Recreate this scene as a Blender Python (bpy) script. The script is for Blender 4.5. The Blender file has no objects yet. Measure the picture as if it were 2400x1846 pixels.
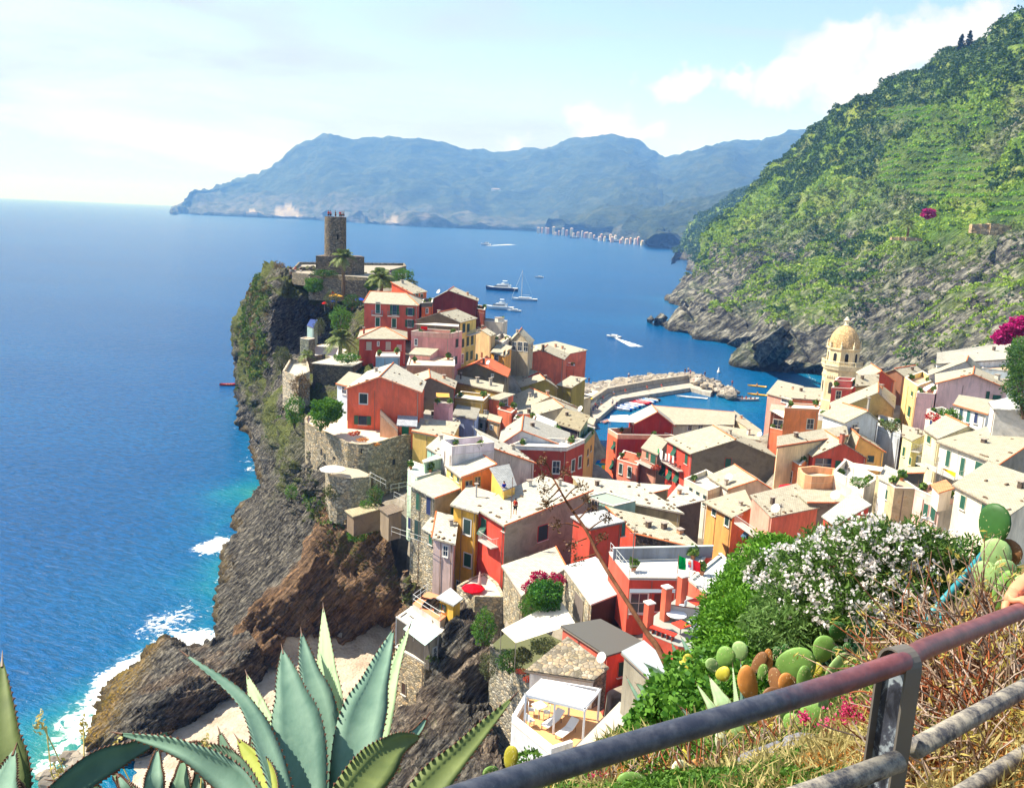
import bpy, math, random
import numpy as np
from mathutils import Vector, noise, Matrix
R = random.Random(7)
NR = np.random.default_rng(7)
sc = bpy.context.scene
COL = sc.collection
# ---------------------------------------------------------------- camera
F = 2033.; EYE = 58.; PIT = math.radians(11.4); ROL = math.radians(2.52)
_fw = np.array([0, math.cos(PIT), -math.sin(PIT)]); _r0 = np.array([1., 0, 0]); _u0 = np.array([0, math.sin(PIT), math.cos(PIT)])
_r = math.cos(ROL)*_r0+math.sin(ROL)*_u0; _u = -math.sin(ROL)*_r0+math.cos(ROL)*_u0
EP = np.array([0, 0, EYE])
cam = bpy.data.cameras.new('camera'); cob = bpy.data.objects.new('camera', cam); COL.objects.link(cob)
cam.sensor_width = 36; cam.sensor_fit = 'HORIZONTAL'; cam.lens = 36*F/2400; cam.clip_start = .1; cam.clip_end = 120000
m = Matrix.Identity(4)
for i in range(3):
    m[i][0] = _r[i]; m[i][1] = _u[i]; m[i][2] = -_fw[i]
m.translation = Vector((0, 0, EYE))
cob.matrix_world = m
sc.camera = cob
# ---------------------------------------------------------------- light
SAZ, SEL = math.radians(-78), math.radians(50)
sdir = Vector((math.sin(SAZ)*math.cos(SEL), math.cos(SAZ)*math.cos(SEL), math.sin(SEL)))
sl = bpy.data.lights.new('sun', 'SUN'); sl.energy = 3.9; sl.angle = math.radians(.5); sl.color = (1, .95, .86)
so = bpy.data.objects.new('sun', sl); COL.objects.link(so)
so.rotation_euler = sdir.to_track_quat('Z', 'Y').to_euler()
sc.view_settings.view_transform = 'Standard'; sc.view_settings.look = 'None'; sc.view_settings.gamma = 1
sc.view_settings.exposure = 1.46
sc.cycles.max_bounces = 6; sc.cycles.diffuse_bounces = 2; sc.cycles.glossy_bounces = 2; sc.cycles.transmission_bounces = 3
sc.cycles.volume_bounces = 0; sc.cycles.transparent_max_bounces = 6
sc.cycles.use_denoising = True
w = bpy.data.worlds.new('World'); sc.world = w; w.use_nodes = True
wn = w.node_tree.nodes; wl = w.node_tree.links
for n in list(wn): wn.remove(n)
def N(t, nodes, **kw):
    n = nodes.new(t)
    for k, v in kw.items():
        if k.startswith('i_'):
            k = k[2:]
            n.inputs[int(k) if k.isdigit() else k].default_value = v
        else: setattr(n, k, v)
    return n
out = N('ShaderNodeOutputWorld', wn)
sky = N('ShaderNodeTexSky', wn, sky_type='NISHITA', sun_disc=False, sun_elevation=SEL, sun_rotation=SAZ, air_density=1.0, dust_density=1.2, ozone_density=1.5)
bg = N('ShaderNodeBackground', wn, i_Strength=.092)
wl.new(sky.outputs[0], bg.inputs[0])
cl = N('ShaderNodeBackground', wn, i_Color=(.86, .94, 1, 1), i_Strength=.295)
cu = N('ShaderNodeBackground', wn, i_Color=(1, .995, .985, 1), i_Strength=.38)
geo = N('ShaderNodeTexCoord', wn)
mix = N('ShaderNodeMixShader', wn)
def rdir(x, y):
    v = _fw+(x-1200)/F*_r-(y-923)/F*_u
    return v/np.linalg.norm(v)
def wmath(op, a, b=None, clamp=False):
    n = N('ShaderNodeMath', wn, operation=op, use_clamp=clamp)
    for i, q in enumerate((a, b)):
        if q is None: continue
        if isinstance(q, (int, float)): n.inputs[i].default_value = q
        else: wl.new(q, n.inputs[i])
    return n.outputs[0]
# thin high veil: noise stretched level, thick to the west (over the open sea), thinner inland
mp = N('ShaderNodeMapping', wn); mp.inputs['Scale'].default_value = (1.6, 1.6, 9.)
mp.inputs['Rotation'].default_value = (0, math.radians(6), 0)
wl.new(geo.outputs['Generated'], mp.inputs['Vector'])
ns = N('ShaderNodeTexNoise', wn, i_Scale=1.9, i_Detail=6., i_Roughness=.55, i_Distortion=.35); wl.new(mp.outputs[0], ns.inputs['Vector'])
sep = N('ShaderNodeSeparateXYZ', wn); wl.new(geo.outputs['Generated'], sep.inputs[0])
west = wmath('MULTIPLY_ADD', sep.outputs[0], -1.05); west.node.inputs[2].default_value = .28
veil = wmath('MULTIPLY', wmath('SUBTRACT', ns.outputs[0], .51), 3.6)
low = wmath('MULTIPLY', wmath('SUBTRACT', .17, sep.outputs[2]), 1.3, True)
cov = wmath('ADD', wmath('ADD', veil, west), low)
cov = wmath('MULTIPLY', cov, 1.0, True)
# cumulus heaps: lobed blobs in fixed compass directions
bn = N('ShaderNodeTexNoise', wn, i_Scale=16., i_Detail=5., i_Roughness=.6); wl.new(geo.outputs['Generated'], bn.inputs['Vector'])
vm = N('ShaderNodeVectorMath', wn, operation='MULTIPLY_ADD')
wl.new(bn.outputs['Color'], vm.inputs[0]); vm.inputs[1].default_value = (.10, .10, .10)
wl.new(geo.outputs['Generated'], vm.inputs[2])
tot = None
for (x, y, rx) in [(1930, 150, .052), (2000, 105, .045), (1840, 195, .042), (2060, 190, .05), (2160, 130, .05), (2260, 90, .055), (1640, 180, .034), (1570, 205, .03), (1720, 190, .03), (1360, 290, .03), (1430, 300, .04), (1500, 320, .03), (1190, 340, .03), (2000, 210, .05)]:
    dv = rdir(x, y)
    dn = N('ShaderNodeVectorMath', wn, operation='SUBTRACT'); wl.new(vm.outputs[0], dn.inputs[0]); dn.inputs[1].default_value = tuple(dv+np.array([.05, .05, .05]))
    sc2 = N('ShaderNodeVectorMath', wn, operation='MULTIPLY'); wl.new(dn.outputs[0], sc2.inputs[0]); sc2.inputs[1].default_value = (1, 1, 1.5)
    ln = N('ShaderNodeVectorMath', wn, operation='LENGTH'); wl.new(sc2.outputs[0], ln.inputs[0])
    b = wmath('MULTIPLY', wmath('SUBTRACT', 1.0, wmath('DIVIDE', ln.outputs['Value'], rx)), 2.2, True)
    tot = b if tot is None else wmath('MAXIMUM', tot, b)
wl.new(wmath('MULTIPLY', cov, .84), mix.inputs[0]); wl.new(bg.outputs[0], mix.inputs[1]); wl.new(cl.outputs[0], mix.inputs[2])
mx2 = N('ShaderNodeMixShader', wn); wl.new(tot, mx2.inputs[0]); wl.new(mix.outputs[0], mx2.inputs[1]); wl.new(cu.outputs[0], mx2.inputs[2]); wl.new(mx2.outputs[0], out.inputs[0])
# ---------------------------------------------------------------- placing helpers: a direction seen from the path plus a ground distance or a height above the sea
def ray(x, y): return _fw+(x-1200)/F*_r-(y-923)/F*_u
def P(x, y, d):
    v = ray(x, y); return EP+v*d/math.hypot(v[0], v[1])
def Z(x, y, z):
    v = ray(x, y); return EP+v*(z-EYE)/v[2]
ZN = {0: (0, 0, 1), 2: (800, 640, 4.368), 3: (680, 850, 4.368), 4: (1000, 940, 4.368), 5: (1380, 880, 4.368), 6: (1750, 720, 3.36), 7: (1200, 800, 3.64), 8: (900, 1120, 4.368),
      11: (540, 480, 4.368), 15: (900, 1390, 3.64), 16: (1180, 1240, 4.2), 17: (1500, 1150, 3.64), 18: (1400, 1446, 4.2), 19: (1900, 1150, 4.2), 20: (1900, 1446, 4.2), 14: (500, 1390, 3.64)}
def px(zone, p):
    a, b, s = ZN[zone]; return (a+p[0]/s, b+p[1]/s)
# ---------------------------------------------------------------- object helpers
ORG = {}
def link(o, parent=None):
    COL.objects.link(o)
    if parent is not None: o.parent = parent
    return o
def tag(o, label=None, cat=None, group=None, kind=None):
    if label: o['label'] = label
    if cat: o['category'] = cat
    if group: o['group'] = group
    if kind: o['kind'] = kind
    return o
def thing(name, label, cat, loc=(0, 0, 0), group=None):
    o = bpy.data.objects.new(name, None); o.location = tuple(float(q) for q in loc); o.empty_display_size = .2
    link(o); ORG[o.name] = np.array(loc, float); return tag(o, label, cat, group)
def mobj(name, V, Fc, mat, parent=None, smooth=False, kind=None, attrs=None, mi=None):
    V = np.asarray(V, float).reshape(-1, 3)
    org = ORG.get(parent.name, np.zeros(3)) if parent is not None else np.zeros(3)
    me = bpy.data.meshes.new(name)
    if isinstance(Fc, np.ndarray):
        k = Fc.shape[1]
        me.vertices.add(len(V)); me.vertices.foreach_set('co', (V-org).astype(np.float32).ravel())
        me.loops.add(Fc.size); me.loops.foreach_set('vertex_index', Fc.astype(np.int32).ravel())
        me.polygons.add(len(Fc)); me.polygons.foreach_set('loop_start', np.arange(0, Fc.size, k, dtype=np.int32))
        me.update(calc_edges=True)
    else:
        me.from_pydata([tuple(q) for q in (V-org)], [], [tuple(f) for f in Fc]); me.update()
    for q in (mat if isinstance(mat, (list, tuple)) else [mat]): me.materials.append(q)
    if mi is not None: me.polygons.foreach_set('material_index', np.asarray(mi, dtype=np.int32))
    if smooth: me.polygons.foreach_set('use_smooth', [True]*len(me.polygons))
    if attrs:
        for k, v in attrs.items():
            at = me.attributes.new(k, 'FLOAT', 'POINT'); at.data.foreach_set('value', np.asarray(v, np.float32))
    o = bpy.data.objects.new(name, me); link(o, parent); ORG[o.name] = org
    if kind: o['kind'] = kind
    return o
class MB:
    def __init__(s): s.V = []; s.F = []
    def add(s, V, Fc):
        n = len(s.V); s.V += [tuple(q) for q in V]; s.F += [tuple(i+n for i in f) for f in Fc]; return s
    def box(s, c, sx, sy, sz, rz=0., ax=None):
        """box centred on c; ax optional 3 axes"""
        if ax is None: ax = (np.array([math.cos(rz), math.sin(rz), 0]), np.array([-math.sin(rz), math.cos(rz), 0]), np.array([0, 0, 1.]))
        c = np.array(c, float); V = []
        for k in (-.5, .5):
            for (i, j) in ((-.5, -.5), (.5, -.5), (.5, .5), (-.5, .5)): V.append(c+ax[0]*sx*i+ax[1]*sy*j+ax[2]*sz*k)
        return s.add(V, [(3, 2, 1, 0), (4, 5, 6, 7), (0, 1, 5, 4), (1, 2, 6, 5), (2, 3, 7, 6), (3, 0, 4, 7)])
    def tube(s, pts, rad, n=8, cap=True):
        pts = [np.array(p, float) for p in pts]; rad = rad if isinstance(rad, (list, tuple, np.ndarray)) else [rad]*len(pts)
        V = []; Fc = []; up = None
        for i, p in enumerate(pts):
            t = (pts[min(i+1, len(pts)-1)]-pts[max(i-1, 0)]); t = t/(np.linalg.norm(t)+1e-9)
            if up is None: up = np.array([0, 0, 1.]) if abs(t[2]) < .9 else np.array([1., 0, 0])
            a = np.cross(t, up); a /= np.linalg.norm(a)+1e-9; b = np.cross(t, a); up = -b if np.dot(-b, up) > 0 else b
            for k in range(n):
                q = 2*math.pi*k/n; V.append(p+rad[i]*(a*math.cos(q)+b*math.sin(q)))
        for i in range(len(pts)-1):
            for k in range(n):
                Fc.append((i*n+k, i*n+(k+1) % n, (i+1)*n+(k+1) % n, (i+1)*n+k))
        if cap: Fc += [tuple(range(n))[::-1], tuple(range((len(pts)-1)*n, len(pts)*n))]
        return s.add(V, Fc)
    def prism(s, poly, z0, z1):
        n = len(poly); V = [(p[0], p[1], z0) for p in poly]+[(p[0], p[1], z1) for p in poly]
        return s.add(V, [tuple(range(n))[::-1], tuple(range(n, 2*n))]+[(i, (i+1) % n, n+(i+1) % n, n+i) for i in range(n)])
    def slab(s, poly, th):
        """thick sheet, poly given as 3D points, thickness downwards"""
        n = len(poly); V = [tuple(p) for p in poly]+[(p[0], p[1], p[2]-th) for p in poly]
        return s.add(V, [tuple(range(n)), tuple(range(n, 2*n))[::-1]]+[(i, n+i, n+(i+1) % n, (i+1) % n) for i in range(n)])
    def build(s, name, mat, parent=None, smooth=False, kind=None): return mobj(name, s.V, s.F, mat, parent, smooth, kind)
# ---------------------------------------------------------------- materials
MC = {}
def lin(c):
    return tuple((q/12.92 if q <= .04045 else ((q+.055)/1.055)**2.4) for q in c)
def rgb(r, g, b): return lin((r/255., g/255., b/255.))
class NT:
    def __init__(s, name, rough=.8, spec=.3):
        s.m = bpy.data.materials.new(name); s.m.use_nodes = True; s.n = s.m.node_tree.nodes; s.l = s.m.node_tree.links
        s.b = s.n['Principled BSDF']; s.b.inputs['Roughness'].default_value = rough; s.b.inputs['Specular IOR Level'].default_value = spec
        s._c = None
    def coord(s, kind='Object'):
        if kind == 'World':
            g = s.n.new('ShaderNodeNewGeometry'); return g.outputs['Position']
        if s._c is None: s._c = s.n.new('ShaderNodeTexCoord')
        return s._c.outputs[kind]
    def mapn(s, vec, scale=(1, 1, 1), rot=(0, 0, 0), loc=(0, 0, 0)):
        if any(rot) and len(set(scale)) > 1:
            q0 = s.n.new('ShaderNodeMapping'); s.l.new(vec, q0.inputs[0]); q0.inputs['Rotation'].default_value = rot; vec = q0.outputs[0]; rot = (0, 0, 0)
        q = s.n.new('ShaderNodeMapping'); s.l.new(vec, q.inputs[0]); q.inputs['Scale'].default_value = scale; q.inputs['Rotation'].default_value = rot; q.inputs['Location'].default_value = loc
        return q.outputs[0]
    def noise(s, vec, scale=1., detail=4., rough=.6, dist=0.):
        q = s.n.new('ShaderNodeTexNoise'); s.l.new(vec, q.inputs['Vector'])
        q.inputs['Scale'].default_value = scale; q.inputs['Detail'].default_value = detail; q.inputs['Roughness'].default_value = rough; q.inputs['Distortion'].default_value = dist
        return q.outputs[0]
    def vor(s, vec, scale, feature='F1', out='Distance', rnd=1.):
        q = s.n.new('ShaderNodeTexVoronoi'); q.feature = feature; s.l.new(vec, q.inputs['Vector']); q.inputs['Scale'].default_value = scale; q.inputs['Randomness'].default_value = rnd
        return q.outputs[out]
    def ramp(s, fac, stops, interp='LINEAR'):
        q = s.n.new('ShaderNodeValToRGB'); s.l.new(fac, q.inputs[0]); e = q.color_ramp.elements; q.color_ramp.interpolation = interp
        while len(e) < len(stops): e.new(.5)
        for i, (p, c) in enumerate(stops):
            e[i].position = p; e[i].color = tuple(c)+(1,) if not isinstance(c, (int, float)) else (c, c, c, 1)
        return q.outputs[0]
    def mix(s, fac, a, b, mode='MIX'):
        q = s.n.new('ShaderNodeMix'); q.data_type = 'RGBA'; q.blend_type = mode
        for sock, v in ((q.inputs['Factor'], fac), (q.inputs['A'], a), (q.inputs['B'], b)):
            if hasattr(v, 'links'): s.l.new(v, sock)
            elif isinstance(v, (int, float)): sock.default_value = v if sock.name == 'Factor' else (v, v, v, 1)
            else: sock.default_value = tuple(v)+(1,) if len(v) == 3 else v
        return q.outputs['Result']
    def math(s, op, a, b=None, clamp=False):
        q = s.n.new('ShaderNodeMath'); q.operation = op; q.use_clamp = clamp
        for i, v in enumerate((a, b)):
            if v is None: continue
            if hasattr(v, 'links'): s.l.new(v, q.inputs[i])
            else: q.inputs[i].default_value = v
        return q.outputs[0]
    def attr(s, name):
        q = s.n.new('ShaderNodeAttribute'); q.attribute_name = name; return q.outputs['Fac']
    def col(s, c):
        if hasattr(c, 'links'): s.l.new(c, s.b.inputs['Base Color'])
        else: s.b.inputs['Base Color'].default_value = tuple(c)+(1,)
        return s
    def bump(s, h, strength=.5, dist=.1):
        q = s.n.new('ShaderNodeBump'); s.l.new(h, q.inputs['Height']); q.inputs['Strength'].default_value = strength; q.inputs['Distance'].default_value = dist
        s.l.new(q.outputs[0], s.b.inputs['Normal']); return s
def mul(c, k): return tuple(min(1, q*k) for q in c)
def cached(f):
    def g(*a):
        k = (f.__name__,)+a
        if k not in MC: MC[k] = f(*a)
        return MC[k]
    return g
@cached
def plaster(c, dirt=.62):
    lm = .3*c[0]+.6*c[1]+.1*c[2]; c = tuple(min(.82, q*.88+lm*.08+k_) for q, k_ in zip(c, (.035, .022, .010)))
    t = NT('plaster', .9, .15); v = t.coord('World')
    big = t.noise(t.mapn(v, (1, 1, .45)), .55, 5, .65, .6); fine = t.noise(v, 7., 4, .6)
    base = t.mix(t.ramp(big, [(.35, 0.), (.72, 1.)]), mul(c, 1.08), mul(c, 1-dirt*.62))
    streak = t.noise(t.mapn(v, (2.2, 2.2, .12)), 1.3, 5, .7)
    base = t.mix(t.math('MULTIPLY', t.ramp(streak, [(.52, 0.), (.75, 1.)]), dirt), base, (.22*c[0]+.10, .22*c[1]+.09, .22*c[2]+.07))
    base = t.mix(t.math('MULTIPLY', t.ramp(fine, [(.45, 0.), (.7, 1.)]), .18), base, mul(c, .7))
    t.col(base); t.bump(fine, .25, .05); return t.m
@cached
def stucco_old(c):
    t = NT('weathered_render', .95, .1); v = t.coord('World')
    big = t.noise(v, .5, 6, .7, 1.2); f = t.noise(v, 5, 5, .7)
    base = t.ramp(big, [(.3, mul(c, .62)), (.45, c), (.58, mul(c, 1.25)), (.7, (c[0]*1.1, c[1]*.85, c[2]*.6))])
    base = t.mix(t.math('MULTIPLY', f, .5), base, mul(c, .55)); t.col(base); t.bump(f, .5, .08); return t.m
@cached
def slate(c, tint=1.):
    t = NT('slate_tiles', .85, .2); v = t.coord('World')
    b = t.n.new('ShaderNodeTexBrick'); t.l.new(t.mapn(v, (1, 1, 0), (0, 0, .35)), b.inputs['Vector'])
    b.inputs['Scale'].default_value = 1.15; b.inputs['Color1'].default_value = tuple(mul(c, 1.1))+(1,); b.inputs['Color2'].default_value = tuple(mul(c, .74))+(1,)
    b.inputs['Mortar'].default_value = tuple(mul(c, .45))+(1,); b.inputs['Mortar Size'].default_value = .03; b.inputs['Bias'].default_value = -.1
    big = t.noise(v, .45, 5, .65); f = t.noise(v, 6, 4, .7)
    base = t.mix(t.ramp(big, [(.42, 0.), (.75, .5)]), b.outputs[0], (c[0]*.7, c[1]*.72, c[2]*.68))
    base = t.mix(t.ramp(f, [(.5, 0.), (.78, .5)]), base, mul(c, .5))
    t.col(base); t.bump(t.math('ADD', b.outputs['Fac'], t.math('MULTIPLY', f, -.6)), -.5, .04); return t.m
@cached
def rubble(c, sc_=2.4):
    t = NT('rubble_masonry', .95, .1); v = t.coord('World')
    vv = t.mapn(v, (1, 1, 1.5)); e = t.vor(vv, sc_, 'DISTANCE_TO_EDGE'); cc = t.vor(vv, sc_, 'F1', 'Color')
    g = t.n.new('ShaderNodeRGBToBW'); t.l.new(cc, g.inputs[0])
    st = t.ramp(g.outputs[0], [(.15, mul(c, .5)), (.45, mul(c, .95)), (.62, (c[0]*1.25, c[1]*1.05, c[2]*.8)), (.85, mul(c, 1.45))])
    base = t.mix(t.ramp(e, [(.02, 0.), (.09, 1.)]), mul(c, .4), st); f = t.noise(v, .5, 5, .7)
    base = t.mix(t.ramp(f, [(.48, 0.), (.72, .6)]), base, (c[0]*.45, c[1]*.48, c[2]*.36))
    t.col(base); t.bump(e, .9, .12); return t.m
@cached
def flat(c, rough=.6, spec=.3):
    t = NT('paint', rough, spec); v = t.coord('World'); f = t.noise(v, 9., 3, .6)
    t.col(t.mix(t.math('MULTIPLY', f, .35), c, mul(c, .72))); return t.m
@cached
def cloth(c):
    t = NT('fabric', .9, .1); v = t.coord('World'); f = t.noise(v, 3., 3, .6)
    t.col(t.mix(t.math('MULTIPLY', f, .3), c, mul(c, .8)))
    tr = t.n.new('ShaderNodeBsdfTranslucent'); tr.inputs[0].default_value = tuple(c)+(1,)
    ms = t.n.new('ShaderNodeMixShader'); ms.inputs[0].default_value = .3
    t.l.new(t.b.outputs[0], ms.inputs[1]); t.l.new(tr.outputs[0], ms.inputs[2]); t.l.new(ms.outputs[0], t.n['Material Output'].inputs[0])
    return t.m
@cached
def shutter(c):
    t = NT('louvred_shutter', .55, .4); v = t.coord('World')
    w_ = t.n.new('ShaderNodeTexWave'); w_.bands_direction = 'Z'; w_.inputs['Scale'].default_value = 2.6; t.l.new(v, w_.inputs['Vector'])
    t.col(t.mix(w_.outputs[0], mul(c, .55), mul(c, 1.15))); t.bump(w_.outputs[0], .8, .03); return t.m
@cached
def glass(k=0):
    t = NT('window_glass', .08, .6); v = t.coord('World'); t.col(t.mix(t.noise(v, 1.5, 2), (.012, .018, .03), (.05, .07, .10))); return t.m
@cached
def metal(c, rough=.45):
    t = NT('painted_metal', rough, .5); v = t.coord('World'); f = t.noise(v, 30, 4, .7)
    t.col(t.mix(t.ramp(f, [(.5, 0.), (.7, .7)]), c, mul(c, .5))); return t.m
@cached
def clay(c=(.62, .17, .06)):
    t = NT('terracotta', .85, .2); v = t.coord('World'); f = t.noise(v, 5., 4, .7)
    t.col(t.ramp(f, [(.3, mul(c, .6)), (.5, c), (.7, mul(c, 1.35))])); t.bump(f, .4, .03); return t.m
@cached
def claytile(k=0):
    t = NT('red_pantiles', .8, .2); v = t.coord('World')
    w_ = t.n.new('ShaderNodeTexWave'); w_.bands_direction = 'X'; w_.inputs['Scale'].default_value = .9; t.l.new(t.mapn(v, (1, 1, 1), (0, 0, .5)), w_.inputs['Vector'])
    t.col(t.mix(w_.outputs[0], (.42, .07, .03), (.85, .22, .09))); t.bump(w_.outputs[0], .8, .08); return t.m
@cached
def leafmat(c, c2, tr=.35):
    t = NT('leaves', .6, .25); v = t.coord('World'); f = t.noise(v, 1.3, 3, .6)
    g = t.n.new('ShaderNodeNewGeometry')
    base = t.mix(g.outputs['Random Per Island'], c, c2); base = t.mix(t.math('MULTIPLY', f, .5), base, mul(c, .5)); t.col(base)
    trn = t.n.new('ShaderNodeBsdfTranslucent'); t.l.new(base, trn.inputs[0])
    ms = t.n.new('ShaderNodeMixShader'); ms.inputs[0].default_value = tr
    t.l.new(t.b.outputs[0], ms.inputs[1]); t.l.new(trn.outputs[0], ms.inputs[2]); t.l.new(ms.outputs[0], t.n['Material Output'].inputs[0])
    return t.m
@cached
def bark(c=(.16, .11, .07)):
    t = NT('bark', .95, .1); v = t.coord('World'); f = t.noise(t.mapn(v, (1, 1, .25)), 14., 5, .7)
    t.col(t.ramp(f, [(.3, mul(c, .45)), (.6, c), (.8, mul(c, 1.7))])); t.bump(f, .7, .02); return t.m
@cached
def rockmat(kind):
    t = NT('rock', .92, .15); v = t.coord('World')
    rot = {'slab': (.25, .85, .3), 'hill': (.35, .62, .2), 'far': (0, 0, 0), 'right': (.5, .3, .6)}.get(kind, (0, .5, 0))
    sc_ = {'far': .012, 'hill': .17}.get(kind, .8)
    st = t.noise(t.mapn(v, (sc_*.8, sc_*.8, sc_*(4.6 if kind == 'slab' else 2.8)), rot), 1., 6, .68, .5)
    st2 = t.noise(t.mapn(v, (sc_*2.4, sc_*2.4, sc_*11), rot), 1., 4, .6, .8)
    big = t.noise(v, sc_*.22, 5, .6, .5)
    crack = t.vor(t.mapn(v, (1, 1, .6), rot), sc_*1.2, 'DISTANCE_TO_EDGE')
    if kind == 'slab':
        base = t.ramp(st, [(.36, (.012, .011, .011)), (.47, (.065, .06, .055)), (.56, (.17, .155, .13)), (.70, (.40, .36, .29))])
        base = t.mix(t.math('MULTIPLY', t.attr('rust'), 1., True), base, t.ramp(st, [(.3, (.04, .024, .016)), (.5, (.18, .115, .072)), (.7, (.48, .27, .13))]))
        base = t.mix(t.attr('green'), base, t.ramp(st2, [(.3, (.03, .05, .012)), (.7, (.20, .22, .05))]))
        base = t.mix(t.math('MULTIPLY', t.attr('algae'), t.ramp(st2, [(.42, 0.), (.6, 1.)])), base, (.42, .26, .03))
    elif kind == 'hill':
        base = t.ramp(st, [(.38, (.022, .022, .026)), (.50, (.10, .098, .085)), (.58, (.26, .25, .20)), (.70, (.46, .43, .36))])
        g = t.ramp(big, [(.34, (.05, .11, .02)), (.5, (.14, .24, .03)), (.64, (.27, .34, .06)), (.75, (.22, .20, .08))])
        gm = t.math('MULTIPLY_ADD', t.noise(v, .035, 5, .65), 1.6); gm.node.inputs[2].default_value = -.85
        base = t.mix(t.math('ADD', gm, t.attr('green'), True), base, g)
        base = t.mix(t.attr('soil'), base, t.ramp(big, [(.4, (.06, .11, .025)), (.6, (.12, .17, .04))]))
    elif kind == 'far':
        base = t.ramp(t.noise(v, .012, 6, .7), [(.3, (.008, .016, .012)), (.5, (.025, .042, .022)), (.65, (.06, .075, .04))])
        base = t.mix(t.math('MULTIPLY', t.attr('rock'), t.ramp(t.noise(v, .02, 6, .7), [(.42, 0.), (.6, 1.)])), base, (.13, .125, .11))
        base = t.mix(t.attr('scree'), base, (.30, .26, .22))
    else:
        base = t.ramp(st, [(.30, (.035, .03, .025)), (.5, (.15, .13, .105)), (.66, (.30, .26, .2)), (.78, (.42, .36, .27))])
        base = t.mix(t.attr('green'), base, (.07, .10, .025))
    wet = None
    if kind in ('slab', 'hill'):
        sp = t.n.new('ShaderNodeSeparateXYZ'); t.l.new(v, sp.inputs[0])
        wet = t.ramp(t.math('MULTIPLY', sp.outputs[2], .25 if kind == 'slab' else .12), [(.12, 1.), (.5, 0.)])
        base = t.mix(t.math('MULTIPLY', wet, .75), base, (.035, .028, .02))
    t.col(base)
    h = t.math('ADD', t.math('MULTIPLY', st, 1.), t.math('MULTIPLY', st2, .45))
    if kind != 'far': h = t.math('ADD', h, t.math('MULTIPLY', t.ramp(crack, [(0., 0.), (.15, 1.)]), .25))
    t.bump(h, 1., {'far': 25., 'hill': 3.5}.get(kind, .9)); return t.m
# ---------------------------------------------------------------- terrain
def catmull(A, n):
    """A: (k, ..., c) -> interpolated along axis 0 with n steps a span"""
    k = len(A); pad = np.concatenate([2*A[:1]-A[1:2], A, 2*A[-1:]-A[-2:-1]]); o = []
    for i in range(k-1):
        p0, p1, p2, p3 = pad[i], pad[i+1], pad[i+2], pad[i+3]
        for j in range(n):
            t = j/n; o.append(.5*((2*p1)+(-p0+p2)*t+(2*p0-5*p1+4*p2-p3)*t*t+(-p0+3*p1-3*p2+p3)*t*t*t))
    o.append(A[-1]); return np.array(o)
def gridF(nr, nc):
    i = np.arange(nr-1)[:, None]*nc+np.arange(nc-1)[None, :]
    return np.stack([i, i+1, i+nc+1, i+nc], -1).reshape(-1, 4)
def ctl(rows, add=None):
    return np.array([[(Z(c[0], c[1], float(c[2][1:])) if isinstance(c[2], str) else P(*c)) for c in r] for r in rows])
def normals(G):
    du = np.gradient(G, axis=0); dv = np.gradient(G, axis=1); n = np.cross(dv, du)
    return n/(np.linalg.norm(n, axis=-1, keepdims=True)+1e-9)
def fbm(Q, scale, oct=4, rot=None, an=(1, 1, 1)):
    Q = np.asarray(Q); S = Q.reshape(-1, 3)*scale
    if rot is not None: S = S@rot.T
    S = S*np.array(an); o = np.empty(len(S))
    f = noise.fractal
    for i, q in enumerate(S): o[i] = f(Vector(q), .9, 2.1, oct, noise_basis='PERLIN_NEW')
    return o.reshape(Q.shape[:-1])
def eul(x, y, z):
    from mathutils import Euler
    return np.array(Euler((x, y, z)).to_matrix())
def sheet(name, rows, su, sv, mat, amp, strata=None, kind='structure', attrs=None, flip=False, zclamp=None, edge=True):
    G = catmull(ctl(rows), su); G = np.swapaxes(catmull(np.swapaxes(G, 0, 1), sv), 0, 1)
    n = normals(G)
    if flip: n = -n
    base = G.copy()
    for (sc_, a, oc) in amp: G = G+n*(fbm(base, sc_, oc)*a)[..., None]
    if strata:
        for (sc_, a, rot, an) in strata:
            q = fbm(base, sc_, 3, eul(*rot), an); G = G+n*(q*a)[..., None]
    if zclamp is not None: G[..., 2] = np.where(base[..., 2] < -.5, np.minimum(G[..., 2], -1.), G[..., 2])
    V = G.reshape(-1, 3); at = {}
    if attrs:
        n2 = normals(G).reshape(-1, 3)
        for k, f in attrs.items(): at[k] = f(V, n2)
    F_ = gridF(G.shape[0], G.shape[1])
    if flip: F_ = F_[:, ::-1]
    o = mobj(name, V, F_, mat, None, True, kind, at)
    return o, G, n
def sstep(x, a, b): t = np.clip((x-a)/(b-a), 0, 1); return t*t*(3-2*t)
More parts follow.
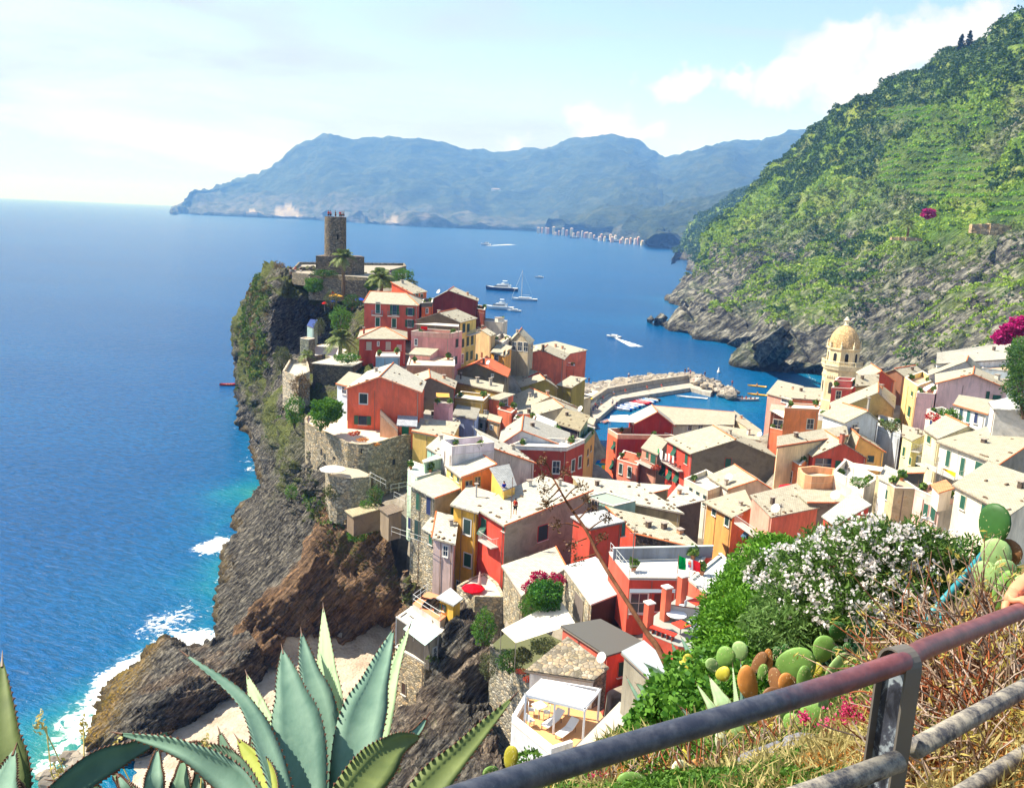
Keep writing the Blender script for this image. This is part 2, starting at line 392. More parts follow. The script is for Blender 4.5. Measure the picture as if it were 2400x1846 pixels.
# --- the castle headland: rows run from the plateau down and towards the viewer, columns from the open sea inland
R_ = [
 [(600,650,262),(622,640,250),(640,622,242),(700,628,236),(780,634,232),(870,640,230),(950,650,228)],
 [(580,690,262),(596,676,248),(640,664,224),(690,686,225),(760,700,224),(850,705,214),(930,700,208)],
 [(556,770,264),(578,740,244),(632,715,214),(690,745,221),(760,770,223),(850,770,202),(930,770,196)],
 [(548,840,266),(566,810,242),(622,800,210),(680,812,214),(760,822,210),(850,830,186),(930,830,178)],
 [(545,890,270),(567,870,240),(610,870,214),(670,872,195),(740,880,182),(820,885,168),(900,890,160)],
 [(555,960,'z-3'),(570,940,235),(610,930,205),(665,930,180),(720,940,163),(800,950,147),(880,950,140)],
 [(575,1010,'z-3'),(584,1000,228),(628,1000,190),(680,1005,158),(716,1020,137),(760,1060,126),(850,1110,121)],
 [(585,1080,'z-3'),(600,1090,'z1'),(640,1080,170),(690,1085,138),(740,1112,122),(800,1150,116),(880,1160,115)],
 [(588,1165,'z-3'),(605,1150,'z1'),(650,1150,152),(710,1145,127),(762,1160,117),(820,1210,112),(910,1240,109)],
 [(545,1200,'z-3'),(575,1200,'z1'),(640,1210,142),(710,1205,125),(765,1200,115),(830,1270,109),(925,1320,104)],
 [(530,1290,'z-3'),(545,1270,'z2'),(620,1285,134),(690,1275,122),(752,1262,112),(830,1340,107),(930,1370,102)],
 [(490,1345,'z-3'),(520,1335,'z2'),(580,1350,126),(650,1350,117),(712,1330,110),(800,1400,107),(930,1430,102)],
 [(490,1400,'z-3'),(520,1400,'z2'),(570,1410,118),(610,1410,113),(650,1395,109),(760,1440,107),(930,1480,'z2.5')],
 [(500,1470,'z-3'),(520,1485,'z1'),(545,1470,113),(575,1445,110),(610,1435,108),(720,1490,'z4.5'),(900,1500,'z2.2')],
 [(450,1530,'z-3'),(480,1515,'z2'),(540,1490,109),(600,1480,107.5),(650,1495,106),(720,1520,'z2.2'),(850,1530,'z1.4')],
 [(400,1530,'z-3'),(440,1530,'z2'),(520,1530,106),(600,1535,104),(640,1565,'z1.5'),(700,1560,'z1'),(830,1560,'z.6')]]
rustline = np.array([Z(720, 1300, 10)[:2], Z(720, 1300, 10)[:2]])
def proj_(V):
    Q = np.asarray(V)-EP; k = Q@_fw; return 1200+F*(Q@_r)/k, 923-F*(Q@_u)/k
def inside_(x, y, poly_):
    c = np.zeros(np.shape(x), bool); n = len(poly_)
    for i in range(n):
        x1, y1 = poly_[i]; x2, y2 = poly_[(i+1) % n]
        c ^= ((y1 > y) != (y2 > y)) & (x < (x2-x1)*(y-y1)/(y2-y1+1e-12)+x1)
    return c*1.
def a_rust(V, n):
    # the reddish earth lies on the flank that faces the cove, right of the crest of the slab
    X, Y, Zz = V.T
    k = (P(765, 1200, 115)[0]+(Y-112)*.0); cx = np.interp(Y, [104, 107, 109, 111, 113, 116, 119], [-35, -31, -29.5, -27, -25.5, -25, -24])
    q = fbm(V, .25, 3)*2.5
    return sstep(X-cx+q, -.6, 1.6)*sstep(122-Y, -1, 2)*sstep(n[:, 0]*0+1, 0, 1)
def a_green(V, n):
    f = fbm(V, .12, 4); X, Y, Zz = V.T
    g = sstep(f*1.2+(n[:, 2]-.35)*1.3, .0, .45)*sstep(Zz, 8, 15)
    kx, ky = proj_(V); g = g*(1-.97*inside_(kx, ky, [(630, 684), (760, 724), (775, 830), (700, 860), (640, 870), (618, 780)]))
    up = sstep(Y, 125, 150)*sstep(Zz, 6, 14)*sstep(f, -.35, .1)*.9*(1-.97*inside_(kx, ky, [(630, 684), (760, 724), (775, 830), (700, 860), (640, 870), (618, 780)]))
    return np.clip(np.maximum(g*.9, up), 0, 1)
def a_algae(V, n):
    return sstep(2.6-V[:, 2], 0, 2.)*.6
castle_cliff, CG, CN = sheet('headland_cliff', R_, 14, 16, rockmat('slab'), [(.06, 2.2, 5), (.3, .9, 4)],
    strata=[(.5, 1.1, (.2, .9, .3), (.35, .35, 3.2)), (1.1, .35, (.2, .9, .3), (.4, .4, 4))], attrs=dict(rust=a_rust, green=a_green, algae=a_algae), zclamp=1)
E_ = [
 [(570,1500,'z-2'),(575,1480,'z3.6'),(600,1500,'z5.8'),(620,1550,'z2.9'),(645,1600,'z-.5')],
 [(470,1500,'z-2'),(460,1528,'z2.2'),(520,1560,'z4.7'),(560,1600,'z2.9'),(590,1625,'z-.5')],
 [(385,1490,'z-2'),(390,1515,'z2.5'),(440,1570,'z4.3'),(500,1620,'z2.9'),(520,1665,'z-.5')],
 [(315,1545,'z-2'),(330,1565,'z2.2'),(390,1620,'z4.3'),(440,1660,'z2.5'),(460,1705,'z-.5')],
 [(246,1605,'z-2'),(268,1618,'z2.2'),(320,1655,'z4.0'),(380,1700,'z2.2'),(400,1738,'z-.5')],
 [(210,1665,'z-2'),(238,1682,'z1.5'),(285,1700,'z3.2'),(330,1740,'z2.5'),(350,1768,'z-.5')],
 [(190,1735,'z-2'),(215,1730,'z2'),(250,1735,'z2.5'),(290,1760,'z1.5'),(320,1780,'z-.8')],
 [(180,1760,'z-2'),(200,1770,'z-1'),(240,1765,'z-.5'),(280,1785,'z-1'),(310,1795,'z-1')]]
cove_rocks, EG, EN = sheet('cove_rocks', E_, 18, 14, rockmat('slab'), [(.12, .7, 4), (.5, .3, 3)], strata=[(.8, .6, (.6, .5, -.7), (.3, .3, 3.4)), (1.6, .25, (.6, .5, -.7), (.3, .3, 4))],
    attrs=dict(rust=lambda V, n: sstep(fbm(V, .18, 3), .0, .35)*.35, green=lambda V, n: sstep(-V[:, 0], 43.5, 46.5)*sstep(fbm(V, .3, 3), -.2, .3)*.6, algae=lambda V, n: sstep(-V[:, 0]-(V[:, 1]-80)*.15, 38.5, 43)*.8), zclamp=1)
Bc = [
 [(600,1500,'z4'),(700,1490,'z4'),(820,1470,'z3.6'),(930,1450,'z3.8'),(1050,1430,'z5')],
 [(590,1560,'z1.4'),(700,1550,'z1.8'),(820,1530,'z2'),(930,1520,'z2.4'),(1050,1500,'z4')],
 [(500,1640,'z.7'),(620,1630,'z1.1'),(760,1610,'z1.5'),(900,1600,'z2'),(1050,1590,'z3')],
 [(380,1720,'z.4'),(520,1710,'z.8'),(680,1700,'z1.2'),(850,1690,'z1.6'),(1050,1690,'z2.5')],
 [(240,1800,'z-.4'),(400,1800,'z.4'),(600,1800,'z.9'),(800,1800,'z1.2'),(1000,1800,'z2')],
 [(60,1950,'z-2'),(250,1950,'z-.3'),(500,1950,'z.6'),(750,1950,'z1'),(1000,1950,'z1.8')],
 [(-300,2300,'z-3'),(0,2300,'z-1'),(350,2300,'z.4'),(700,2300,'z.8'),(1000,2300,'z1.5')]]
@cached
def sandmat(k=0):
    t = NT('shingle', .95, .1); v = t.coord('World'); f = t.noise(v, .35, 5, .6); p = t.vor(v, 2.6, 'F1', 'Distance'); q = t.noise(v, 2.2, 5, .75)
    base = t.ramp(f, [(.3, (.34, .26, .19)), (.6, (.50, .42, .33)), (.8, (.42, .38, .33))])
    base = t.mix(t.ramp(q, [(.55, 0.), (.72, .7)]), base, (.14, .11, .08)); t.col(base); t.bump(t.math('ADD', p, q), .6, .15); return t.m
sheet('beach', Bc, 14, 12, sandmat(), [(.15, .25, 4), (.8, .06, 2)])
Fc_ = [
 [(925,1340,101),(960,1375,86),(1010,1410,81),(1045,1400,82),(1080,1400,82),(1110,1420,81),(1150,1450,80)],
 [(935,1385,100),(1003,1450,82),(1022,1460,79),(1045,1455,78),(1070,1460,77),(1105,1475,76),(1150,1500,76)],
 [(930,1440,98),(1008,1510,80),(1022,1530,77),(1042,1530,75),(1072,1535,74),(1105,1545,73),(1150,1560,73)],
 [(925,1500,'z3'),(1003,1590,78),(1012,1610,74),(1032,1610,72),(1055,1615,71),(1100,1625,70),(1150,1650,70)],
 [(915,1560,'z2'),(925,1668,'z9'),(985,1680,71),(1010,1695,68),(1055,1695,67),(1105,1705,65),(1165,1730,64)],
 [(900,1640,'z1'),(905,1770,'z4'),(945,1800,65),(1000,1800,62),(1050,1800,60),(1110,1800,58),(1180,1810,56)],
 [(880,1740,'z0'),(870,1900,'z1'),(930,1920,58),(1000,1930,54),(1060,1930,51),(1120,1930,49),(1220,1930,46)],
 [(880,1900,'z-1'),(860,2200,'z-1'),(950,2300,47),(1030,2350,42),(1100,2350,38),(1180,2350,34),(1300,2350,31)]]
def f_green(V, n):
    return np.clip(sstep(fbm(V, .16, 4)+(n[:, 2]-.45)*.8+sstep(V[:, 0], 0, 8)*.25, .08, .4)*sstep(V[:, 2], 9, 15), 0, .9)
gorge, FG, FN = sheet('gorge_cliff', Fc_, 16, 16, rockmat('slab'), [(.09, 1.6, 5), (.4, .7, 4)], strata=[(.55, .9, (1.1, .5, .2), (.4, .4, 2.6))], attrs=dict(rust=lambda V, n: sstep(fbm(V, .1, 3), .0, .3)*.3+sstep(V[:, 1], 92, 97)*.8, green=f_green, algae=lambda V, n: V[:, 0]*0))
# --- hillside on the far side of the bay
H_ = [  # columns, bottom to top
 [(1572,700,'z-3'),(1590,690,735),(1640,628,770),(1684,575,820),(1724,512,870),(1762,458,930),(1800,430,990),(1900,520,1200)],
 [(1552,706,'z-4'),(1572,701,'z3'),(1640,650,700),(1700,590,735),(1745,530,780),(1800,455,840),(1846,385,930),(1960,480,1150)],
 [(1600,742,'z-4'),(1618,737,'z3'),(1680,690,610),(1740,620,655),(1800,550,710),(1860,450,790),(1907,327,920),(2010,430,1120)],
 [(1524,760,'z-4'),(1552,752,'z3'),(1676,742,555),(1790,660,600),(1860,580,650),(1930,450,730),(1978,269,890),(2080,380,1080)],
 [(1690,800,'z-4'),(1715,795,'z3'),(1780,755,500),(1850,680,550),(1930,580,605),(2010,430,690),(2060,230,860),(2170,330,1050)],
 [(1745,858,'z-4'),(1765,850,'z3'),(1850,790,450),(1920,720,495),(2010,600,550),(2090,420,640),(2143,176,830),(2260,280,1010)],
 [(1890,885,'z-4'),(1915,865,'z3'),(1960,800,415),(2040,720,455),(2120,600,510),(2200,410,600),(2253,104,800),(2380,220,980)],
 [(2040,940,'z-4'),(2060,905,'z6'),(2110,820,370),(2180,720,410),(2260,600,460),(2320,410,550),(2330,68,770),(2480,180,950)],
 [(2190,950,300),(2205,890,315),(2250,810,330),(2320,700,368),(2370,600,415),(2420,410,500),(2420,30,740),(2600,150,920)],
 [(2420,930,240),(2430,860,255),(2470,780,275),(2520,700,320),(2570,600,370),(2600,400,450),(2600,-50,700),(2750,100,880)],
 [(2620,930,210),(2650,860,225),(2690,780,250),(2740,700,290),(2800,600,330),(2840,380,410),(2850,-90,640),(2950,60,800)]]
H_ = [list(r) for r in zip(*H_)]
def h_green(V, n):
    f = fbm(V, .012, 4); X, Y, Zz = V.T; top = sstep(Zz, 28, 75)
    return np.clip(top*.85+f*.9+(n[:, 2]-.5)*.4-.10, 0, 1)*sstep(Zz, 8, 22)
hillside, HG, HN = sheet('hillside', H_, 22, 14, rockmat('hill'), [(.012, 16, 5), (.05, 5, 4)], strata=[(.045, 7., (.1, .7, .2), (.4, .4, 2.8)), (.12, 2.5, (.1, .7, .2), (.4, .4, 3))], attrs=dict(green=h_green, soil=lambda V, n: np.clip(sum(inside_(*proj_(V), q) for q in ([(2040, 255), (2230, 248), (2335, 285), (2330, 300), (2190, 300), (2080, 285)], [(2090, 340), (2250, 340), (2320, 372), (2310, 470), (2180, 470), (2060, 430), (2060, 385)], [(2320, 455), (2420, 440), (2420, 520), (2320, 515)])), 0, 1)), zclamp=1)
# the next spur along the coast
S_ = [[(1570,640,'z-5'),(1586,575,1760),(1640,520,1850),(1700,478,1900),(1740,450,1950),(1800,420,2100)],
      [(1590,612,'z-5'),(1600,596,'z6'),(1640,545,1500),(1700,505,1600),(1760,460,1700),(1830,425,1900)],
      [(1608,618,'z-5'),(1622,610,'z6'),(1660,575,1330),(1720,520,1450),(1780,470,1550),(1860,430,1700)],
      [(1610,640,'z-5'),(1630,634,'z6'),(1690,620,1200),(1760,560,1300),(1820,500,1400),(1900,450,1500)]]
S_ = [list(r) for r in zip(*S_)]
_, SPG, SPN_ = sheet('coastal_spur', S_, 14, 16, rockmat('hill'), [(.008, 14, 4), (.04, 6, 4)], attrs=dict(green=lambda V, n: sstep(V[:, 2], 10, 26)), zclamp=1)
mb = MB()
for (a, b, w_) in [((1765,862,'z-2'),(1845,765,'z26'),7),((1745,850,'z-2'),(1835,775,'z20'),6),((1790,862,'z-2'),(1850,790,'z22'),6),((1722,838,'z-2'),(1820,782,'z15'),5),((1775,868,'z-2'),(1815,820,'z10'),4),((1812,864,'z-2'),(1856,815,'z16'),5),((1700,812,'z-2'),(1790,785,'z12'),5),((1537,760,'z-1'),(1560,745,'z6'),6),((1520,757,'z-1'),(1530,750,'z3.5'),4)]:
    q = [Z(c[0], c[1], float(c[2][1:])) for c in (a, b)]; m_ = (q[0]+q[1])/2+np.array([0, 0, 1.5]); mb.tube([q[0], m_, q[1]], [w_*.2, w_*.6, w_*.25], 4)
mb.build('shore_crags', rockmat('hill'), None, kind='structure')
me_ = bpy.data.objects['shore_crags'].data; at_ = me_.attributes.new('green', 'FLOAT', 'POINT'); at_.data.foreach_set('value', [-.6]*len(me_.vertices))
# --- the long headland across the bay
shore = [(400,503),(423,499),(470,503),(560,507),(700,513),(830,521),(950,529),(1100,535),(1242,540),(1330,548),(1400,555),(1480,565),(1540,574),(1620,584),(1760,600)]
crest = [(410,492),(434,478),(453,446),(489,443),(549,423),(575,412),(615,401),(659,374),(703,337),(735,328),(769,326),(835,333),(945,333),(1044,343),(1100,358),(1165,363),(1264,350),(1341,330),(1429,319),(1484,330),(1538,362),(1560,366),(1626,346),(1714,335),(1780,343),(1857,319),(1907,324),(2100,330)]
xs = np.array([404, 420, 436, 453, 470, 489, 515, 549, 575, 590, 615, 659, 703, 735, 769, 835, 890, 945, 1044, 1100, 1165, 1264, 1341, 1429, 1484, 1538, 1570, 1626, 1714, 1780, 1857, 1950, 2060])
cx, cy = zip(*crest); sx, sy = zip(*shore)
rows = []
for x in xs:
    ys = float(np.interp(x, sx, sy)); yc = float(np.interp(x, cx, cy)); d0 = math.hypot(*Z(x, ys, 0)[:2]); dc = float(np.interp(x, [404, 560, 900, 1500, 2000], [6350, 7300, 7000, 6200, 5600])); dc = max(dc, d0+300)
    r = [(x, ys+4, 'z-30'), (x, ys, 'z2')]
    for t in (.18, .4, .62, .82, 1.): r.append((x, ys+(yc-ys)*(t**.85), d0+(dc-d0)*t))
    b = P(x, yc, dc); r.append((x+6, yc+14, dc+1500)); rows.append(r)
rows = [list(r) for r in zip(*rows)]
def far_scree(V, n):
    o = np.zeros(len(V))
    for (x, y0, y1, hw) in [(672, 474, 512, 42), (590, 488, 509, 30), (920, 505, 528, 18), (1000, 505, 530, 14), (655, 480, 511, 20)]:
        for i, (a, b, c) in enumerate(V):
            k = (np.array((a, b, c))-EP)@_fw; qx = 1200+F*((np.array((a, b, c))-EP)@_r)/k; qy = 923-F*((np.array((a, b, c))-EP)@_u)/k
            if y0 < qy < y1 and abs(qx-x) < hw*(qy-y0)/(y1-y0)+1: o[i] = 1
    return o
def far_rock(V, n): return sstep(190-V[:, 2]+fbm(V, .004, 3)*90-sstep(V[:, 0], -1500, 900)*120, 0, 150)
sheet('far_headland', rows, 10, 8, rockmat('far'), [(.0009, 70, 4), (.004, 40, 5), (.014, 11, 3)], attrs=dict(scree=far_scree, rock=far_rock))
# a low wooded hill behind the far town, with the point and islet in front of it
L_ = [[(1270,545,'z-8'),(1280,528,3900),(1300,515,4000),(1330,505,4300)],
      [(1380,556,'z-8'),(1400,530,3500),(1430,500,3600),(1450,490,4000)],
      [(1480,572,'z-8'),(1490,530,3000),(1510,500,3200),(1530,480,3600)],
      [(1530,580,'z-8'),(1550,545,2700),(1570,500,2950),(1590,470,3500)],
      [(1600,590,'z-8'),(1610,548,2500),(1630,495,2800),(1650,465,3300)],
      [(1680,600,'z-8'),(1690,555,2300),(1710,500,2600),(1730,460,3000)]]
L_ = [list(r) for r in zip(*L_)]
sheet('town_hill', L_, 12, 12, rockmat('far'), [(.004, 45, 4), (.014, 14, 3)], attrs=dict(scree=lambda V, n: V[:, 0]*0, rock=lambda V, n: sstep(40-V[:, 2], 0, 30)*.8))
sheet('wooded_point', [[(1505,572,'z-2'),(1540,566,'z2'),(1570,570,'z2'),(1606,578,'z-2')],[(1512,566,2250),(1535,553,2260),(1570,552,2270),(1598,568,2280)],[(1520,560,2400),(1540,545,2400),(1575,545,2400),(1600,560,2400)]], 12, 12, rockmat('far'), [(.01, 8, 4), (.04, 5, 3)], attrs=dict(scree=lambda V, n: V[:, 0]*0, rock=lambda V, n: V[:, 0]*0+.2))
# ---------------------------------------------------------------- sea
def spaced(lo, hi, step, far, g=1.12):
    a = list(np.arange(lo, hi+.1, step)); s = step; v = a[-1]
    while v < far: s *= g; v += s; a.append(v)
    s = step; v = a[0]; b = []
    while v > -far: s *= g; v -= s; b.append(v)
    return np.array(b[::-1]+a)
sxs = spaced(-110, 190, 1.5, 26000); sys_ = spaced(55, 470, 1.7, 26000, 1.13); sys_ = sys_[sys_ > -3000]
GX, GY = np.meshgrid(sxs, sys_); SV = np.stack([GX, GY, np.zeros_like(GX)], -1).reshape(-1, 3)
coast1 = [(567,940),(583,985),(588,1057),(580,1071),(599,1119),(603,1157),(594,1190),(568,1198),(520,1225),(492,1243),(520,1262),(547,1257),(516,1331),(506,1376),(528,1407),(551,1440),(530,1470),(516,1497),(467,1508),(445,1519),(385,1508),(324,1547),(330,1566),(258,1610),(228,1656),(242,1670),(203,1725),(154,1728),(124,1780),(88,1813),(60,1900),(0,2000)]
coast2 = [(1560,703),(1590,715),(1650,738),(1600,745),(1545,757),(1620,768),(1690,795),(1760,805),(1780,830),(1770,853),(1830,858),(1880,868),(1920,900)]
coast3 = [(1350,960),(1400,1060),(1430,1040),(1500,960),(1620,985),(1750,960),(1850,930)]
def dens(c, z=0.):
    q = np.array([Z(x, y, z)[:2] for x, y in c]); o = []
    for a, b in zip(q[:-1], q[1:]):
        n = max(2, int(np.linalg.norm(b-a)/1.5)); o += [a+(b-a)*i/n for i in range(n)]
    return np.array(o)
def ndist(V, pts):
    o = np.full(len(V), 1e9)
    for i in range(0, len(V), 4000):
        d = V[i:i+4000, None, :2]-pts[None]; o[i:i+4000] = np.sqrt((d**2).sum(-1).min(1))
    return o
near = (np.abs(SV[:, 0]) < 400) & (SV[:, 1] < 1000) & (SV[:, 1] > 0)
sh = np.full(len(SV), 999.); c1 = dens(coast1); c2 = dens(coast2); c3 = dens(coast3)
d1 = np.full(len(SV), 999.); d2 = d1.copy(); d3 = d1.copy()
d1[near] = ndist(SV[near], c1); d2[near] = ndist(SV[near], c2); d3[near] = ndist(SV[near], c3)
foam = np.exp(-d1/.8)*.42+np.exp(-d2/2.2)*.5
for (x, y, rad, k) in [(505,1280,7,1.05),(520,1275,5,1.1),(470,1290,6,.55),(535,1345,3.5,.8),(300,1575,8,.85),(325,1555,5,.9),(270,1600,6,1.),(245,1640,6,.75),(190,1680,6,.7),(165,1700,5,.6),(140,1750,6,.5),(450,1500,5,.8),(465,1492,6,.85),(540,1425,4,.7),(590,1100,4,.8),(575,1080,6,.5),(565,1000,8,.55),(560,960,8,.5),(115,1800,6,.45),(380,1470,10,.42),(420,1440,9,.36),(450,1420,8,.34),(350,1480,9,.38),(1765,852,8,.7),(1545,758,10,.5),(1740,790,6,.5)]:
    c = Z(x, y, 0)[:2]; foam += k*.62*np.exp(-((SV[:, :2]-c)**2).sum(1)/(rad*.5)**2)
shal = np.exp(-d1/5.)*.4+np.exp(-d2/14.)*.5+np.exp(-d3/32.)*.35
for (x, y, rad, k) in [(90,1810,14,.5),(560,1160,12,.45),(200,1700,10,.2),(480,1400,22,.3),(1500,940,35,.12),(1650,930,30,.1),(1740,800,25,.3)]:
    c = Z(x, y, 0)[:2]; shal += k*np.exp(-((SV[:, :2]-c)**2).sum(1)/rad**2)
def seamat():
    t = NT('sea_water', .22, .05); v = t.coord('World')
    big = t.noise(t.mapn(v, (1, 2.2, 1), (0, 0, .25)), .006, 5, .6, .4)
    deep = t.ramp(big, [(.3, (.0005, .072, .26)), (.55, (.0005, .105, .34)), (.75, (.002, .145, .41))])
    w1 = t.noise(t.mapn(v, (.55, 1.5, 1), (0, 0, .35)), .9, 4, .6, .3)
    deep = t.mix(t.ramp(w1, [(.35, 0.), (.7, .75)]), mul((.001, .10, .29), .42), deep)
    shal_ = t.math('ADD', t.attr('shallow'), t.math('MULTIPLY_ADD', t.noise(v, .09, 5, .6), .5)); shal_.node.inputs[2] if False else None
    s = t.math('MULTIPLY_ADD', t.noise(v, .09, 5, .65), .7); s.node.inputs[2].default_value = -.35
    s = t.math('ADD', t.attr('shallow'), t.math('MULTIPLY', s, t.math('MULTIPLY', t.attr('shallow'), 1.6, True)), True)
    c = t.mix(s, deep, t.ramp(s, [(.3, (.004, .13, .27)), (.6, (.006, .18, .24)), (.95, (.03, .20, .16))]))
    # foam in torn lace
    f1 = t.noise(v, .55, 6, .72, 1.4); f2 = t.vor(t.mapn(v, (1, 1, 1)), .9, 'DISTANCE_TO_EDGE')
    m_ = t.math('ADD', t.attr('foam'), t.math('MULTIPLY', t.math('SUBTRACT', f1, .5), 1.7))
    m_ = t.math('SUBTRACT', m_, t.math('MULTIPLY', f2, .5))
    m_ = t.ramp(t.math('MULTIPLY', m_, 1., True), [(.40, 0.), (.66, 1.)])
    m_ = t.math('MULTIPLY', m_, t.math('MULTIPLY', t.attr('foam'), 4., True))
    fleck = t.noise(t.mapn(v, (.6, 1.3, 1), (0, 0, .35)), 2.4, 3, .7)
    fl = t.ramp(t.math('ADD', fleck, t.math('MULTIPLY', t.math('MULTIPLY', t.attr('shallow'), 1., True), .07)), [(.735, 0.), (.78, .8)])
    m_ = t.math('MAXIMUM', m_, fl)
    c = t.mix(m_, c, (.85, .88, .88)); t.col(c)
    rr = t.ramp(m_, [(0., .2), (1., .8)]); t.l.new(rr, t.b.inputs['Roughness'])
    wv = t.noise(t.mapn(v, (.5, 1.4, 1), (0, 0, .35)), .35, 6, .62, .3)
    t.bump(t.math('ADD', t.math('MULTIPLY', wv, 1.2), t.math('MULTIPLY', w1, .6)), .8, .7); return t.m
mobj('sea', SV, gridF(len(sys_), len(sxs)), seamat(), None, True, 'structure', dict(foam=foam, shallow=np.clip(shal, 0, 1.2)))
# ---------------------------------------------------------------- houses
SL = (.46, .415, .315); SLW = (.54, .505, .42); SLG = (.30, .29, .27)
OR = (.62, .19, .07)
GRN = (.012, .10, .06); DGR = (.01, .045, .04); BLU = (.015, .03, .12)
BASES = []
STONE_ME = [None]
def stone_mesh():
    if STONE_ME[0] is None:
        mb = MB(); rr = random.Random(3)
        pts = [(-.17, -.1, 0), (.16, -.12, 0), (.18, .1, 0), (-.15, .12, 0), (-.13, -.07, .09), (.11, -.09, .11), (.12, .07, .1), (-.1, .08, .08)]
        mb.add(pts, [(3, 2, 1, 0), (4, 5, 6, 7), (0, 1, 5, 4), (1, 2, 6, 5), (2, 3, 7, 6), (3, 0, 4, 7)])
        me = bpy.data.meshes.new('stone'); me.from_pydata(mb.V, [], mb.F); me.materials.append(stucco_old((.16, .11, .07))); STONE_ME[0] = me
    return STONE_ME[0]
def oneobj(name, me, loc, parent, rz=0, s=1.):
    o = bpy.data.objects.new(name, me); link(o, parent)
    org = ORG.get(parent.name, np.zeros(3)) if parent is not None else np.zeros(3)
    o.location = tuple(np.array(loc, float)-org); o.rotation_euler = (0, 0, rz); o.scale = (s, s, s) if isinstance(s, (int, float)) else s
    ORG[o.name] = np.array(loc, float); return o
def house(name, label, zone, d, A, B, C, h, roof='slab', low='AB', rise=.5, wall=(.5, .3, .2), wall2=None, D=None, ap=.5, rc=SL, rk='slate', over=.25, par=.7, edge=None,
          wins=(), chim=(), dish=(), bals=(), stones=0, ridge=True, wk='p', wk2=None, base=True, cat='house', group=None, floor=(.55, .38, .25), pc=None, hip=(0, 0)):
    Bp = P(*px(zone, B), d); ze = Bp[2]; Ap = Z(*px(zone, A), ze)
    if isinstance(C, (int, float)):
        e = (Bp-Ap)/np.linalg.norm(Bp-Ap); Cp = Bp+np.array([-e[1], e[0], 0])*C
    else: Cp = Z(*px(zone, C), ze)
    Dp = Ap+Cp-Bp if D is None else Z(*px(zone, D), ze)
    q = [Ap, Bp, Cp, Dp]; cen = sum(q)/4; z0 = ze-h
    if base: BASES.append((cen[0], cen[1], z0+1.0, max(np.linalg.norm(Bp-Ap), np.linalg.norm(Cp-Bp))/2))
    t = thing(name, label, cat, (cen[0], cen[1], z0), group)
    if isinstance(roof, str) and roof == 'r': roof = 'gv'
    def hf(u, v):
        if roof in ('slab', 'flat'):
            if roof == 'flat': return 0.
            return rise*{'AB': v, 'BC': 1-u, 'CD': 1-v, 'DA': u, 'no': 0.}[low]
        if roof == 'gu': return rise*(u/ap if u < ap else (1-u)/(1-ap))
        if roof == 'gv': return rise*(v/ap if v < ap else (1-v)/(1-ap))
        return 0.
    def pt(u, v, z=None):
        p = Ap*(1-u)*(1-v)+Bp*u*(1-v)+Cp*u*v+Dp*(1-u)*v
        return np.array([p[0], p[1], ze+(hf(u, v) if z is None else z)])
    lu = max(1., np.linalg.norm(Bp-Ap)); lv = max(1., np.linalg.norm(Cp-Bp)); ou = over/lu; ov = over/lv
    mk = {'p': plaster, 's': stucco_old, 'r': rubble}
    W1 = mk[wk](wall); W2 = mk[wk2 or wk](wall2 or wall)
    # walls
    mb = MB(); edges = [[(0, 0), (1, 0)], [(1, 0), (1, 1)], [(1, 1), (0, 1)], [(0, 1), (0, 0)]]
    V = []; Fq = []; MI = []
    for k, (a, b) in enumerate(edges):
        top = [pt(*a)]
        if roof == 'gu' and k == 0: top.append(pt(ap, 0))
        if roof == 'gu' and k == 2: top.append(pt(ap, 1))
        if roof == 'gv' and k == 1: top.append(pt(1, ap))
        if roof == 'gv' and k == 3: top.append(pt(0, ap))
        top.append(pt(*b)); n = len(V)
        V += [(top[0][0], top[0][1], z0), (top[-1][0], top[-1][1], z0)]+[tuple(p-np.array([0, 0, .02])) for p in top[::-1]]
        Fq.append(tuple(range(n, n+2+len(top)))); MI.append(1 if k == 1 else 0)
    n = len(V)
    if roof == 'flat': V += [tuple(p-np.array([0, 0, .02])) for p in q]; Fq.append((n, n+1, n+2, n+3)); MI.append(0)
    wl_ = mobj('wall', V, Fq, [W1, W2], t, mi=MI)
    if cat == 'wall': pass
    rm = claytile() if rk == 'clay' else (flat(rc) if rk == 'flat' else (rubble(rc, 2.6) if rk == 'rub' else slate(rc)))
    th = .14; rf = None; up = np.array([0, 0, .12])
    if roof == 'flat':
        fm = MB(); fm.slab([p+np.array([0, 0, .03]) for p in q], .04); fm.build('terrace_floor', flat(floor, .8), t)
        if par > 0:
            pm = MB(); cw = .22
            for k in range(4):
                a, b = q[k], q[(k+1) % 4]; e = (b-a)/np.linalg.norm(b-a); nn = np.array([-e[1], e[0], 0])
                a2 = a+e*(.0 if k % 2 == 0 else cw); b2 = b-e*(.0 if k % 2 == 0 else cw)
                m_ = (a2+b2)/2+nn*cw/2; L = np.linalg.norm(b2-a2)
                if L > .1: pm.box((m_[0], m_[1], ze+par/2+.004*k+.03), L, cw, par, ax=(e, nn, np.array([0, 0, 1.])))
            pm.build('parapet', plaster(pc or wall), t)
            cm = MB()
            for k in range(4):
                a, b = q[k], q[(k+1) % 4]; e = (b-a)/np.linalg.norm(b-a); nn = np.array([-e[1], e[0], 0])
                m_ = (a+b)/2+nn*cw/2
                cm.box((m_[0], m_[1], ze+par+.07+.006*k), np.linalg.norm(b-a)+(.1 if k % 2 == 0 else -.5), cw+.08, .06, ax=(e, nn, np.array([0, 0, 1.])))
            cm.build('coping', flat((.62, .56, .48), .8), t)
    else:
        rb = MB()
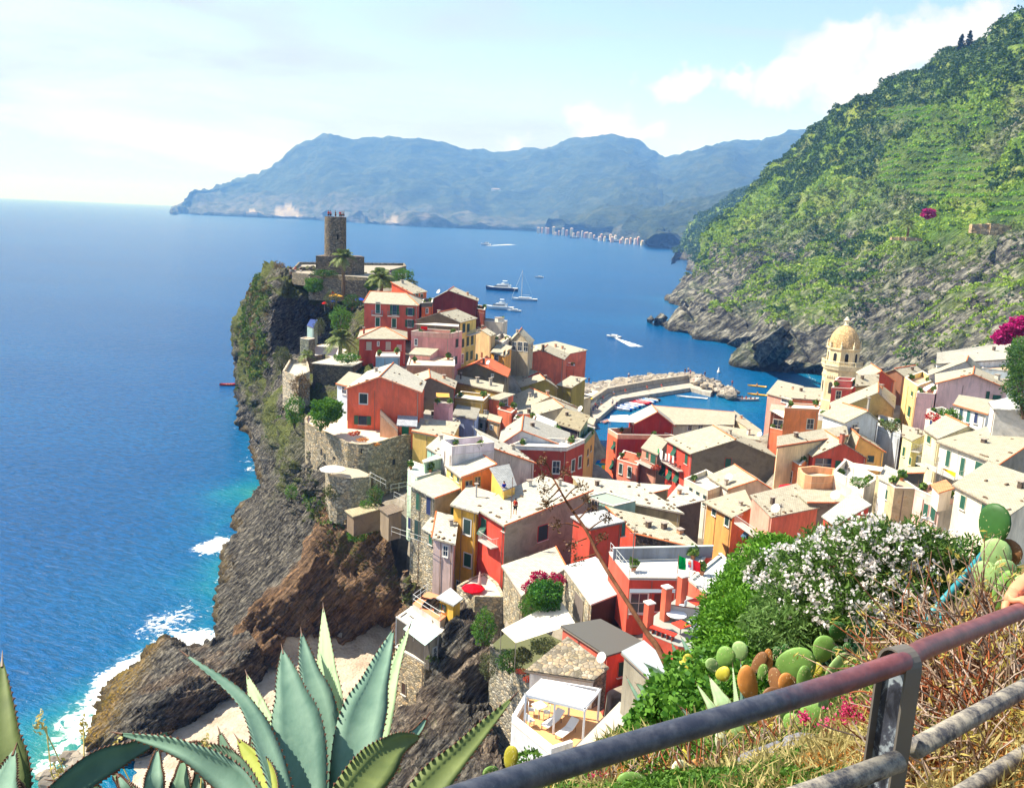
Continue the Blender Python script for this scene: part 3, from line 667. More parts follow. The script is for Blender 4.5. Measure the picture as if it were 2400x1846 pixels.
        if roof == 'slab': rb.slab([pt(-ou, -ov)+up, pt(1+ou, -ov)+up, pt(1+ou, 1+ov)+up, pt(-ou, 1+ov)+up], th)
        elif roof == 'gu':
            rb.slab([pt(-ou, -ov)+up, pt(ap, -ov)+up, pt(ap, 1+ov)+up, pt(-ou, 1+ov)+up], th)
            rb.slab([pt(ap, -ov)+up, pt(1+ou, -ov)+up, pt(1+ou, 1+ov)+up, pt(ap, 1+ov)+up], th)
        elif roof == 'gv':
            rb.slab([pt(-ou, -ov)+up, pt(1+ou, -ov)+up, pt(1+ou, ap)+up, pt(-ou, ap)+up], th)
            rb.slab([pt(-ou, ap)+up, pt(1+ou, ap)+up, pt(1+ou, 1+ov)+up, pt(-ou, 1+ov)+up], th)
        elif roof == 'hip':
            i1, i2 = hip; r1 = pt(i1, ap, rise)+up; r2 = pt(1-i2, ap, rise)+up; zz = -.08
            c4 = [pt(-ou, -ov, zz)+up, pt(1+ou, -ov, zz)+up, pt(1+ou, 1+ov, zz)+up, pt(-ou, 1+ov, zz)+up]
            rb.slab([c4[0], c4[1], r2, r1], th); rb.slab([c4[2], c4[3], r1, r2], th)
            rb.slab([c4[1], c4[2], r2], th)
            rb.slab([c4[3], c4[0], r1], th)
        rf = rb.build('roof', rm, t)
        # ridge and verge tiles
        if ridge:
            lines = []
            if roof == 'gu': lines = [(pt(ap, -ov), pt(ap, 1+ov))]
            if roof == 'gv': lines = [(pt(-ou, ap), pt(1+ou, ap))]
            if roof == 'hip':
                lines = [(r1-up, r2-up), (c4[1]-up, r2-up), (c4[2]-up, r2-up), (c4[0]-up, r1-up), (c4[3]-up, r1-up)]
            if lines:
                rm_ = MB()
                for a, b in lines:
                    if np.linalg.norm(b-a) > .3:
                        rm_.tube([a+up*1.3, b+up*1.3], .11, 6)
                if rm_.V: rm_.build('ridge_tiles', clay(), rf)
        for ed in (edge or ()):
            e_ = {'AB': [(-ou, -ov), (1+ou, -ov)], 'BC': [(1+ou, -ov), (1+ou, 1+ov)], 'CD': [(1+ou, 1+ov), (-ou, 1+ov)], 'DA': [(-ou, 1+ov), (-ou, -ov)]}[ed]
            seq = [pt(*e_[0])]
            if roof == 'gu' and ed == 'AB': seq.append(pt(ap, -ov))
            if roof == 'gu' and ed == 'CD': seq.append(pt(ap, 1+ov))
            if roof == 'gv' and ed == 'BC': seq.append(pt(1+ou, ap))
            if roof == 'gv' and ed == 'DA': seq.append(pt(-ou, ap))
            seq.append(pt(*e_[1])); em = MB(); em.tube([p+up*1.05 for p in seq], .085, 6); em.build('verge_tiles', clay(), rf)
        rr = random.Random(hash(label) % 9999 if False else sum(map(ord, label)))
        for i in range(stones):
            if i % 3 == 2: u, v = rr.uniform(.1, .9), rr.uniform(.1, .9)
            elif i % 3 == 0: u, v = rr.uniform(.02, .98), .03
            else: u, v = (.97 if low != 'DA' else .03), rr.uniform(.05, .95)
            if roof == 'gu' and abs(u-ap) < .05: continue
            p = pt(u, v)+up; oneobj('roof_stone', stone_mesh(), p, rf, rr.uniform(0, 3), rr.uniform(.8, 1.5))
    if not chim and base and roof != 'flat' and stones: chim = ((.25+.5*(len(label) % 2), .62, .42, .65, 'gob'[len(label) % 3]),)
    # chimneys: (u, v, width, height, kind)
    for (u, v, cw, ch, kind) in chim:
        p = pt(u, v); c = MB(); c.box((p[0], p[1], p[2]+ch/2-.1), cw, cw, ch+.2, .5)
        mm = {'g': plaster((.42, .40, .36)), 'o': plaster((.62, .30, .17)), 'b': stucco_old((.12, .09, .07)), 'w': plaster((.68, .66, .6)), 'm': metal((.45, .45, .45), .3), 'r': plaster((.42, .11, .08))}[kind]
        if kind == 'm':
            c = MB(); c.tube([p, p+np.array([0, 0, ch])], cw/2, 10)
        co = c.build('chimney', mm, rf or t)
        k = MB(); k.box((p[0], p[1], p[2]+ch+.13), cw+.22, cw+.22, .07, .5)
        for (a, b) in ((-1, -1), (1, -1), (1, 1), (-1, 1)): k.box((p[0]+a*cw*.36, p[1]+b*cw*.36, p[2]+ch+.03), .08, .08, .16)
        k.build('chimney_cap', flat((.36, .30, .25), .9), co) if rf is None else k.build('chimney_cap', flat((.36, .30, .25), .9), t)
    # walls as planes for windows
    pl = {'AB': (Ap, Bp), 'BC': (Bp, Cp), 'DA': (Dp, Ap)}
    def hit(face, zx, zy):
        a, b = pl[face]; e = (b-a)/np.linalg.norm(b-a); nn = np.array([e[1], -e[0], 0]); v = ray(*px(zone, (zx, zy)))
        s = ((a-EP)@nn)/(v@nn); return EP+v*s, e, nn
    for wv in wins:
        face, wx, wy, ww, wh, st = wv[:6]; colr = wv[6] if len(wv) > 6 else GRN
        p, e, nn = hit(face, wx, wy); l, _, _ = hit(face, wx-ww/2, wy); r_, _, _ = hit(face, wx+ww/2, wy); t_, _, _ = hit(face, wx, wy-wh/2); b_, _, _ = hit(face, wx, wy+wh/2)
        Wm = float(np.clip(abs((r_-l)@e), .3, 3.2)); Hm = float(np.clip(t_[2]-b_[2], .4, 3.6)); AX = (e, nn, np.array([0, 0, 1.]))
        open_ = 'o' in st; frame = 'f' in st
        fw_ = .12 if frame else .05
        fr = MB(); cz = (t_[2]+b_[2])/2; c = np.array([p[0], p[1], cz])
        Wi = Wm*(.5 if open_ and 's' in st else .92)
        for sgn in (-1, 1):
            fr.box(c+e*sgn*(Wi/2+fw_/2)+nn*.03, fw_, .08, Hm+2*fw_, ax=AX)
            fr.box(c+np.array([0, 0, sgn*(Hm/2+fw_/2)])+nn*.03, Wi, .08, fw_, ax=AX)
        fo = fr.build('window', flat((.72, .70, .66)) if frame else flat(mul(wall, .75)), t)
        if 's' in st and not open_:
            for sgn in (-1, 1):
                s_ = MB(); s_.box(c+e*sgn*Wi/4+nn*.045, Wi/2-.015, .05, Hm, ax=AX); s_.build('shutter', shutter(colr), fo)
        elif 's' in st:
            g_ = MB(); g_.box(c+nn*.01, Wi, .03, Hm, ax=AX); g_.build('pane', glass(), fo)
            for sgn in (-1, 1):
                s_ = MB(); s_.box(c+e*sgn*(Wi/2+Wm*.125+.02)+nn*.09, Wm*.25, .04, Hm, ax=AX); s_.build('shutter', shutter(colr), fo)
        elif 'a' in st:   # shutter propped out at the bottom, as awning
            g_ = MB(); g_.box(c+nn*.01, Wi, .03, Hm, ax=AX); g_.build('pane', glass(), fo)
            for sgn in (-1, 1):
                a_ = c+e*sgn*Wi/4; tp = a_+np.array([0, 0, 0.])+nn*.08; bt = a_+np.array([0, 0, -Hm/2])+nn*.6
                s_ = MB(); s_.box(a_+np.array([0, 0, Hm/4])+nn*.05, Wi/2-.015, .05, Hm/2, ax=AX)
                dd = bt-tp; L = np.linalg.norm(dd); dd /= L; s_.box((tp+bt)/2, Wi/2-.03, .04, L, ax=(e, np.cross(dd, e), dd)); s_.build('shutter', shutter(colr), fo)
        elif 'd' in st:
            g_ = MB(); g_.box(c+nn*.02, Wi, .05, Hm, ax=AX); g_.build('door', flat(colr, .6), fo)
        else:
            g_ = MB(); g_.box(c+nn*.01, Wi, .03, Hm, ax=AX); g_.build('pane', glass() if 'g' in st or True else None, fo)
            b2 = MB(); b2.box(c+nn*.04, .05, .03, Hm, ax=AX); b2.box(c+nn*.04, Wi, .03, .05, ax=AX); b2.build('glazing_bar', flat((.6, .6, .58)), fo)
        if Hm < 1.9:
            sb = MB(); sb.box(c+np.array([0, 0, -Hm/2-fw_-.03])+nn*.08, Wi+.24, .18, .06, ax=AX); sb.build('sill', flat((.6, .58, .54)), fo)
    for (u_, v_, sz) in [(x[0], x[1], x[2]) for x in dish]:
        p = pt(u_, v_); dd = np.array([-.62, -.5, .5]); dd /= np.linalg.norm(dd); a = np.cross(dd, [0, 0, 1.]); a /= np.linalg.norm(a); b = np.cross(a, dd)
        dm = MB(); V = []; Fq = []; c0 = p+np.array([0, 0, 1.]); n = 16
        for i, (rr_, dp) in enumerate(((0.01, 0), (.5, .04), (1., .14))):
            for k in range(n): V.append(c0+sz/2*rr_*(a*math.cos(k*2*math.pi/n)+b*math.sin(k*2*math.pi/n))+dd*dp*sz)
        for i in range(2):
            for k in range(n): Fq.append((i*n+k, i*n+(k+1) % n, (i+1)*n+(k+1) % n, (i+1)*n+k))
        dm.add(V, Fq); dm.tube([c0+dd*.02, c0+dd*sz*.5], .02, 5); dm.tube([p-np.array([0, 0, .1]), c0-dd*.05], .03, 6)
        dm.build('satellite_dish', flat((.78, .77, .74), .5), t)
    for (face, wx, wy, ww, dep, rcol) in bals:
        p, e, nn = hit(face, wx, wy); l, _, _ = hit(face, wx-ww/2, wy); r_, _, _ = hit(face, wx+ww/2, wy); Wm = min(9., abs((r_-l)@e)); AX = (e, nn, np.array([0, 0, 1.]))
        s_ = MB(); s_.box(p+nn*(dep/2+.02), Wm, dep, .14, ax=AX); bo = s_.build('balcony', flat((.55, .52, .47), .8), t)
        rl = MB(); n = max(6, int(Wm/.22))
        for i in range(n+1):
            c = p+e*Wm*(i/n-.5)+nn*(dep-.03); rl.box(c+np.array([0, 0, .55]), .025, .025, .95, ax=AX)
        for sgn in (-.5, .5):
            for j in range(1, 4): rl.box(p+e*Wm*sgn*.985+nn*dep*j/4+np.array([0, 0, .55]), .025, .025, .95, ax=AX)
            rl.box(p+e*Wm*sgn*.985+nn*dep/2+np.array([0, 0, 1.04]), .05, dep, .04, ax=AX)
        rl.box(p+nn*(dep-.03)+np.array([0, 0, 1.04]), Wm, .05, .04, ax=AX); rl.build('railing', metal(rcol), bo)
    if roof in ('slab', 'gv', 'hip') and lu > 2.5 and (low == 'AB' or roof != 'slab'):
        g_ = MB(); a_ = pt(-ou, -ov); b_ = pt(1+ou, -ov); z_ = np.array([0, 0, -.06]); g_.tube([a_+z_, b_+z_], .065, 6); g_.build('gutter', metal((.16, .12, .09)), t)
    if lu > 2.5 and h > 4:
        e = (Bp-Ap)/np.linalg.norm(Bp-Ap); nn = np.array([e[1], -e[0], 0]); g_ = MB(); b_ = Bp-e*.25+nn*.09; g_.tube([b_+np.array([0, 0, -.15]), b_+np.array([0, 0, -h+.5])], .045, 6); g_.build('drainpipe', metal((.20, .13, .09) if len(label) % 2 else (.34, .32, .28)), t)
        if len(label) % 3 == 0: g_ = MB(); b_ = Ap*.62+Bp*.38+nn*.06; g_.tube([b_+np.array([0, 0, -.1]), b_+np.array([0, 0, -h+.5])], .035, 5); g_.build('drainpipe', metal((.22, .14, .1)), t)
    if roof == 'flat' and base and par > .05 and d > 60:
        for i_, (u_, v_) in enumerate(((.14, .3), (.86, .7))):
            q_ = pt(u_, v_); k_ = .45+.15*i_; pl_t = thing('potted_plant', '%s potted plant on top of the %s' % (('small', 'larger')[i_], ' '.join(label.split()[:8])), 'potted plant', q_); pm_ = MB(); pm_.tube([q_, q_+np.array([0, 0, .45])], [.18, .26], 8); pm_.build('pot', clay((.50, .20, .10)), pl_t)
            vv_ = NR.normal(size=(60, 3)); vv_ /= np.linalg.norm(vv_, axis=1, keepdims=True); cc_ = q_+np.array([0, 0, .45+k_*.7])+vv_*k_*.7; ww_ = NR.normal(size=(60, 3))*.13; LV = np.stack([cc_-ww_, cc_+ww_[:, [1, 2, 0]], cc_+ww_, cc_-ww_[:, [1, 2, 0]]], 1).reshape(-1, 3); mobj('foliage', LV, np.arange(240).reshape(-1, 4), leafmat((.05, .13, .02), (.2, .3, .05), .25), pl_t)
    return dict(t=t, q=q, ze=ze, pt=pt, hit=hit, rf=rf)
def poly(name, label, zone, d, pts, h, wall=(.4, .4, .4), wk='r', par=.9, floor=(.55, .48, .38), cat='terrace', group=None, pw=.3, open_edges=(), base=True, ref=0, pc=None, wins=()):
    p0 = P(*px(zone, pts[ref]), d); ze = p0[2]; q = [Z(*px(zone, p), ze) for p in pts]; cen = sum(q)/len(q); z0 = ze-h
    if base: BASES.append((cen[0], cen[1], z0+1, 6))
    t = thing(name, label, cat, (cen[0], cen[1], z0), group); m1 = {'p': plaster, 's': stucco_old, 'r': rubble}[wk](wall)
    mb = MB(); mb.prism(q, z0, ze-.02); mb.build('wall', m1, t)
    f = MB(); f.slab([p+np.array([0, 0, .03]) for p in q], .04); f.build('terrace_floor', flat(floor, .85), t)
    if par > 0:
        pm = MB(); n = len(q)
        for k in range(n):
            if k in open_edges: continue
            a, b = q[k], q[(k+1) % n]; L = np.linalg.norm(b-a); e = (b-a)/L; nn = np.array([-e[1], e[0], 0]); m_ = (a+b)/2+nn*(pw/2-.004*k)
            pm.box((m_[0], m_[1], ze+par/2+.02+.003*k), L-.01, pw, par, ax=(e, nn, np.array([0, 0, 1.])))
        pm.build('parapet', m1 if pc is None else plaster(pc), t)
    for (i, wx, wy, ww, wh) in wins:
        a, b = q[i], q[(i+1) % len(q)]; e = (b-a)/np.linalg.norm(b-a); nn = np.array([e[1], -e[0], 0]); 
        def ht(x, y):
            v = ray(*px(zone, (x, y))); return EP+v*(((a-EP)@nn)/(v@nn))
        c = ht(wx, wy); g = MB(); g.box(c+nn*.01, abs((ht(wx+ww/2, wy)-ht(wx-ww/2, wy))@e), .06, abs(ht(wx, wy-wh/2)[2]-ht(wx, wy+wh/2)[2]), ax=(e, nn, np.array([0, 0, 1.]))); g.build('window', flat((.03, .028, .025), .9), t)
    return dict(t=t, q=q, ze=ze)
c_red = rgb(196, 82, 66); c_or = rgb(238, 92, 50); c_orange = rgb(240, 120, 50); c_yel = rgb(250, 190, 60); c_ltyel = rgb(240, 205, 110); c_pink = rgb(235, 170, 165); c_white = rgb(222, 214, 202)
c_brick = rgb(190, 60, 48); c_maroon = rgb(130, 40, 50); c_cream = rgb(240, 215, 170); c_coral = rgb(235, 115, 80); c_olive = rgb(150, 138, 55); c_grey = rgb(128, 112, 88); c_green = rgb(150, 190, 160); c_tan = rgb(225, 165, 120); c_shade_blue = rgb(120, 175, 205); c_stone = (.36, .31, .24)
# -- on the headland, below the castle
house('red_house', 'two storey red house with green shutters and dormer doors below the castle palms', 2, 185, (235,305), (782,332), (830,262), 7.5, 'hip', rise=1.7, hip=(.02, .28), wall=c_red, stones=9,
      wins=[('AB',375,355,45,110,'fs'),('AB',545,372,90,105,'fos'),('AB',705,395,90,75,'fos'),('AB',372,500,45,90,'fs'),('AB',540,510,45,90,'fs'),('AB',700,515,90,75,'fos')], bals=[('AB',372,432,110,.9,(.1,.2,.3)),('AB',540,440,120,.9,(.1,.2,.15))], edge=['DA'])
house('orange_house', 'small bright orange house with sloping roof behind the red house with dormer doors', 2, 196, (515,185), (728,212), (872,190), 7, 'slab', low='BC', rise=1.9, wall=rgb(225, 75, 35), wall2=rgb(235, 110, 40), wins=[('BC',772,232,28,38,'fs',(.05,.08,.02)),('BC',822,238,24,45,'fs',(.05,.08,.02))], chim=[(.15,.5,.6,.7,'g')], stones=6, edge=['AB'])
house('lower_orange_annex', 'narrow orange annex with balcony beside the small bright orange house', 2, 192, (822,350), (930,345), (940,300), 6, 'flat', wall=rgb(235, 100, 40), wins=[('AB',875,385,25,45,'f')], par=.9, pc=(.12,.12,.11))
house('maroon_house', 'long dark maroon gabled house with a white satellite dish on the headland', 2, 205, (930,268), (1392,285), (1400,262), 7, 'gu', ap=.36, rise=2.2, wall=c_maroon, D=(1010,222), stones=9, dish=[(.16,-.12,1.1)], edge=[])
house('maroon_terrace', 'low maroon terrace block with white pergola blind right of the maroon house', 2, 202, (1385,395), (1465,410), (1478,372), 7, 'flat', wall=rgb(110, 35, 35), par=.7)
house('yellow_tall_house', 'tall pale yellow house with dark green shutters and weathered grey gable', 2, 172, (775,478), (1216,505), (1380,462), 10, 'gu', ap=.5, rise=1.6, wall=c_grey, wk='s', wall2=c_ltyel, wk2='p', stones=14,
      wins=[('BC',1253,560,28,85,'s',DGR),('BC',1298,560,26,80,'s',DGR),('BC',1293,698,24,85,'s',DGR),('BC',1338,685,24,85,'s',DGR),('BC',1244,715,22,80,'s',DGR),('BC',1285,850,24,85,'s'),('BC',1332,838,24,82,'s')], bals=[('BC',1330,620,110,.9,(.3,.3,.3))])
house('pink_terrace_house', 'pink house with a shaded roof terrace and red cloth hung on its rail', 2, 162, (715,640), (1105,668), (1236,640), 9, 'flat', wall=rgb(225, 150, 150), par=.8, pc=rgb(225, 170, 160), wins=[('AB',765,705,25,60,'f'),('BC',1182,715,30,85,'s',DGR),('BC',1172,890,26,80,'s',DGR),('BC',1238,875,20,90,'f')])
house('red_cottage', 'one storey dull red cottage with pale closed shutters and pyramid roof', 2, 172, (183,670), (657,674), (656,600), 5.5, 'hip', rise=1.5, hip=(.45, .45), wall=rgb(170, 50, 42), over=.4, wins=[('AB',282,742,60,80,'s',(.5,.45,.36)),('AB',378,722,14,36,'f'),('AB',480,742,58,80,'s',(.5,.45,.36)),('AB',592,762,56,60,'s',(.5,.42,.4))], chim=[(.5,.5,.7,.5,'o'),(.08,.35,.35,1.6,'r')])
house('shade_blue_block', 'flat roofed block with a pale blue front beside the red cottage', 2, 160, (352,864), (598,864), (600,822), 5, 'flat', wall=c_shade_blue, par=.15, floor=(.7,.68,.62), pc=(.7,.7,.66))  # white front; the blue of its shade is put into the wall colour
house('tan_terrace_house', 'tan house with a tiled roof terrace and square brick pillars', 2, 152, (672,952), (1160,962), (1160,862), 8, 'flat', wall=rgb(215, 150, 115), par=.12, floor=(.72,.55,.38))
house('white_roofed_hut', 'small hut with folded cream parasols behind the tan roof terrace', 2, 158, (700,830), (905,845), (1095,760), 4, 'slab', low='AB', rise=1.3, wall=c_pink, over=.2, edge=['CD'], D=(870,735))
house('red_tiled_house', 'olive grey house with the only bright red pantile roof', 2, 161, (1170,1000), (1694,1062), (1724,985), 6, 'gu', ap=.4, rise=1.9, wall=(.20,.17,.11), wk='s', rk='clay', edge=['AB'], chim=[(.5,.25,.35,1.,'b')], dish=[(.62,.1,.9)], D=(1330,930), wins=[('AB',1548,1045,20,14,'f')])
house('yellow_door_house', 'deep yellow house with dark doorway under the seaward pergolas', 2, 176, (1535,812), (1672,850), (1742,778), 6, 'slab', low='AB', rise=.5, wall=rgb(245, 165, 60), wins=[('AB',1588,865,38,55,'f'),('BC',1668,815,20,40,'s',DGR),('BC',1708,808,20,40,'s',DGR)])
house('tan_gabled_house', 'narrow tan house with orange balcony between yellow shuttered house and pergolas', 2, 184, (1380,590), (1530,645), (1576,625), 9, 'gu', ap=.35, rise=.6, wall=rgb(205, 170, 120), wins=[('AB',1388,862,22,75,'s',DGR),('AB',1440,840,18,60,'s',(.3,.08,.03))], stones=4)
house('long_white_wall_house', 'long grey white blank wall with square white chimney stack above the sea', 2, 202, (1320,490), (1652,525), (1700,500), 6, 'flat', wall=rgb(205, 200, 190), par=.3, chim=[(.85,.3,1.6,1.2,'w')], floor=(.5,.5,.48))
house('arched_loggia_house', 'house with dark open arches and hanging blue white curtains near the sea', 2, 192, (1735,692), (1925,720), (1967,682), 9, 'gu', ap=.42, rise=2.2, wall=rgb(190, 175, 145), D=(1755,645), wins=[('AB',1770,745,40,80,'f'),('AB',1830,750,45,90,'f'),('AB',1890,755,45,90,'f'),('BC',1948,730,12,60,'f')], stones=6)
house('white_loggia', 'white terrace with netting below the long grey white wall', 2, 187, (1545,712), (1645,755), (1735,690), 5, 'flat', wall=c_white, par=.8)
house('coral_gabled_house', 'wide coral gabled house with black chimney stack seaward of the terraces', 7, 205, (35,125), (440,155), 9., 8, 'gu', ap=.53, rise=1.9, wall=c_coral, stones=10, chim=[(.56,-.02,.55,1.4,'b')], dish=[(.42,.0,.7)])
house('coral_ridge_house', 'second coral house whose thin roof shows behind the wide gabled one', 7, 216, (172,40), (432,118), 7., 7, 'slab', low='AB', rise=1., wall=c_coral, stones=6, chim=[(.4,.5,.5,.8,'o'),(.62,.5,.5,.8,'o')])
house('coral_end_block', 'coral end block with white awnings at the seaward tip of the terraces', 7, 211, (432,232), (533,238), (530,214), 8, 'flat', wall=c_coral, par=.8)
house('olive_gabled_house', 'olive green windowless house with broad gable near the breakwater', 7, 185, (78,390), (386,394), 6., 6, 'gu', ap=.65, rise=1.7, wall=c_olive, stones=6)
house('olive_rear_house', 'olive house end with high flat eave behind the gabled olive one', 7, 191, (388,372), (510,392), 6., 7, 'slab', low='AB', rise=1.2, wall=mul(c_olive, 1.1), stones=5)
house('brick_red_house', 'brick red house wall with a slate verge behind the olive gable', 7, 196, (32,345), (325,322), 7., 8, 'gu', ap=.62, rise=2., wall=c_brick, stones=4)
house('pale_roof_house', 'house under a broad cream roof between the olive gable and the harbour', 7, 174, (85,585), (555,560), 9., 6, 'gu', ap=.48, rise=2.4, wall=c_cream, stones=8, chim=[(.55,.3,.5,.9,'o'),(.3,.5,.45,.8,'g')])
house('lower_pale_roof_house', 'house under a cream roof with brown chimney just uphill of black walled house', 7, 158, (98,660), (655,655), 7., 6, 'gu', ap=.6, rise=2.1, wall=c_cream, stones=8, chim=[(.12,.3,.5,.9,'b')], dish=[(.9,.2,1.1)])
house('seaside_long_roof', 'pale roof strip directly beside the breakwater cafe', 7, 200, (330,470), (520,520), 6., 6, 'slab', low='AB', rise=.7, wall=c_cream, stones=4)
house('shade_dark_house', 'black walled house under a mottled stone tile roof', 4, 140, (1315,218), (1562,294), (1648,208), 7, 'slab', low='AB', rise=.9, wall=(.022,.024,.045), wall2=rgb(150, 180, 140), rc=(.34,.29,.19), wins=[('BC',1585,345,14,80,'s',(.1,.25,.2)),('BC',1610,320,14,75,'s',(.1,.25,.2))], stones=8, over=.4)  # dark grey wall, with its shade put into the near-black navy colour
house('striped_awning_house', 'grey house end with striped blind overlooking the harbour slip', 4, 150, (1645,215), (1702,240), (1722,215), 9, 'slab', low='AB', rise=.4, wall=rgb(190, 190, 195), wins=[('AB',1672,275,40,60,'s',(.4,.42,.5))])
house('street_corner_house', 'ochre house with green balcony at the crowded harbour street corner', 4, 139, (1530,432), (1612,452), (1722,325), 14, 'flat', wall=rgb(215, 170, 90), wall2=rgb(220, 175, 95), par=.9, pc=rgb(120, 160, 130), floor=(.1,.25,.15), wins=[('BC',1648,520,14,60,'s',DGR),('BC',1680,480,12,55,'s',DGR),('BC',1650,620,14,60,'s',DGR)])
house('white_gabled_house', 'white gabled house with terracotta verge and white chimney over red walls', 4, 126, (752,445), (1462,482), 9.5, 3.2, 'gu', ap=.3, rise=2.35, wall=rgb(205, 208, 215), stones=3, edge=['AB'], over=.35, chim=[(.97,.05,.4,1.1,'w'),(.45,.5,.5,.6,'b')], rc=(.42,.40,.35))
house('dark_red_street_house', 'dark red house with white framed window and balustraded corner by the street', 4, 122, (835,492), (1432,512), (1616,428), 14, 'flat', wall=rgb(175, 55, 42), par=.5, pc=(.72,.72,.72), floor=(.6,.6,.58), wins=[('AB',1325,675,74,120,'fg'),('BC',1497,655,32,110,'fs',DGR),('BC',1566,620,30,110,'fs',DGR)], dish=[(.92,-.05,.8)])
house('pinkish_terrace_house', 'pale pink roof terrace crowded with pots beside the cream gable', 4, 104, (148,478), (256,548), (690,505), 8, 'flat', wall=rgb(225, 218, 215), par=1., pc=rgb(232, 222, 228), floor=(.62,.5,.5))
house('cream_gable_house', 'cream house with half gable and long terracotta verge in the village middle', 4, 108, (692,598), (1098,632), (915,492), 10, 'slab', low='BC', rise=1.4, wall=rgb(232, 225, 212), rc=SLW, edge=['AB'], stones=12, D=(512,398))
house('yellow_attic_house', 'yellow house with orange gable and timber framed veranda', 4, 100, (205,657), (362,777), (690,735), 6, 'slab', low='AB', rise=1., wall=c_ltyel, wall2=rgb(235, 130, 50), rc=SLW, edge=['BC','CD'], wins=[('AB',262,745,28,60,'s',DGR),('AB',327,795,28,60,'s',DGR),('BC',430,860,75,95,'',),('BC',520,820,60,95,'')])
house('corrugated_roof_house', 'amber house wall below a grey corrugated roof', 4, 97, (790,905), (905,862), (828,735), 5, 'slab', low='AB', rise=.9, D=(665,770), wall=rgb(245, 185, 70), rc=(.33,.34,.34))
house('stone_shutter_house', 'rubble stone house with green and blue shutters under a white roof', 8, 97, (278,100), (518,197), (812,88), 12, 'slab', low='BC', rise=.35, wall=(.40,.36,.28), wk='r', wall2=(.27,.25,.21), wk2='s', rc=SLW, edge=['BC'], over=.4, D=(560,5),
      wins=[('AB',353,240,48,170,'s'),('AB',460,285,48,175,'s',BLU),('AB',343,530,62,195,'s',DGR),('AB',264,460,26,110,'s',BLU),('BC',703,345,46,170,'s')], dish=[(.98,.93,.9)])
house('stone_lower_house', 'little stone lean-to with green shutter between stone and pink houses', 8, 93, (405,517), (508,578), (600,500), 8, 'slab', low='AB', rise=.5, wall=(.38,.35,.28), wk='r', rc=SLW, stones=3, wins=[('AB',480,622,36,110,'s')])
house('pink_tower_house', 'tall narrow pale pink house standing in front of the yellow one', 8, 89, (507,612), (714,668), (745,470), 9, 'slab', low='AB', rise=.7, wall=rgb(225, 195, 190), rc=SLW, stones=8, edge=['DA'], wins=[('AB',632,745,46,100,'fg')])
house('yellow_cliff_house', 'tall bright yellow house with white framed green shutters above the cove', 8, 92, (715,272), (948,342), (1110,195), 14, 'slab', low='AB', rise=.3, wall=rgb(250, 180, 45), rc=SLW, D=(880,120), over=.4, chim=[(.55,.6,.25,1.6,'m')], wins=[('AB',853,497,78,150,'fs',DGR),('AB',858,838,78,130,'fs'),('AB',765,1085,40,60,'f')])
h30 = house('red_grey_corner_house', 'large front house with red side, weathered grey wall and broad white roof', 4, 88, (492,1080), (800,1264), (1655,995), 14, 'slab', low='AB', rise=.9, wall=rgb(225, 62, 45), wall2=(.33,.29,.22), wk2='s', rc=SLW, edge=['BC'], stones=18, over=.35, D=(1180,850),
      wins=[('BC',1187,1345,105,150,'s',DGR),('AB',587,1280,60,170,'a'),('AB',790,1300,26,55,'s',(.03,.2,.15))], chim=[(.12,.72,.45,.7,'w'),(.5,.92,.35,.8,'g')], dish=[(1.02,.62,.95)], bals=[('AB',665,1450,140,.9,(.6,.58,.55))])
house('broad_roof_house', 'ochre walled house under a broad white roof dotted with brown stones', 5, 101, (0,1222), (938,1402), (480,1142), 6, 'slab', low='AB', rise=.5, wall=rgb(185, 165, 115), wall2=rgb(160,140,100), rc=SLW, stones=26, over=.3, D=(-160,1075))
house('teal_wall_house', 'pale teal house front with small terrace below the broad roofs', 5, 98, (-60,1250), (250,1345), (480,1290), 8, 'flat', wall=rgb(145, 190, 170), par=.05, floor=(.3,.35,.3), wins=[('AB',60,1330,60,120,'f')])
house('dark_gable_house', 'dark stained grey house end below a small cream roof', 5, 108, (795,1290), (882,1345), (1150,1305), 11, 'slab', low='AB', rise=.5, wall=(.12,.10,.08), wk='s', rc=SLW, stones=8, D=(935,1175))
house('beige_gable_house', 'small beige gable with chimney box between two cream roofs', 5, 114, (620,1205), (792,1215), (812,1175), 6, 'slab', low='DA', rise=.6, wall=rgb(200, 170, 120), rc=SLW, edge=['AB'], D=(560,1120))
house('three_chimney_house', 'red and stone house whose cream roof carries three squat chimneys', 0, 92, (1425,1203), (1490,1251), (1640,1286), 7, 'slab', low='BC', rise=.6, wall=rgb(215, 65, 45), wall2=(.10,.085,.07), wk2='r', rc=SL, stones=16, edge=['AB','BC'], chim=[(.55,.42,.5,.7,'b'),(.45,.72,.5,.7,'b'),(.5,.95,.55,.5,'o')])
house('red_court_house', 'peeling red courtyard wall with teal door beside the three chimneys', 5, 90, (20,1560), (335,1495), 3., 6, 'slab', low='AB', rise=.2, wall=rgb(205, 62, 45), rc=(.5,.5,.5), wins=[('AB',350,1570,40,130,'d',(.02,.12,.1))])
house('striped_red_house', 'deep red house with pale horizontal stripes and broad gable at the harbour', 5, 168, (470,492), (868,508), (822,440), 8, 'gu', ap=.55, rise=2.5, wall=rgb(170, 22, 26), rc=SLW, D=(415,420), over=.4, edge=['AB'])
h56 = house('striped_lower_house', 'lower block of the striped red house with orange shuttered side and roof terrace', 5, 163, (193,585), (292,648), (868,655), 15, 'flat', wall=rgb(235, 95, 55), wall2=rgb(165, 22, 26), par=.8, pc=rgb(225, 170, 140), floor=(.5,.2,.12), D=(600,570), wins=[('AB',262,710,26,85,'a'),('AB',245,910,28,100,'a')])
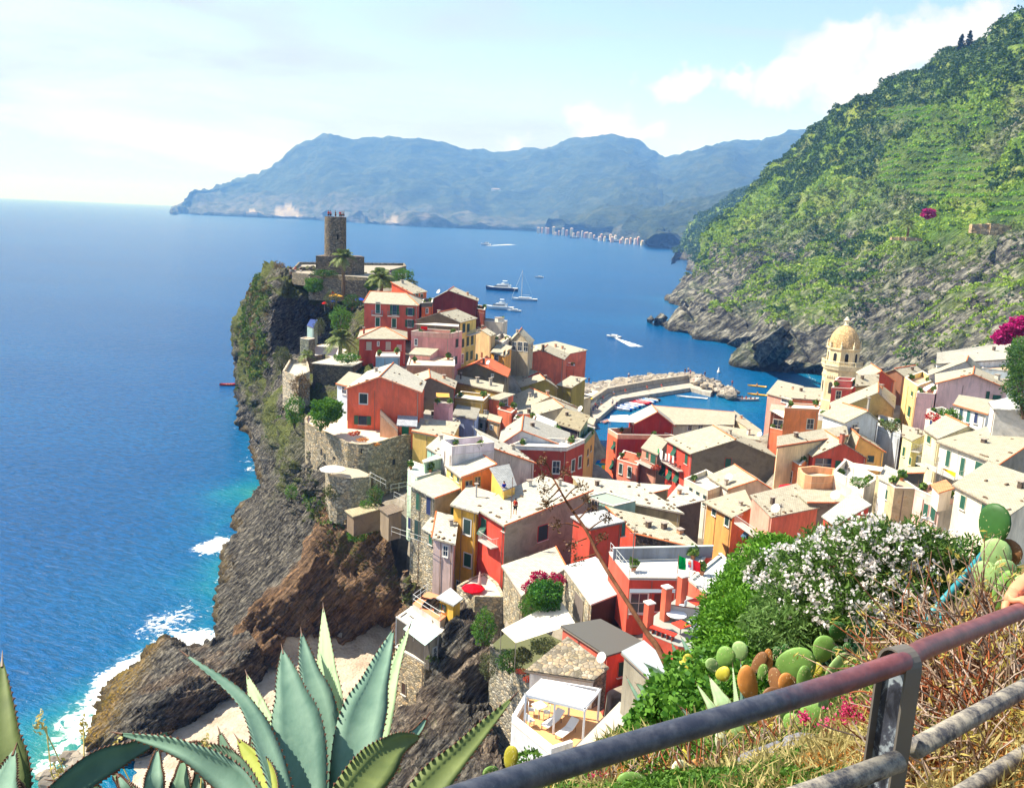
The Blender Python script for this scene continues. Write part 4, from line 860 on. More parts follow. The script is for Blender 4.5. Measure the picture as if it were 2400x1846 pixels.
house('coral_lower_house', 'coral pink house with red tiled terrace at the foot of the striped one', 5, 152, (290,870), (497,935), (560,840), 9, 'flat', wall=rgb(235, 135, 110), par=.25, floor=(.62,.12,.06), wins=[('AB',328,952,36,100,'fs',DGR),('AB',418,985,38,105,'fs',DGR)])
house('long_harbour_house', 'long pale building with dark windows and cream roof along the harbour', 5, 180, (760,500), (1478,505), (1480,408), 8, 'slab', low='AB', rise=.6, wall=rgb(205, 210, 190), rc=SL, D=(665,345), edge=['CD'], wins=[('AB',1035,530,40,60,'f'),('AB',1142,530,50,60,'f'),('AB',1290,522,30,40,'f')])
house('harbour_end_house', 'beige roofed house at the right end of the long harbour building', 5, 176, (1500,492), (1742,615), (1760,560), 8, 'slab', low='BC', rise=.8, wall=rgb(215, 195, 160), D=(1490,405), stones=3)
house('inner_harbour_house', 'cream roof with white chimney tucked behind the big grey gable', 5, 160, (1340,600), (1760,665), (1700,600), 6, 'slab', low='AB', rise=.5, wall=c_cream, chim=[(.75,.4,.5,1.1,'w')], dish=[(.98,.1,1.)])
h58 = house('big_grey_gable_house', 'big house with broad grey gable and red balconied side hung with laundry', 5, 143, (808,648), (1056,790), (1912,832), 14, 'gv', ap=.49, rise=2.6, wall=rgb(220, 62, 46), wall2=(.20,.17,.125), wk2='s', stones=20, over=.45, D=(1740,690),
      wins=[('AB',880,765,42,110,'a'),('AB',1000,850,34,110,'s'),('AB',765,965,48,110,'a'),('AB',832,1005,46,110,'a'),('AB',905,1035,46,110,'a'),('BC',1425,892,68,92,'s')], bals=[('AB',848,905,255,1.0,(.03,.06,.05))])
house('balcony_courtyard_house', 'grey green house with wooden screen and green doors left of the laundry balcony', 5, 151, (545,740), (700,808), (805,690), 11, 'slab', low='AB', rise=.4, wall=rgb(200, 140, 120), wall2=(.2,.2,.16), wins=[('AB',602,805,28,80,'s'),('AB',662,850,60,100,'s')], bals=[('AB',600,905,170,1.1,(.08,.07,.05))])
house('white_terrace_house', 'white house with dark shuttered side and furnished roof terrace', 5, 125, (972,1104), (1216,1228), (1440,1150), 9, 'flat', wall=rgb(225, 220, 205), wall2=rgb(190,185,170), par=.7, pc=rgb(215,210,190), floor=(.5,.45,.38), D=(1200,1010), wins=[('AB',1045,1187,36,85,'s',DGR),('AB',1115,1228,36,85,'s',DGR),('AB',1185,1275,34,110,'s',DGR)])
house('white_half_gable_house', 'white gable end with terracotta verge adjoining the furnished roof terrace', 5, 126, (1235,1030), (1432,1160), (1924,1198), 9, 'gv', ap=.55, rise=1.7, wall=c_white, wall2=rgb(212, 204, 188), edge=['BC'], D=(1690,1030), dish=[(.75,.1,1.2)], chim=[(.8,.02,.4,.9,'g')])
house('amber_house', 'amber and orange house with two tall white framed windows', 5, 115, (1214,1292), (1470,1442), (1660,1388), 9, 'slab', low='AB', rise=.6, wall=rgb(245, 165, 80), wall2=rgb(240, 105, 50), stones=9, D=(1570,1230), over=.35, wins=[('AB',1285,1385,42,85,'fs',DGR),('AB',1417,1480,46,110,'fs',DGR)])
house('salmon_house', 'salmon house with tiled roof and pergola balcony right of the amber one', 17, 101, (950,108), (1125,220), (1515,140), 9, 'slab', low='BC', rise=.9, wall=rgb(240, 160, 140), wall2=rgb(225, 120, 90), stones=14, D=(1330,10), dish=[(1.02,.06,1.1)], wins=[('AB',915,355,40,90,'a',(.05,.12,.2)),('AB',1003,440,44,95,'a',(.05,.12,.2))], bals=[('AB',960,330,190,1.1,(.5,.48,.45))], chim=[(.55,.2,.4,.9,'b')])
house('garden_wall_house', 'long low grey wall with terracotta coping behind the white flowers', 17, 110, (1435,100), (1900,103), 4., 6, 'slab', low='AB', rise=.2, wall=(.24,.22,.18), wk='s', edge=['AB'], dish=[(.48,-.02,1.2)])
house('pale_lean_to', 'pale lean-to roof half hidden behind the flowering tree', 17, 92, (1565,222), (1660,290), (1950,150), 6, 'slab', low='AB', rise=.4, wall=rgb(190, 60, 45), rc=(.5,.5,.45), D=(1820,60))
# -- right bank
house('coral_cube_house', 'plain coral cube with one dark window beside the harbour mouth', 6, 160, (300,802), (566,814), (582,776), 12, 'flat', wall=rgb(240, 140, 75), par=.2, floor=(.7,.62,.5), wins=[('AB',500,918,54,74,'f')])
house('coral_upper_house', 'coral upper storey with cream roof behind the plain coral cube', 6, 168, (362,716), (572,732), (582,660), 7, 'slab', low='AB', rise=.4, wall=rgb(240, 155, 100), stones=4)
house('harbour_mouth_house', 'pink and coral house crowded with plants at the harbour mouth', 6, 171, (165,680), (368,735), (440,645), 9, 'slab', low='AB', rise=.5, wall=rgb(215, 150, 135), stones=5, wins=[('AB',320,735,100,34,'f')])
house('shaded_loggia_house', 'coral house with white blind over its dark loggia by the water', 6, 159, (182,975), (296,1000), (302,965), 10, 'flat', wall=rgb(225, 115, 70), par=.6)
house('loggia_upper_house', 'narrow coral storey with dark recess above the white blind', 6, 162, (190,820), (300,835), (310,790), 8, 'slab', low='AB', rise=.2, wall=rgb(120, 60, 40), wins=[('AB',245,930,80,90,'f')])
house('crimson_house', 'crimson pink house with one window below the church tower', 6, 165, (668,645), (826,655), (862,622), 9, 'flat', wall=rgb(225, 85, 90), par=.25, wins=[('AB',722,690,40,62,'f')])
house('crimson_penthouse', 'pink rooftop room with white terrace clutter against the church tower', 6, 167, (690,598), (826,606), (850,580), 3, 'flat', wall=rgb(225, 110, 115), par=.5, base=False)
house('olive_long_roof_house', 'olive beige house with one long slate roof right of the crimson one', 6, 150, (682,815), (1160,793), (1168,702), 9, 'gu', ap=.7, rise=2.6, wall=rgb(170, 150, 95), wk='s', D=(665,752), stones=4, wins=[('AB',770,830,180,60,'s',(.1,.16,.3))])
house('back_slate_house', 'dark slate roofed house behind the olive beige one', 6, 165, (860,620), (1030,612), (1030,585), 6, 'slab', low='AB', rise=1.2, wall=rgb(170, 140, 100), stones=3)
house('red_gable_roof_house', 'house with red under-gable and shallow cream roof near the church', 6, 170, (945,565), (1160,580), 8., 6, 'gu', ap=.5, rise=1.6, wall=rgb(190, 70, 55), stones=4, edge=['AB'])
house('second_gable_roof_house', 'brown shadowed house behind the red under-gable', 6, 178, (1090,515), (1240,540), 8., 7, 'gu', ap=.5, rise=1., wall=rgb(150, 100, 75), stones=3)
house('sky_blue_house', 'pale blue white house with small gable and single framed window', 6, 138, (777,902), (1036,892), 5., 12, 'gu', ap=.6, rise=1.5, wall=rgb(205, 215, 228), over=.35, wins=[('AB',847,957,42,66,'f')], chim=[(.62,-.02,.25,2.,'g')])
house('sky_blue_annex', 'tall pale blue white annex with planted recess', 6, 136, (1030,965), (1207,1025), (1200,925), 11, 'flat', wall=rgb(200, 208, 222), par=.6, floor=(.1,.15,.05))
house('balustrade_block', 'tan block with white balustrade left of the pale blue house', 6, 142, (560,888), (765,920), (772,876), 6, 'flat', wall=rgb(195, 170, 120), par=.8, pc=(.72,.72,.72))
house('thin_roof_house', 'long thin cream roof with dark rooftop clutter behind the grey gable', 6, 130, (245,1098), (792,1012), (776,965), 7, 'slab', low='AB', rise=.5, wall=c_cream, D=(245,1050), stones=6, edge=['AB'])
house('flat_clutter_house', 'cream rooftop deck with antennas and small dishes', 6, 127, (250,1180), (520,1150), (560,1085), 6, 'slab', low='AB', rise=.3, wall=rgb(230, 140, 80), rc=SLW, dish=[(.45,-.05,.9)])
house('red_triangle_house', 'red gabled house with square red chimney and brown glazed door', 6, 125, (525,1170), (942,1185), 7., 8, 'gu', ap=.52, rise=2., wall=rgb(215, 80, 62), stones=7, chim=[(.5,.0,.5,1.3,'r')], wins=[('AB',600,1235,140,95,'g'),('AB',716,1245,50,80,'d',GRN)])
house('apricot_house', 'apricot house with dark blue window behind the red gable', 6, 131, (850,1120), (1080,1137), 6., 8, 'gu', ap=.1, rise=1.9, wall=rgb(240, 180, 110), stones=4, edge=['AB'], wins=[('AB',976,1192,58,52,'s',(.02,.06,.09))])
poly('round_terrace', 'rounded orange terrace wall with railings and cafe table', 6, 115, [(400,1315),(420,1350),(455,1372),(510,1384),(600,1386),(684,1378),(690,1320),(520,1300)], 6, rgb(225, 165, 120), 'p', .9, (.62,.5,.36))
house('white_pergola_house', 'white and pink terrace house under a long white blind', 6, 108, (680,1352), (918,1482), (1038,1402), 7, 'flat', wall=rgb(235, 205, 185), wall2=c_white, par=1., pc=c_white, D=(770,1255), floor=(.5,.48,.44))
house('white_slim_house', 'slim white house with one green shutter at the dark alley', 6, 104, (1045,1352), (1142,1398), (1190,1310), 11, 'slab', low='AB', rise=.2, wall=rgb(226, 222, 214), rc=SLW, wins=[('AB',1108,1475,24,78,'s')])
house('grey_arch_wall', 'dark grey stained wall with rounded terracotta top across the alley', 6, 111, (1190,1312), (1378,1345), (1400,1300), 13, 'slab', low='DA', rise=.6, wall=(.15,.135,.11), wk='s', edge=['AB'])
house('beige_blank_house', 'blank beige wall in front of the dark grey stained one', 6, 104, (1165,1432), (1352,1440), 5., 9, 'flat', wall=rgb(190, 175, 140), wk='s', par=.1)
house('pink_gable_house', 'large pale pink gabled house with two drainpipes on the right bank', 6, 150, (1508,596), (2032,634), (2062,592), 11, 'gu', ap=.5, rise=1.7, wall=rgb(242, 195, 195), over=.4, D=(1505,530), stones=12, edge=['AB'], wins=[('AB',1897,693,32,64,'s'),('AB',1968,708,72,36,'s')], chim=[(.98,.4,.6,.8,'w'),(.85,.6,.6,.8,'w')])
house('white_roof_ridge_house', 'white house with pale gable behind the large pink one', 6, 166, (1440,538), (1832,525), (1850,480), 6, 'gu', ap=.7, rise=2.2, wall=rgb(225, 215, 205), D=(1440,500), rc=SL)
house('top_white_house', 'long white house with planked roof edge highest on the right bank', 6, 182, (1500,448), (2090,408), (2065,318), 6, 'slab', low='AB', rise=1., wall=rgb(232, 236, 240), rc=SLW, D=(1500,405), stones=3)
house('blue_white_block', 'low blue white block with small annex under the highest white house', 6, 172, (1850,490), (2112,520), (2100,440), 6, 'flat', wall=rgb(200, 215, 225), par=.2)
house('peach_alley_house', 'peach and cream facade with green shutter on the steep alley', 6, 150, (1240,590), (1340,662), (1485,605), 13, 'flat', wall=rgb(245, 205, 130), wall2=rgb(240, 185, 160), par=.8, wins=[('AB',1282,820,24,90,'s'),('AB',1305,680,18,40,'s')])
house('rose_block', 'rose pink stepped block left of the large pink gable', 6, 146, (1338,712), (1478,722), (1492,668), 11, 'flat', wall=rgb(240, 185, 185), par=.7)
house('blue_shutter_house', 'white house with three tall blue green shutters below the pink gable', 6, 132, (1640,772), (1886,842), (1928,765), 8, 'slab', low='AB', rise=.5, wall=rgb(235, 238, 240), edge=['AB'], over=.35, D=(1680,725), wins=[('AB',1690,842,30,100,'s',(.02,.08,.12)),('AB',1748,858,30,95,'s',(.02,.15,.14)),('AB',1808,872,30,85,'s',BLU)])
house('flower_terrace_house', 'white terrace edged with red flower boxes below the tall blue shutters', 6, 128, (1412,855), (1530,920), (1655,900), 7, 'flat', wall=c_white, par=.9, floor=(.1,.2,.05), wins=[('AB',1455,908,22,40,'s',BLU)])
house('right_edge_grey_house', 'white and mottled grey house with flat white roof at the right edge', 6, 120, (1925,748), (1962,802), (2260,835), 10, 'slab', low='AB', rise=.4, wall=rgb(235, 235, 232), wall2=rgb(190, 186, 180), wk2='s', rc=(.66,.65,.62), D=(2200,715))
house('stepped_yellow_house', 'yellow house with leaning green shutter under a weathered slate roof', 6, 118, (1408,962), (1516,1032), (1862,1004), 9, 'gv', ap=.6, rise=1.3, wall=rgb(235, 220, 170), D=(1660,912), rc=(.44,.40,.32), wins=[('AB',1438,1040,32,60,'s')])
house('lemon_balcony_house', 'lemon yellow house stacked with cluttered balconies at the dark alley', 6, 124, (1230,1015), (1302,1050), (1410,1005), 12, 'slab', low='AB', rise=.3, wall=rgb(245, 230, 165), D=(1240,950), stones=3, wins=[('AB',1240,1135,20,75,'s'),('BC',1335,1215,20,80,'s'),('AB',1290,1210,20,60,'s')], bals=[('BC',1350,1105,110,1.1,(.4,.4,.4))])
h85 = house('white_green_shutter_house', 'big white house with green doors and yellow cloth on its curved balcony', 6, 108, (1525,1058), (1980,1230), (2260,1100), 10, 'slab', low='AB', rise=.9, wall=rgb(226, 220, 205), wall2=(.30,.27,.22), wk2='s', rc=SL, edge=['BC'], stones=10, over=.4, D=(1990,975), wins=[('AB',1588,1190,34,130,'s'),('AB',1700,1255,36,145,'s'),('AB',1838,1268,84,95,'s')], bals=[('AB',1560,1290,330,1.4,(.35,.35,.33))], chim=[(.45,.35,.5,.5,'b')])
house('roof_box_house', 'pink and white house with orange tiled rooftop box and green shutters', 6, 95, (1322,1470), (1522,1558), (1645,1548), 9, 'flat', wall=rgb(240, 190, 180), wall2=rgb(225, 215, 205), par=.5, floor=(.6,.4,.25), D=(1440,1420), wins=[('AB',1412,1600,42,110,'s'),('AB',1470,1625,44,110,'s')])
house('roof_box', 'pale rooftop stair box capped with orange tiles', 6, 93, (1465,1402), (1520,1458), (1615,1442), 2, 'slab', low='AB', rise=.2, wall=rgb(225, 210, 195), rc=(.72,.30,.14), base=False, cat='stair box')
house('lower_right_white_house', 'cream house with tilted green shutters behind the tall cactus pad', 6, 86, (1648,1402), (2070,1618), (2380,1470), 9, 'slab', low='AB', rise=.9, wall=rgb(226, 216, 194), rc=SL, over=.4, D=(1900,1300), stones=8, wins=[('AB',1705,1535,44,110,'s'),('AB',1870,1600,44,100,'s')])
house('orange_stair_house', 'orange block with outside stair between the grey gable and the round terrace', 6, 119, (285,1215), (412,1292), (470,1240), 8, 'flat', wall=rgb(235,135,75), par=.8, floor=(.6,.45,.3), wins=[('AB',345,1330,30,90,'f')])
house('roof_clutter_shed', 'small tan rooftop shed with grey lid beside the pale balustrade', 6, 129, (400,1120), (480,1135), (500,1095), 3, 'slab', low='AB', rise=.2, wall=rgb(205,150,110), rc=(.45,.45,.45), base=False, wins=[('AB',440,1165,30,30,'f')], cat='rooftop shed')
house('cream_attic_house', 'cream attic with tiny window wedged behind the red gabled roof', 6, 134, (560,1068), (700,1078), (740,1035), 4, 'slab', low='AB', rise=.5, wall=rgb(225,190,140), base=False, stones=4, wins=[('AB',630,1100,24,24,'f')])
house('terrace_room_by_church', 'white rooftop room with blue glass front left of the pale blue house', 6, 146, (690,795), (870,805), (880,775), 3.4, 'slab', low='AB', rise=.2, wall=rgb(200,205,215), rc=(.5,.5,.5), base=False, wins=[('AB',735,825,60,38,'g'),('AB',820,825,60,38,'g')], cat='rooftop room')
house('ochre_step_house', 'ochre stepped roof between coral window house and little tan tower', 2, 140, (1620,1480), (1760,1500), (1800,1455), 5, 'slab', low='AB', rise=.5, wall=rgb(210,150,95), stones=5)
house('grey_street_house', 'grey plastered house beside the dark lane under the olive patio', 2, 137, (1395,1480), (1475,1500), (1500,1440), 9, 'slab', low='AB', rise=.3, wall=rgb(150,150,150), wall2=rgb(150,170,150), wins=[('BC',1485,1560,12,60,'s',DGR),('AB',1435,1560,26,50,'s',DGR)], stones=3)
# -- between the orange house and the middle
house('orange_gable_house', 'large orange red gabled house with one dark square window on the stone bastion', 3, 125, (588,262), (1326,302), (1374,192), 9, 'gu', ap=.45, rise=1.95, wall=rgb(238, 100, 66), rc=SLW, D=(800,92), over=.35, stones=14, edge=['AB'],
      wins=[('AB',751,366,86,98,'fs',(.01,.035,.04)),('AB',743,587,170,90,'os',(.02,.1,.045))])
house('orange_annex', 'orange annex with grey roof and green door on the bastion terrace', 3, 122, (1108,640), (1282,650), (1290,590), 3.4, 'slab', low='AB', rise=.8, wall=rgb(245, 110, 60), rc=(.40,.42,.46), wins=[('AB',1180,700,80,100,'d',(.01,.12,.05))], base=False)
house('tan_lean_to', 'tan wedge shaped lean-to against the orange gabled house', 3, 121, (920,690), (1102,712), (1100,650), 2.4, 'slab', low='BC', rise=2.2, wall=rgb(205, 150, 115), rc=(.5,.36,.26), base=False, over=.02)
house('white_sea_house', 'small white house with red eave left of the orange gable', 3, 132, (482,218), (600,248), (720,160), 6, 'slab', low='AB', rise=.5, wall=rgb(205, 222, 240), edge=['AB'], wins=[('AB',555,275,45,80,'f',(.1,.2,.3))])
house('stone_gable_balcony_house', 'stone gable house with pink balcony right of the orange gable', 3, 138, (1255,228), (1676,264), (1694,192), 8, 'gu', ap=.42, rise=1.4, wall=(.22,.19,.14), wk='s', wall2=rgb(140, 30, 35), wk2='p', D=(1225,142), edge=['AB'], stones=6)
house('pink_balcony_block', 'small pink balcony block with orange blind', 3, 131, (1472,442), (1626,456), (1668,446), 4, 'flat', wall=rgb(238, 175, 180), par=.5)
house('olive_long_flat_house', 'olive house with long flat cream roof and a line of chimneys', 2, 149, (1165,1112), (1642,1218), (1652,1166), 4, 'slab', low='AB', rise=.3, wall=rgb(190, 160, 75), chim=[(.47,.5,.5,1.,'g'),(.75,.5,.45,1.3,'g'),(.1,.5,.2,1.2,'b')])
house('olive_patio_house', 'olive yellow patio block with pale deck and dark pot', 2, 140, (1145,1302), (1452,1338), (1524,1272), 6, 'flat', wall=rgb(195, 160, 75), par=.45, floor=(.62,.55,.42))
house('blue_shade_house', 'white walled house standing in blue shadow beneath a cracked grey roof', 2, 132, (1150,1452), (1370,1492), (1408,1412), 10, 'slab', low='AB', rise=.3, wall=rgb(165, 185, 225), rc=(.33,.31,.26))  # the shadow's blue is mixed into the colour of the white wall
house('red_wedge_house', 'dark red wedge of wall under a slanting stone roof', 2, 127, (822,1492), (1168,1614), (1207,1527), 6, 'slab', low='AB', rise=.3, wall=rgb(180, 45, 32), stones=10, rc=(.42,.39,.33))
house('ochre_verge_house', 'yellow green house with sloping terracotta verge below the bastion', 3, 117, (1256,702), (1646,782), (1728,645), 10, 'slab', low='AB', rise=.4, wall=rgb(225, 185, 95), edge=['AB'], stones=8, D=(1320,600))
house('mint_roof_house', 'mint house under a bright white roof between yellow and pink walls', 3, 108, (1405,868), (1532,940), (1752,825), 7, 'slab', low='AB', rise=.5, wall=rgb(160, 210, 195), rc=SLW, stones=6, D=(1560,768), edge=['CD'])
house('mint_terrace_house', 'pale green house with open terrace and white table', 3, 103, (1203,1108), (1300,1182), (1545,1120), 9, 'flat', wall=rgb(195, 225, 200), par=.1, floor=(.6,.65,.58), D=(1230,1010))
house('mint_terrace_room', 'green box room at the back of the pale green terrace', 3, 105, (1365,1005), (1380,1022), (1538,985), 2.8, 'slab', low='AB', rise=.1, wall=rgb(150, 190, 160), rc=(.55,.6,.5), base=False, D=(1500,960), cat='terrace room')
house('coral_window_house', 'coral house with cluttered open window left of the cream roofs', 2, 143, (1515,1282), (1612,1298), (1760,1262), 9, 'slab', low='AB', rise=.3, wall=rgb(235, 120, 80), wall2=rgb(225, 110, 75), wins=[('BC',1660,1330,85,75,'f')])
house('coral_red_deck_house', 'coral house below with red painted deck and dark vine', 2, 139, (1600,1400), (1740,1440), (1800,1395), 9, 'flat', wall=rgb(230, 115, 80), par=.1, floor=(.55,.12,.06))
house('little_tan_tower', 'little tan tower with two stepped tiled caps', 2, 135, (1503,1502), (1617,1535), (1632,1505), 8, 'slab', low='AB', rise=.4, wall=rgb(215, 175, 125), wins=[('AB',1540,1575,26,36,'f')], edge=['AB'])
house('salmon_parapet_house', 'salmon parapet around a small tiled patio behind the white gable', 4, 138, (890,240), (1100,240), (1118,185), 5, 'flat', wall=rgb(240, 150, 115), par=.9, floor=(.7,.35,.2))
house('mottled_grey_block', 'mottled grey white wall with dish beside the black walled house', 4, 137, (1110,240), (1308,325), (1322,230), 5, 'slab', low='AB', rise=.2, wall=rgb(190, 188, 185), wk='s', rc=(.6,.6,.58), dish=[(.85,-.05,1.2)])
# -- nearest
house('bougainvillea_house', 'white roofed stone house with magenta bougainvillea at its corner', 8, 78, (1232,905), (1418,1192), (1848,965), 6, 'slab', low='AB', rise=.4, wall=(.38,.34,.26), wk='r', wall2=(.3,.25,.18), wk2='p', rc=SLW, stones=0, edge=['CD'], D=(1740,760), over=.3)
h34 = house('flat_white_deck_house', 'red house under a flat white deck with railings and grey back wall', 0, 71, (1475,1358), (1615,1360), (1668,1290), 5, 'flat', wall=rgb(210, 72, 52), par=.12, floor=(.62,.61,.58), D=(1428,1298), pc=(.3,.5,.45), wins=[('AB',1497,1412,42,44,'f'),('AB',1545,1410,28,40,'d',(.10,.03,.02))])
house('deck_extension', 'lower corner of the flat white deck reaching towards the hedge', 0, 68, (1614,1362), (1656,1394), (1740,1350), 4.6, 'flat', wall=rgb(212, 100, 75), par=.1, floor=(.62,.61,.58), D=(1690,1300), pc=(.3,.5,.45))
h35 = house('garage_house', 'grey roofed garage with mint fascia and dark open front', 16, 70, (598,402), (866,738), (1240,592), 5.5, 'slab', low='BC', rise=.25, wall=(.42,.38,.30), wk='r', wall2=(.035,.032,.035), wk2='p', rc=(.56,.55,.52), rk='flat', over=.15, D=(900,310), wins=[('AB',742,775,95,260,'s',(.22,.18,.16))])  # open front is a solid wall coloured as the shade inside
house('felt_roof_house', 'red house under a dark grey felt roof with seams', 16, 62, (585,960), (1022,1245), (1392,1158), 5, 'slab', low='AB', rise=.2, wall=rgb(215, 95, 75), wall2=rgb(225, 70, 48), rc=(.10,.098,.088), rk='flat', over=.12, D=(950,920), wins=[('BC',1165,1370,80,140,'d',(.01,.04,.03))], ridge=False)
house('stone_slab_house', 'white house with a broken old stone slab roof and dish', 15, 57, (1245,645), (1785,740), (1900,675), 2.9, 'slab', low='AB', rise=.3, wall=rgb(225, 222, 215), wall2=(.2,.15,.11), wk2='r', rc=(.30,.26,.20), rk='rub', over=.12, D=(1550,430), dish=[(.95,.75,.8)])
house('green_post_shed', 'stone shed with blue grey roof and green posts beside the hedge', 18, 46, (268,352), (592,655), (800,600), 4, 'slab', low='AB', rise=.2, wall=(.34,.30,.22), wk='p', rc=(.36,.40,.42), rk='flat', over=.15, D=(450,290), wins=[('AB',700,640,40,70,'f')])
house('grey_cap_yellow_house', 'small yellow house with grey roof on the cliff edge', 15, 78, (478,38), (592,95), (650,60), 4.2, 'slab', low='AB', rise=.1, wall=rgb(250, 185, 40), rc=(.42,.43,.42), rk='flat', over=.25, D=(560,-12), wins=[('AB',507,118,50,56,'os',(.01,.05,.03))])
house('sea_loggia_house', 'white loggia with mint striped awning above the beach', 15, 76, (108,212), (390,402), (538,322), 3.1, 'flat', wall=(.05,.05,.05), wall2=rgb(180,170,150), par=.05, floor=(.66,.64,.6), wins=[('BC',432,505,24,80,'fg')], D=(240,120), base=False)  # open side is a solid wall, near-black to stand for shade inside
house('cliff_stone_block', 'rubble stone base with small dark door under the white loggia', 15, 76.5, (95,470), (352,610), (525,545), 8.5, 'flat', wall=(.44,.36,.25), wk='r', par=.1, floor=(.5,.46,.4), wins=[('AB',170,810,36,95,'d',(.06,.03,.02))], D=(220,380))
poly('orange_sun_deck', 'empty orange tiled deck with white railing above the awning', 15, 77.5, [(245,88),(478,240),(560,170),(478,20),(372,-15)], 3, rgb(205,195,185), 'p', .0, (.80,.27,.13), ref=1)
house('beige_shed', 'beige roofed lean-to shed on the cliff below the bastion', 3, 103, (582,1518), (652,1572), (928,1505), 2.6, 'slab', low='AB', rise=.15, wall=(.22,.16,.11), wk='s', rc=(.46,.38,.24), D=(870,1462))
house('brown_shed', 'brown concrete box next to the beige roofed lean-to', 3, 101, (924,1492), (1010,1555), (1140,1520), 3.4, 'slab', low='AB', rise=.1, wall=(.30,.23,.16), rc=(.22,.17,.13), D=(1050,1465))
# bastions and terraces
bast = poly('stone_bastion', 'curved rubble stone bastion carrying the orange house terrace', 3, 117, [(590,856),(700,872),(800,870),(900,850),(1000,818),(1142,778),(1255,762),(1260,640),(700,560),(260,520),(180,560),(150,605),(165,650),(250,700),(350,742),(450,790)], 11, (.36,.31,.23), 'r', .5, (.70,.56,.42), cat='bastion', open_edges=(6,7,8,9),
   wins=[(12,320,915,16,60),(14,450,975,24,30),(1,730,905,14,45),(4,1060,1015,26,55)])
poly('half_round_terrace', 'small half round stone terrace with white parasol under the bastion', 3, 111, [(410,1178),(480,1198),(620,1206),(810,1192),(830,1150),(700,1090),(500,1060),(360,1090),(372,1140)], 6, (.35,.31,.24), 'r', .3, (.45,.38,.28), open_edges=(4,5,6))
poly('walled_garden', 'rubble retaining wall holding the planted plot under the white tarpaulin', 15, 66, [(905,500),(1040,600),(1240,770),(1300,640),(1560,430),(1300,300),(1090,290),(905,455)], 9, (.36,.33,.27), 'r', .25, (.12,.13,.06), cat='retaining wall', open_edges=(3,4,5,6), ref=2)
poly('white_sun_terrace', 'white walled terrace with orange deck below the stone slab roof', 15, 51, [(1088,1108),(1425,1385),(1610,1325),(1870,1055),(1790,900),(1205,905)], 5, rgb(228,228,230), 'p', .5, (.66,.36,.16), open_edges=(2,3,4), ref=1, pc=rgb(235,235,235))
poly('boarded_roof', 'pale boarded roof with terracotta edge tiles right of the sun terrace', 15, 49, [(1615,1335),(2030,1420),(2300,1150),(2100,960),(2010,925)], 4, rgb(215,205,190), 'p', .0, (.50,.45,.37), cat='roof', ref=0)
poly('red_cafe_terrace', 'red terrace with pillars, tables and picket rail beside the hedge', 16, 58, [(1375,1010),(1720,1150),(1900,1180),(2000,900),(1980,720),(1760,640),(1600,760),(1420,900)], 5, rgb(205,70,50), 'p', .0, (.33,.34,.30), ref=1)
poly('castle_terrace_wall', 'curved stone retaining wall with planted terrace below the castle tower', 11, 218, [(800,760),(1000,772),(1200,782),(1400,790),(1420,700),(1300,640),(1000,650),(820,690)], 5, (.27,.24,.19), 'r', .3, (.30,.26,.18), cat='retaining wall')
poly('castle_plateau', 'pale paved terrace around the castle tower with low dark parapet', 11, 226, [(630,690),(800,708),(1100,722),(1400,745),(1620,700),(1800,650),(1780,622),(1300,618),(880,612),(700,612)], 3, (.27,.24,.19), 'r', .7, (.34,.30,.24), open_edges=(0,1,2,3), pw=.4)
poly('seaside_plaza', 'bright paved plaza below the dark cliff face', 0, 186, [(722,838),(760,832),(800,850),(880,862),(850,810),(760,806),(715,816)], 5, (.3,.27,.2), 'r', .1, (.72,.68,.6))
house('cliff_foot_house', 'long stone walled building with pale flat roof at the plaza', 11, 166, (845,1622), (1240,1655), (1400,1590), 6, 'slab', low='AB', rise=.2, wall=(.18,.16,.12), wk='r', rc=(.60,.56,.46), D=(1110,1560), over=.2)
house('solar_hut', 'small glazed hut with blue solar roof under the dark cliff', 11, 190, (785,1235), (850,1260), (892,1190), 5, 'slab', low='AB', rise=.2, wall=rgb(150,180,175), rc=(.03,.06,.22), rk='flat', over=.1, base=False, D=(820,1185))
house('hut_base_block', 'stone block carrying the glazed hut', 11, 186, (712,1370), (800,1385), (865,1372), 4, 'flat', wall=(.24,.25,.2), wk='r', par=.05, base=False)
poly('cliff_edge_terrace', 'pale crenellated terrace wall on the brink of the sea cliff', 0, 162, [(662,880),(700,892),(726,880),(720,850),(680,850)], 6, (.55,.48,.38), 'r', .8, (.5,.45,.36))
# ---------------------------------------------------------------- ground under the village
BP = [(-40,235),(-36,205),(-28,165),(-26,128),(-24,117),(-17,112),(-10,103),(-7,97),(-2,86),(2,76),(6,66),(9,55),(15,48),(30,38),(250,38),(250,262),(160,285),(118,264),(88,222),(62,208),(45,216),(30,214),(22,216),(23,235),(26,250),(24,265),(20,290),(5,278),(-15,262)]
def inside(x, y, poly_):
    c = np.zeros(np.shape(x), bool); n = len(poly_)
    for i in range(n):
        x1, y1 = poly_[i]; x2, y2 = poly_[(i+1) % n]
        cnd = ((y1 > y) != (y2 > y)) & (x < (x2-x1)*(y-y1)/(y2-y1+1e-12)+x1); c ^= cnd
    return c
ctl_pts = [(b[0], b[1], b[2]) for b in BASES]+[(x, y, 1.5) for x, y in [(118,264),(88,222),(62,210),(45,214),(30,212),(22,214),(23,235),(26,250),(24,265),(20,288),(5,276),(24,200),(25,185),(24,170),(-15,258)]]+[(-38,225,41),(-30,215,40),(60,50,26),(30,45,30),(100,60,27),(150,100,36),(200,60,40),(200,150,36),(240,240,20),(45,40,26)]
CPt = np.array(ctl_pts); gx = np.arange(-46, 252, 1.6); gy = np.arange(36, 296, 1.6); XX, YY = np.meshgrid(gx, gy)
fl_ = np.stack([XX.ravel(), YY.ravel()], 1); zz = np.empty(len(fl_))
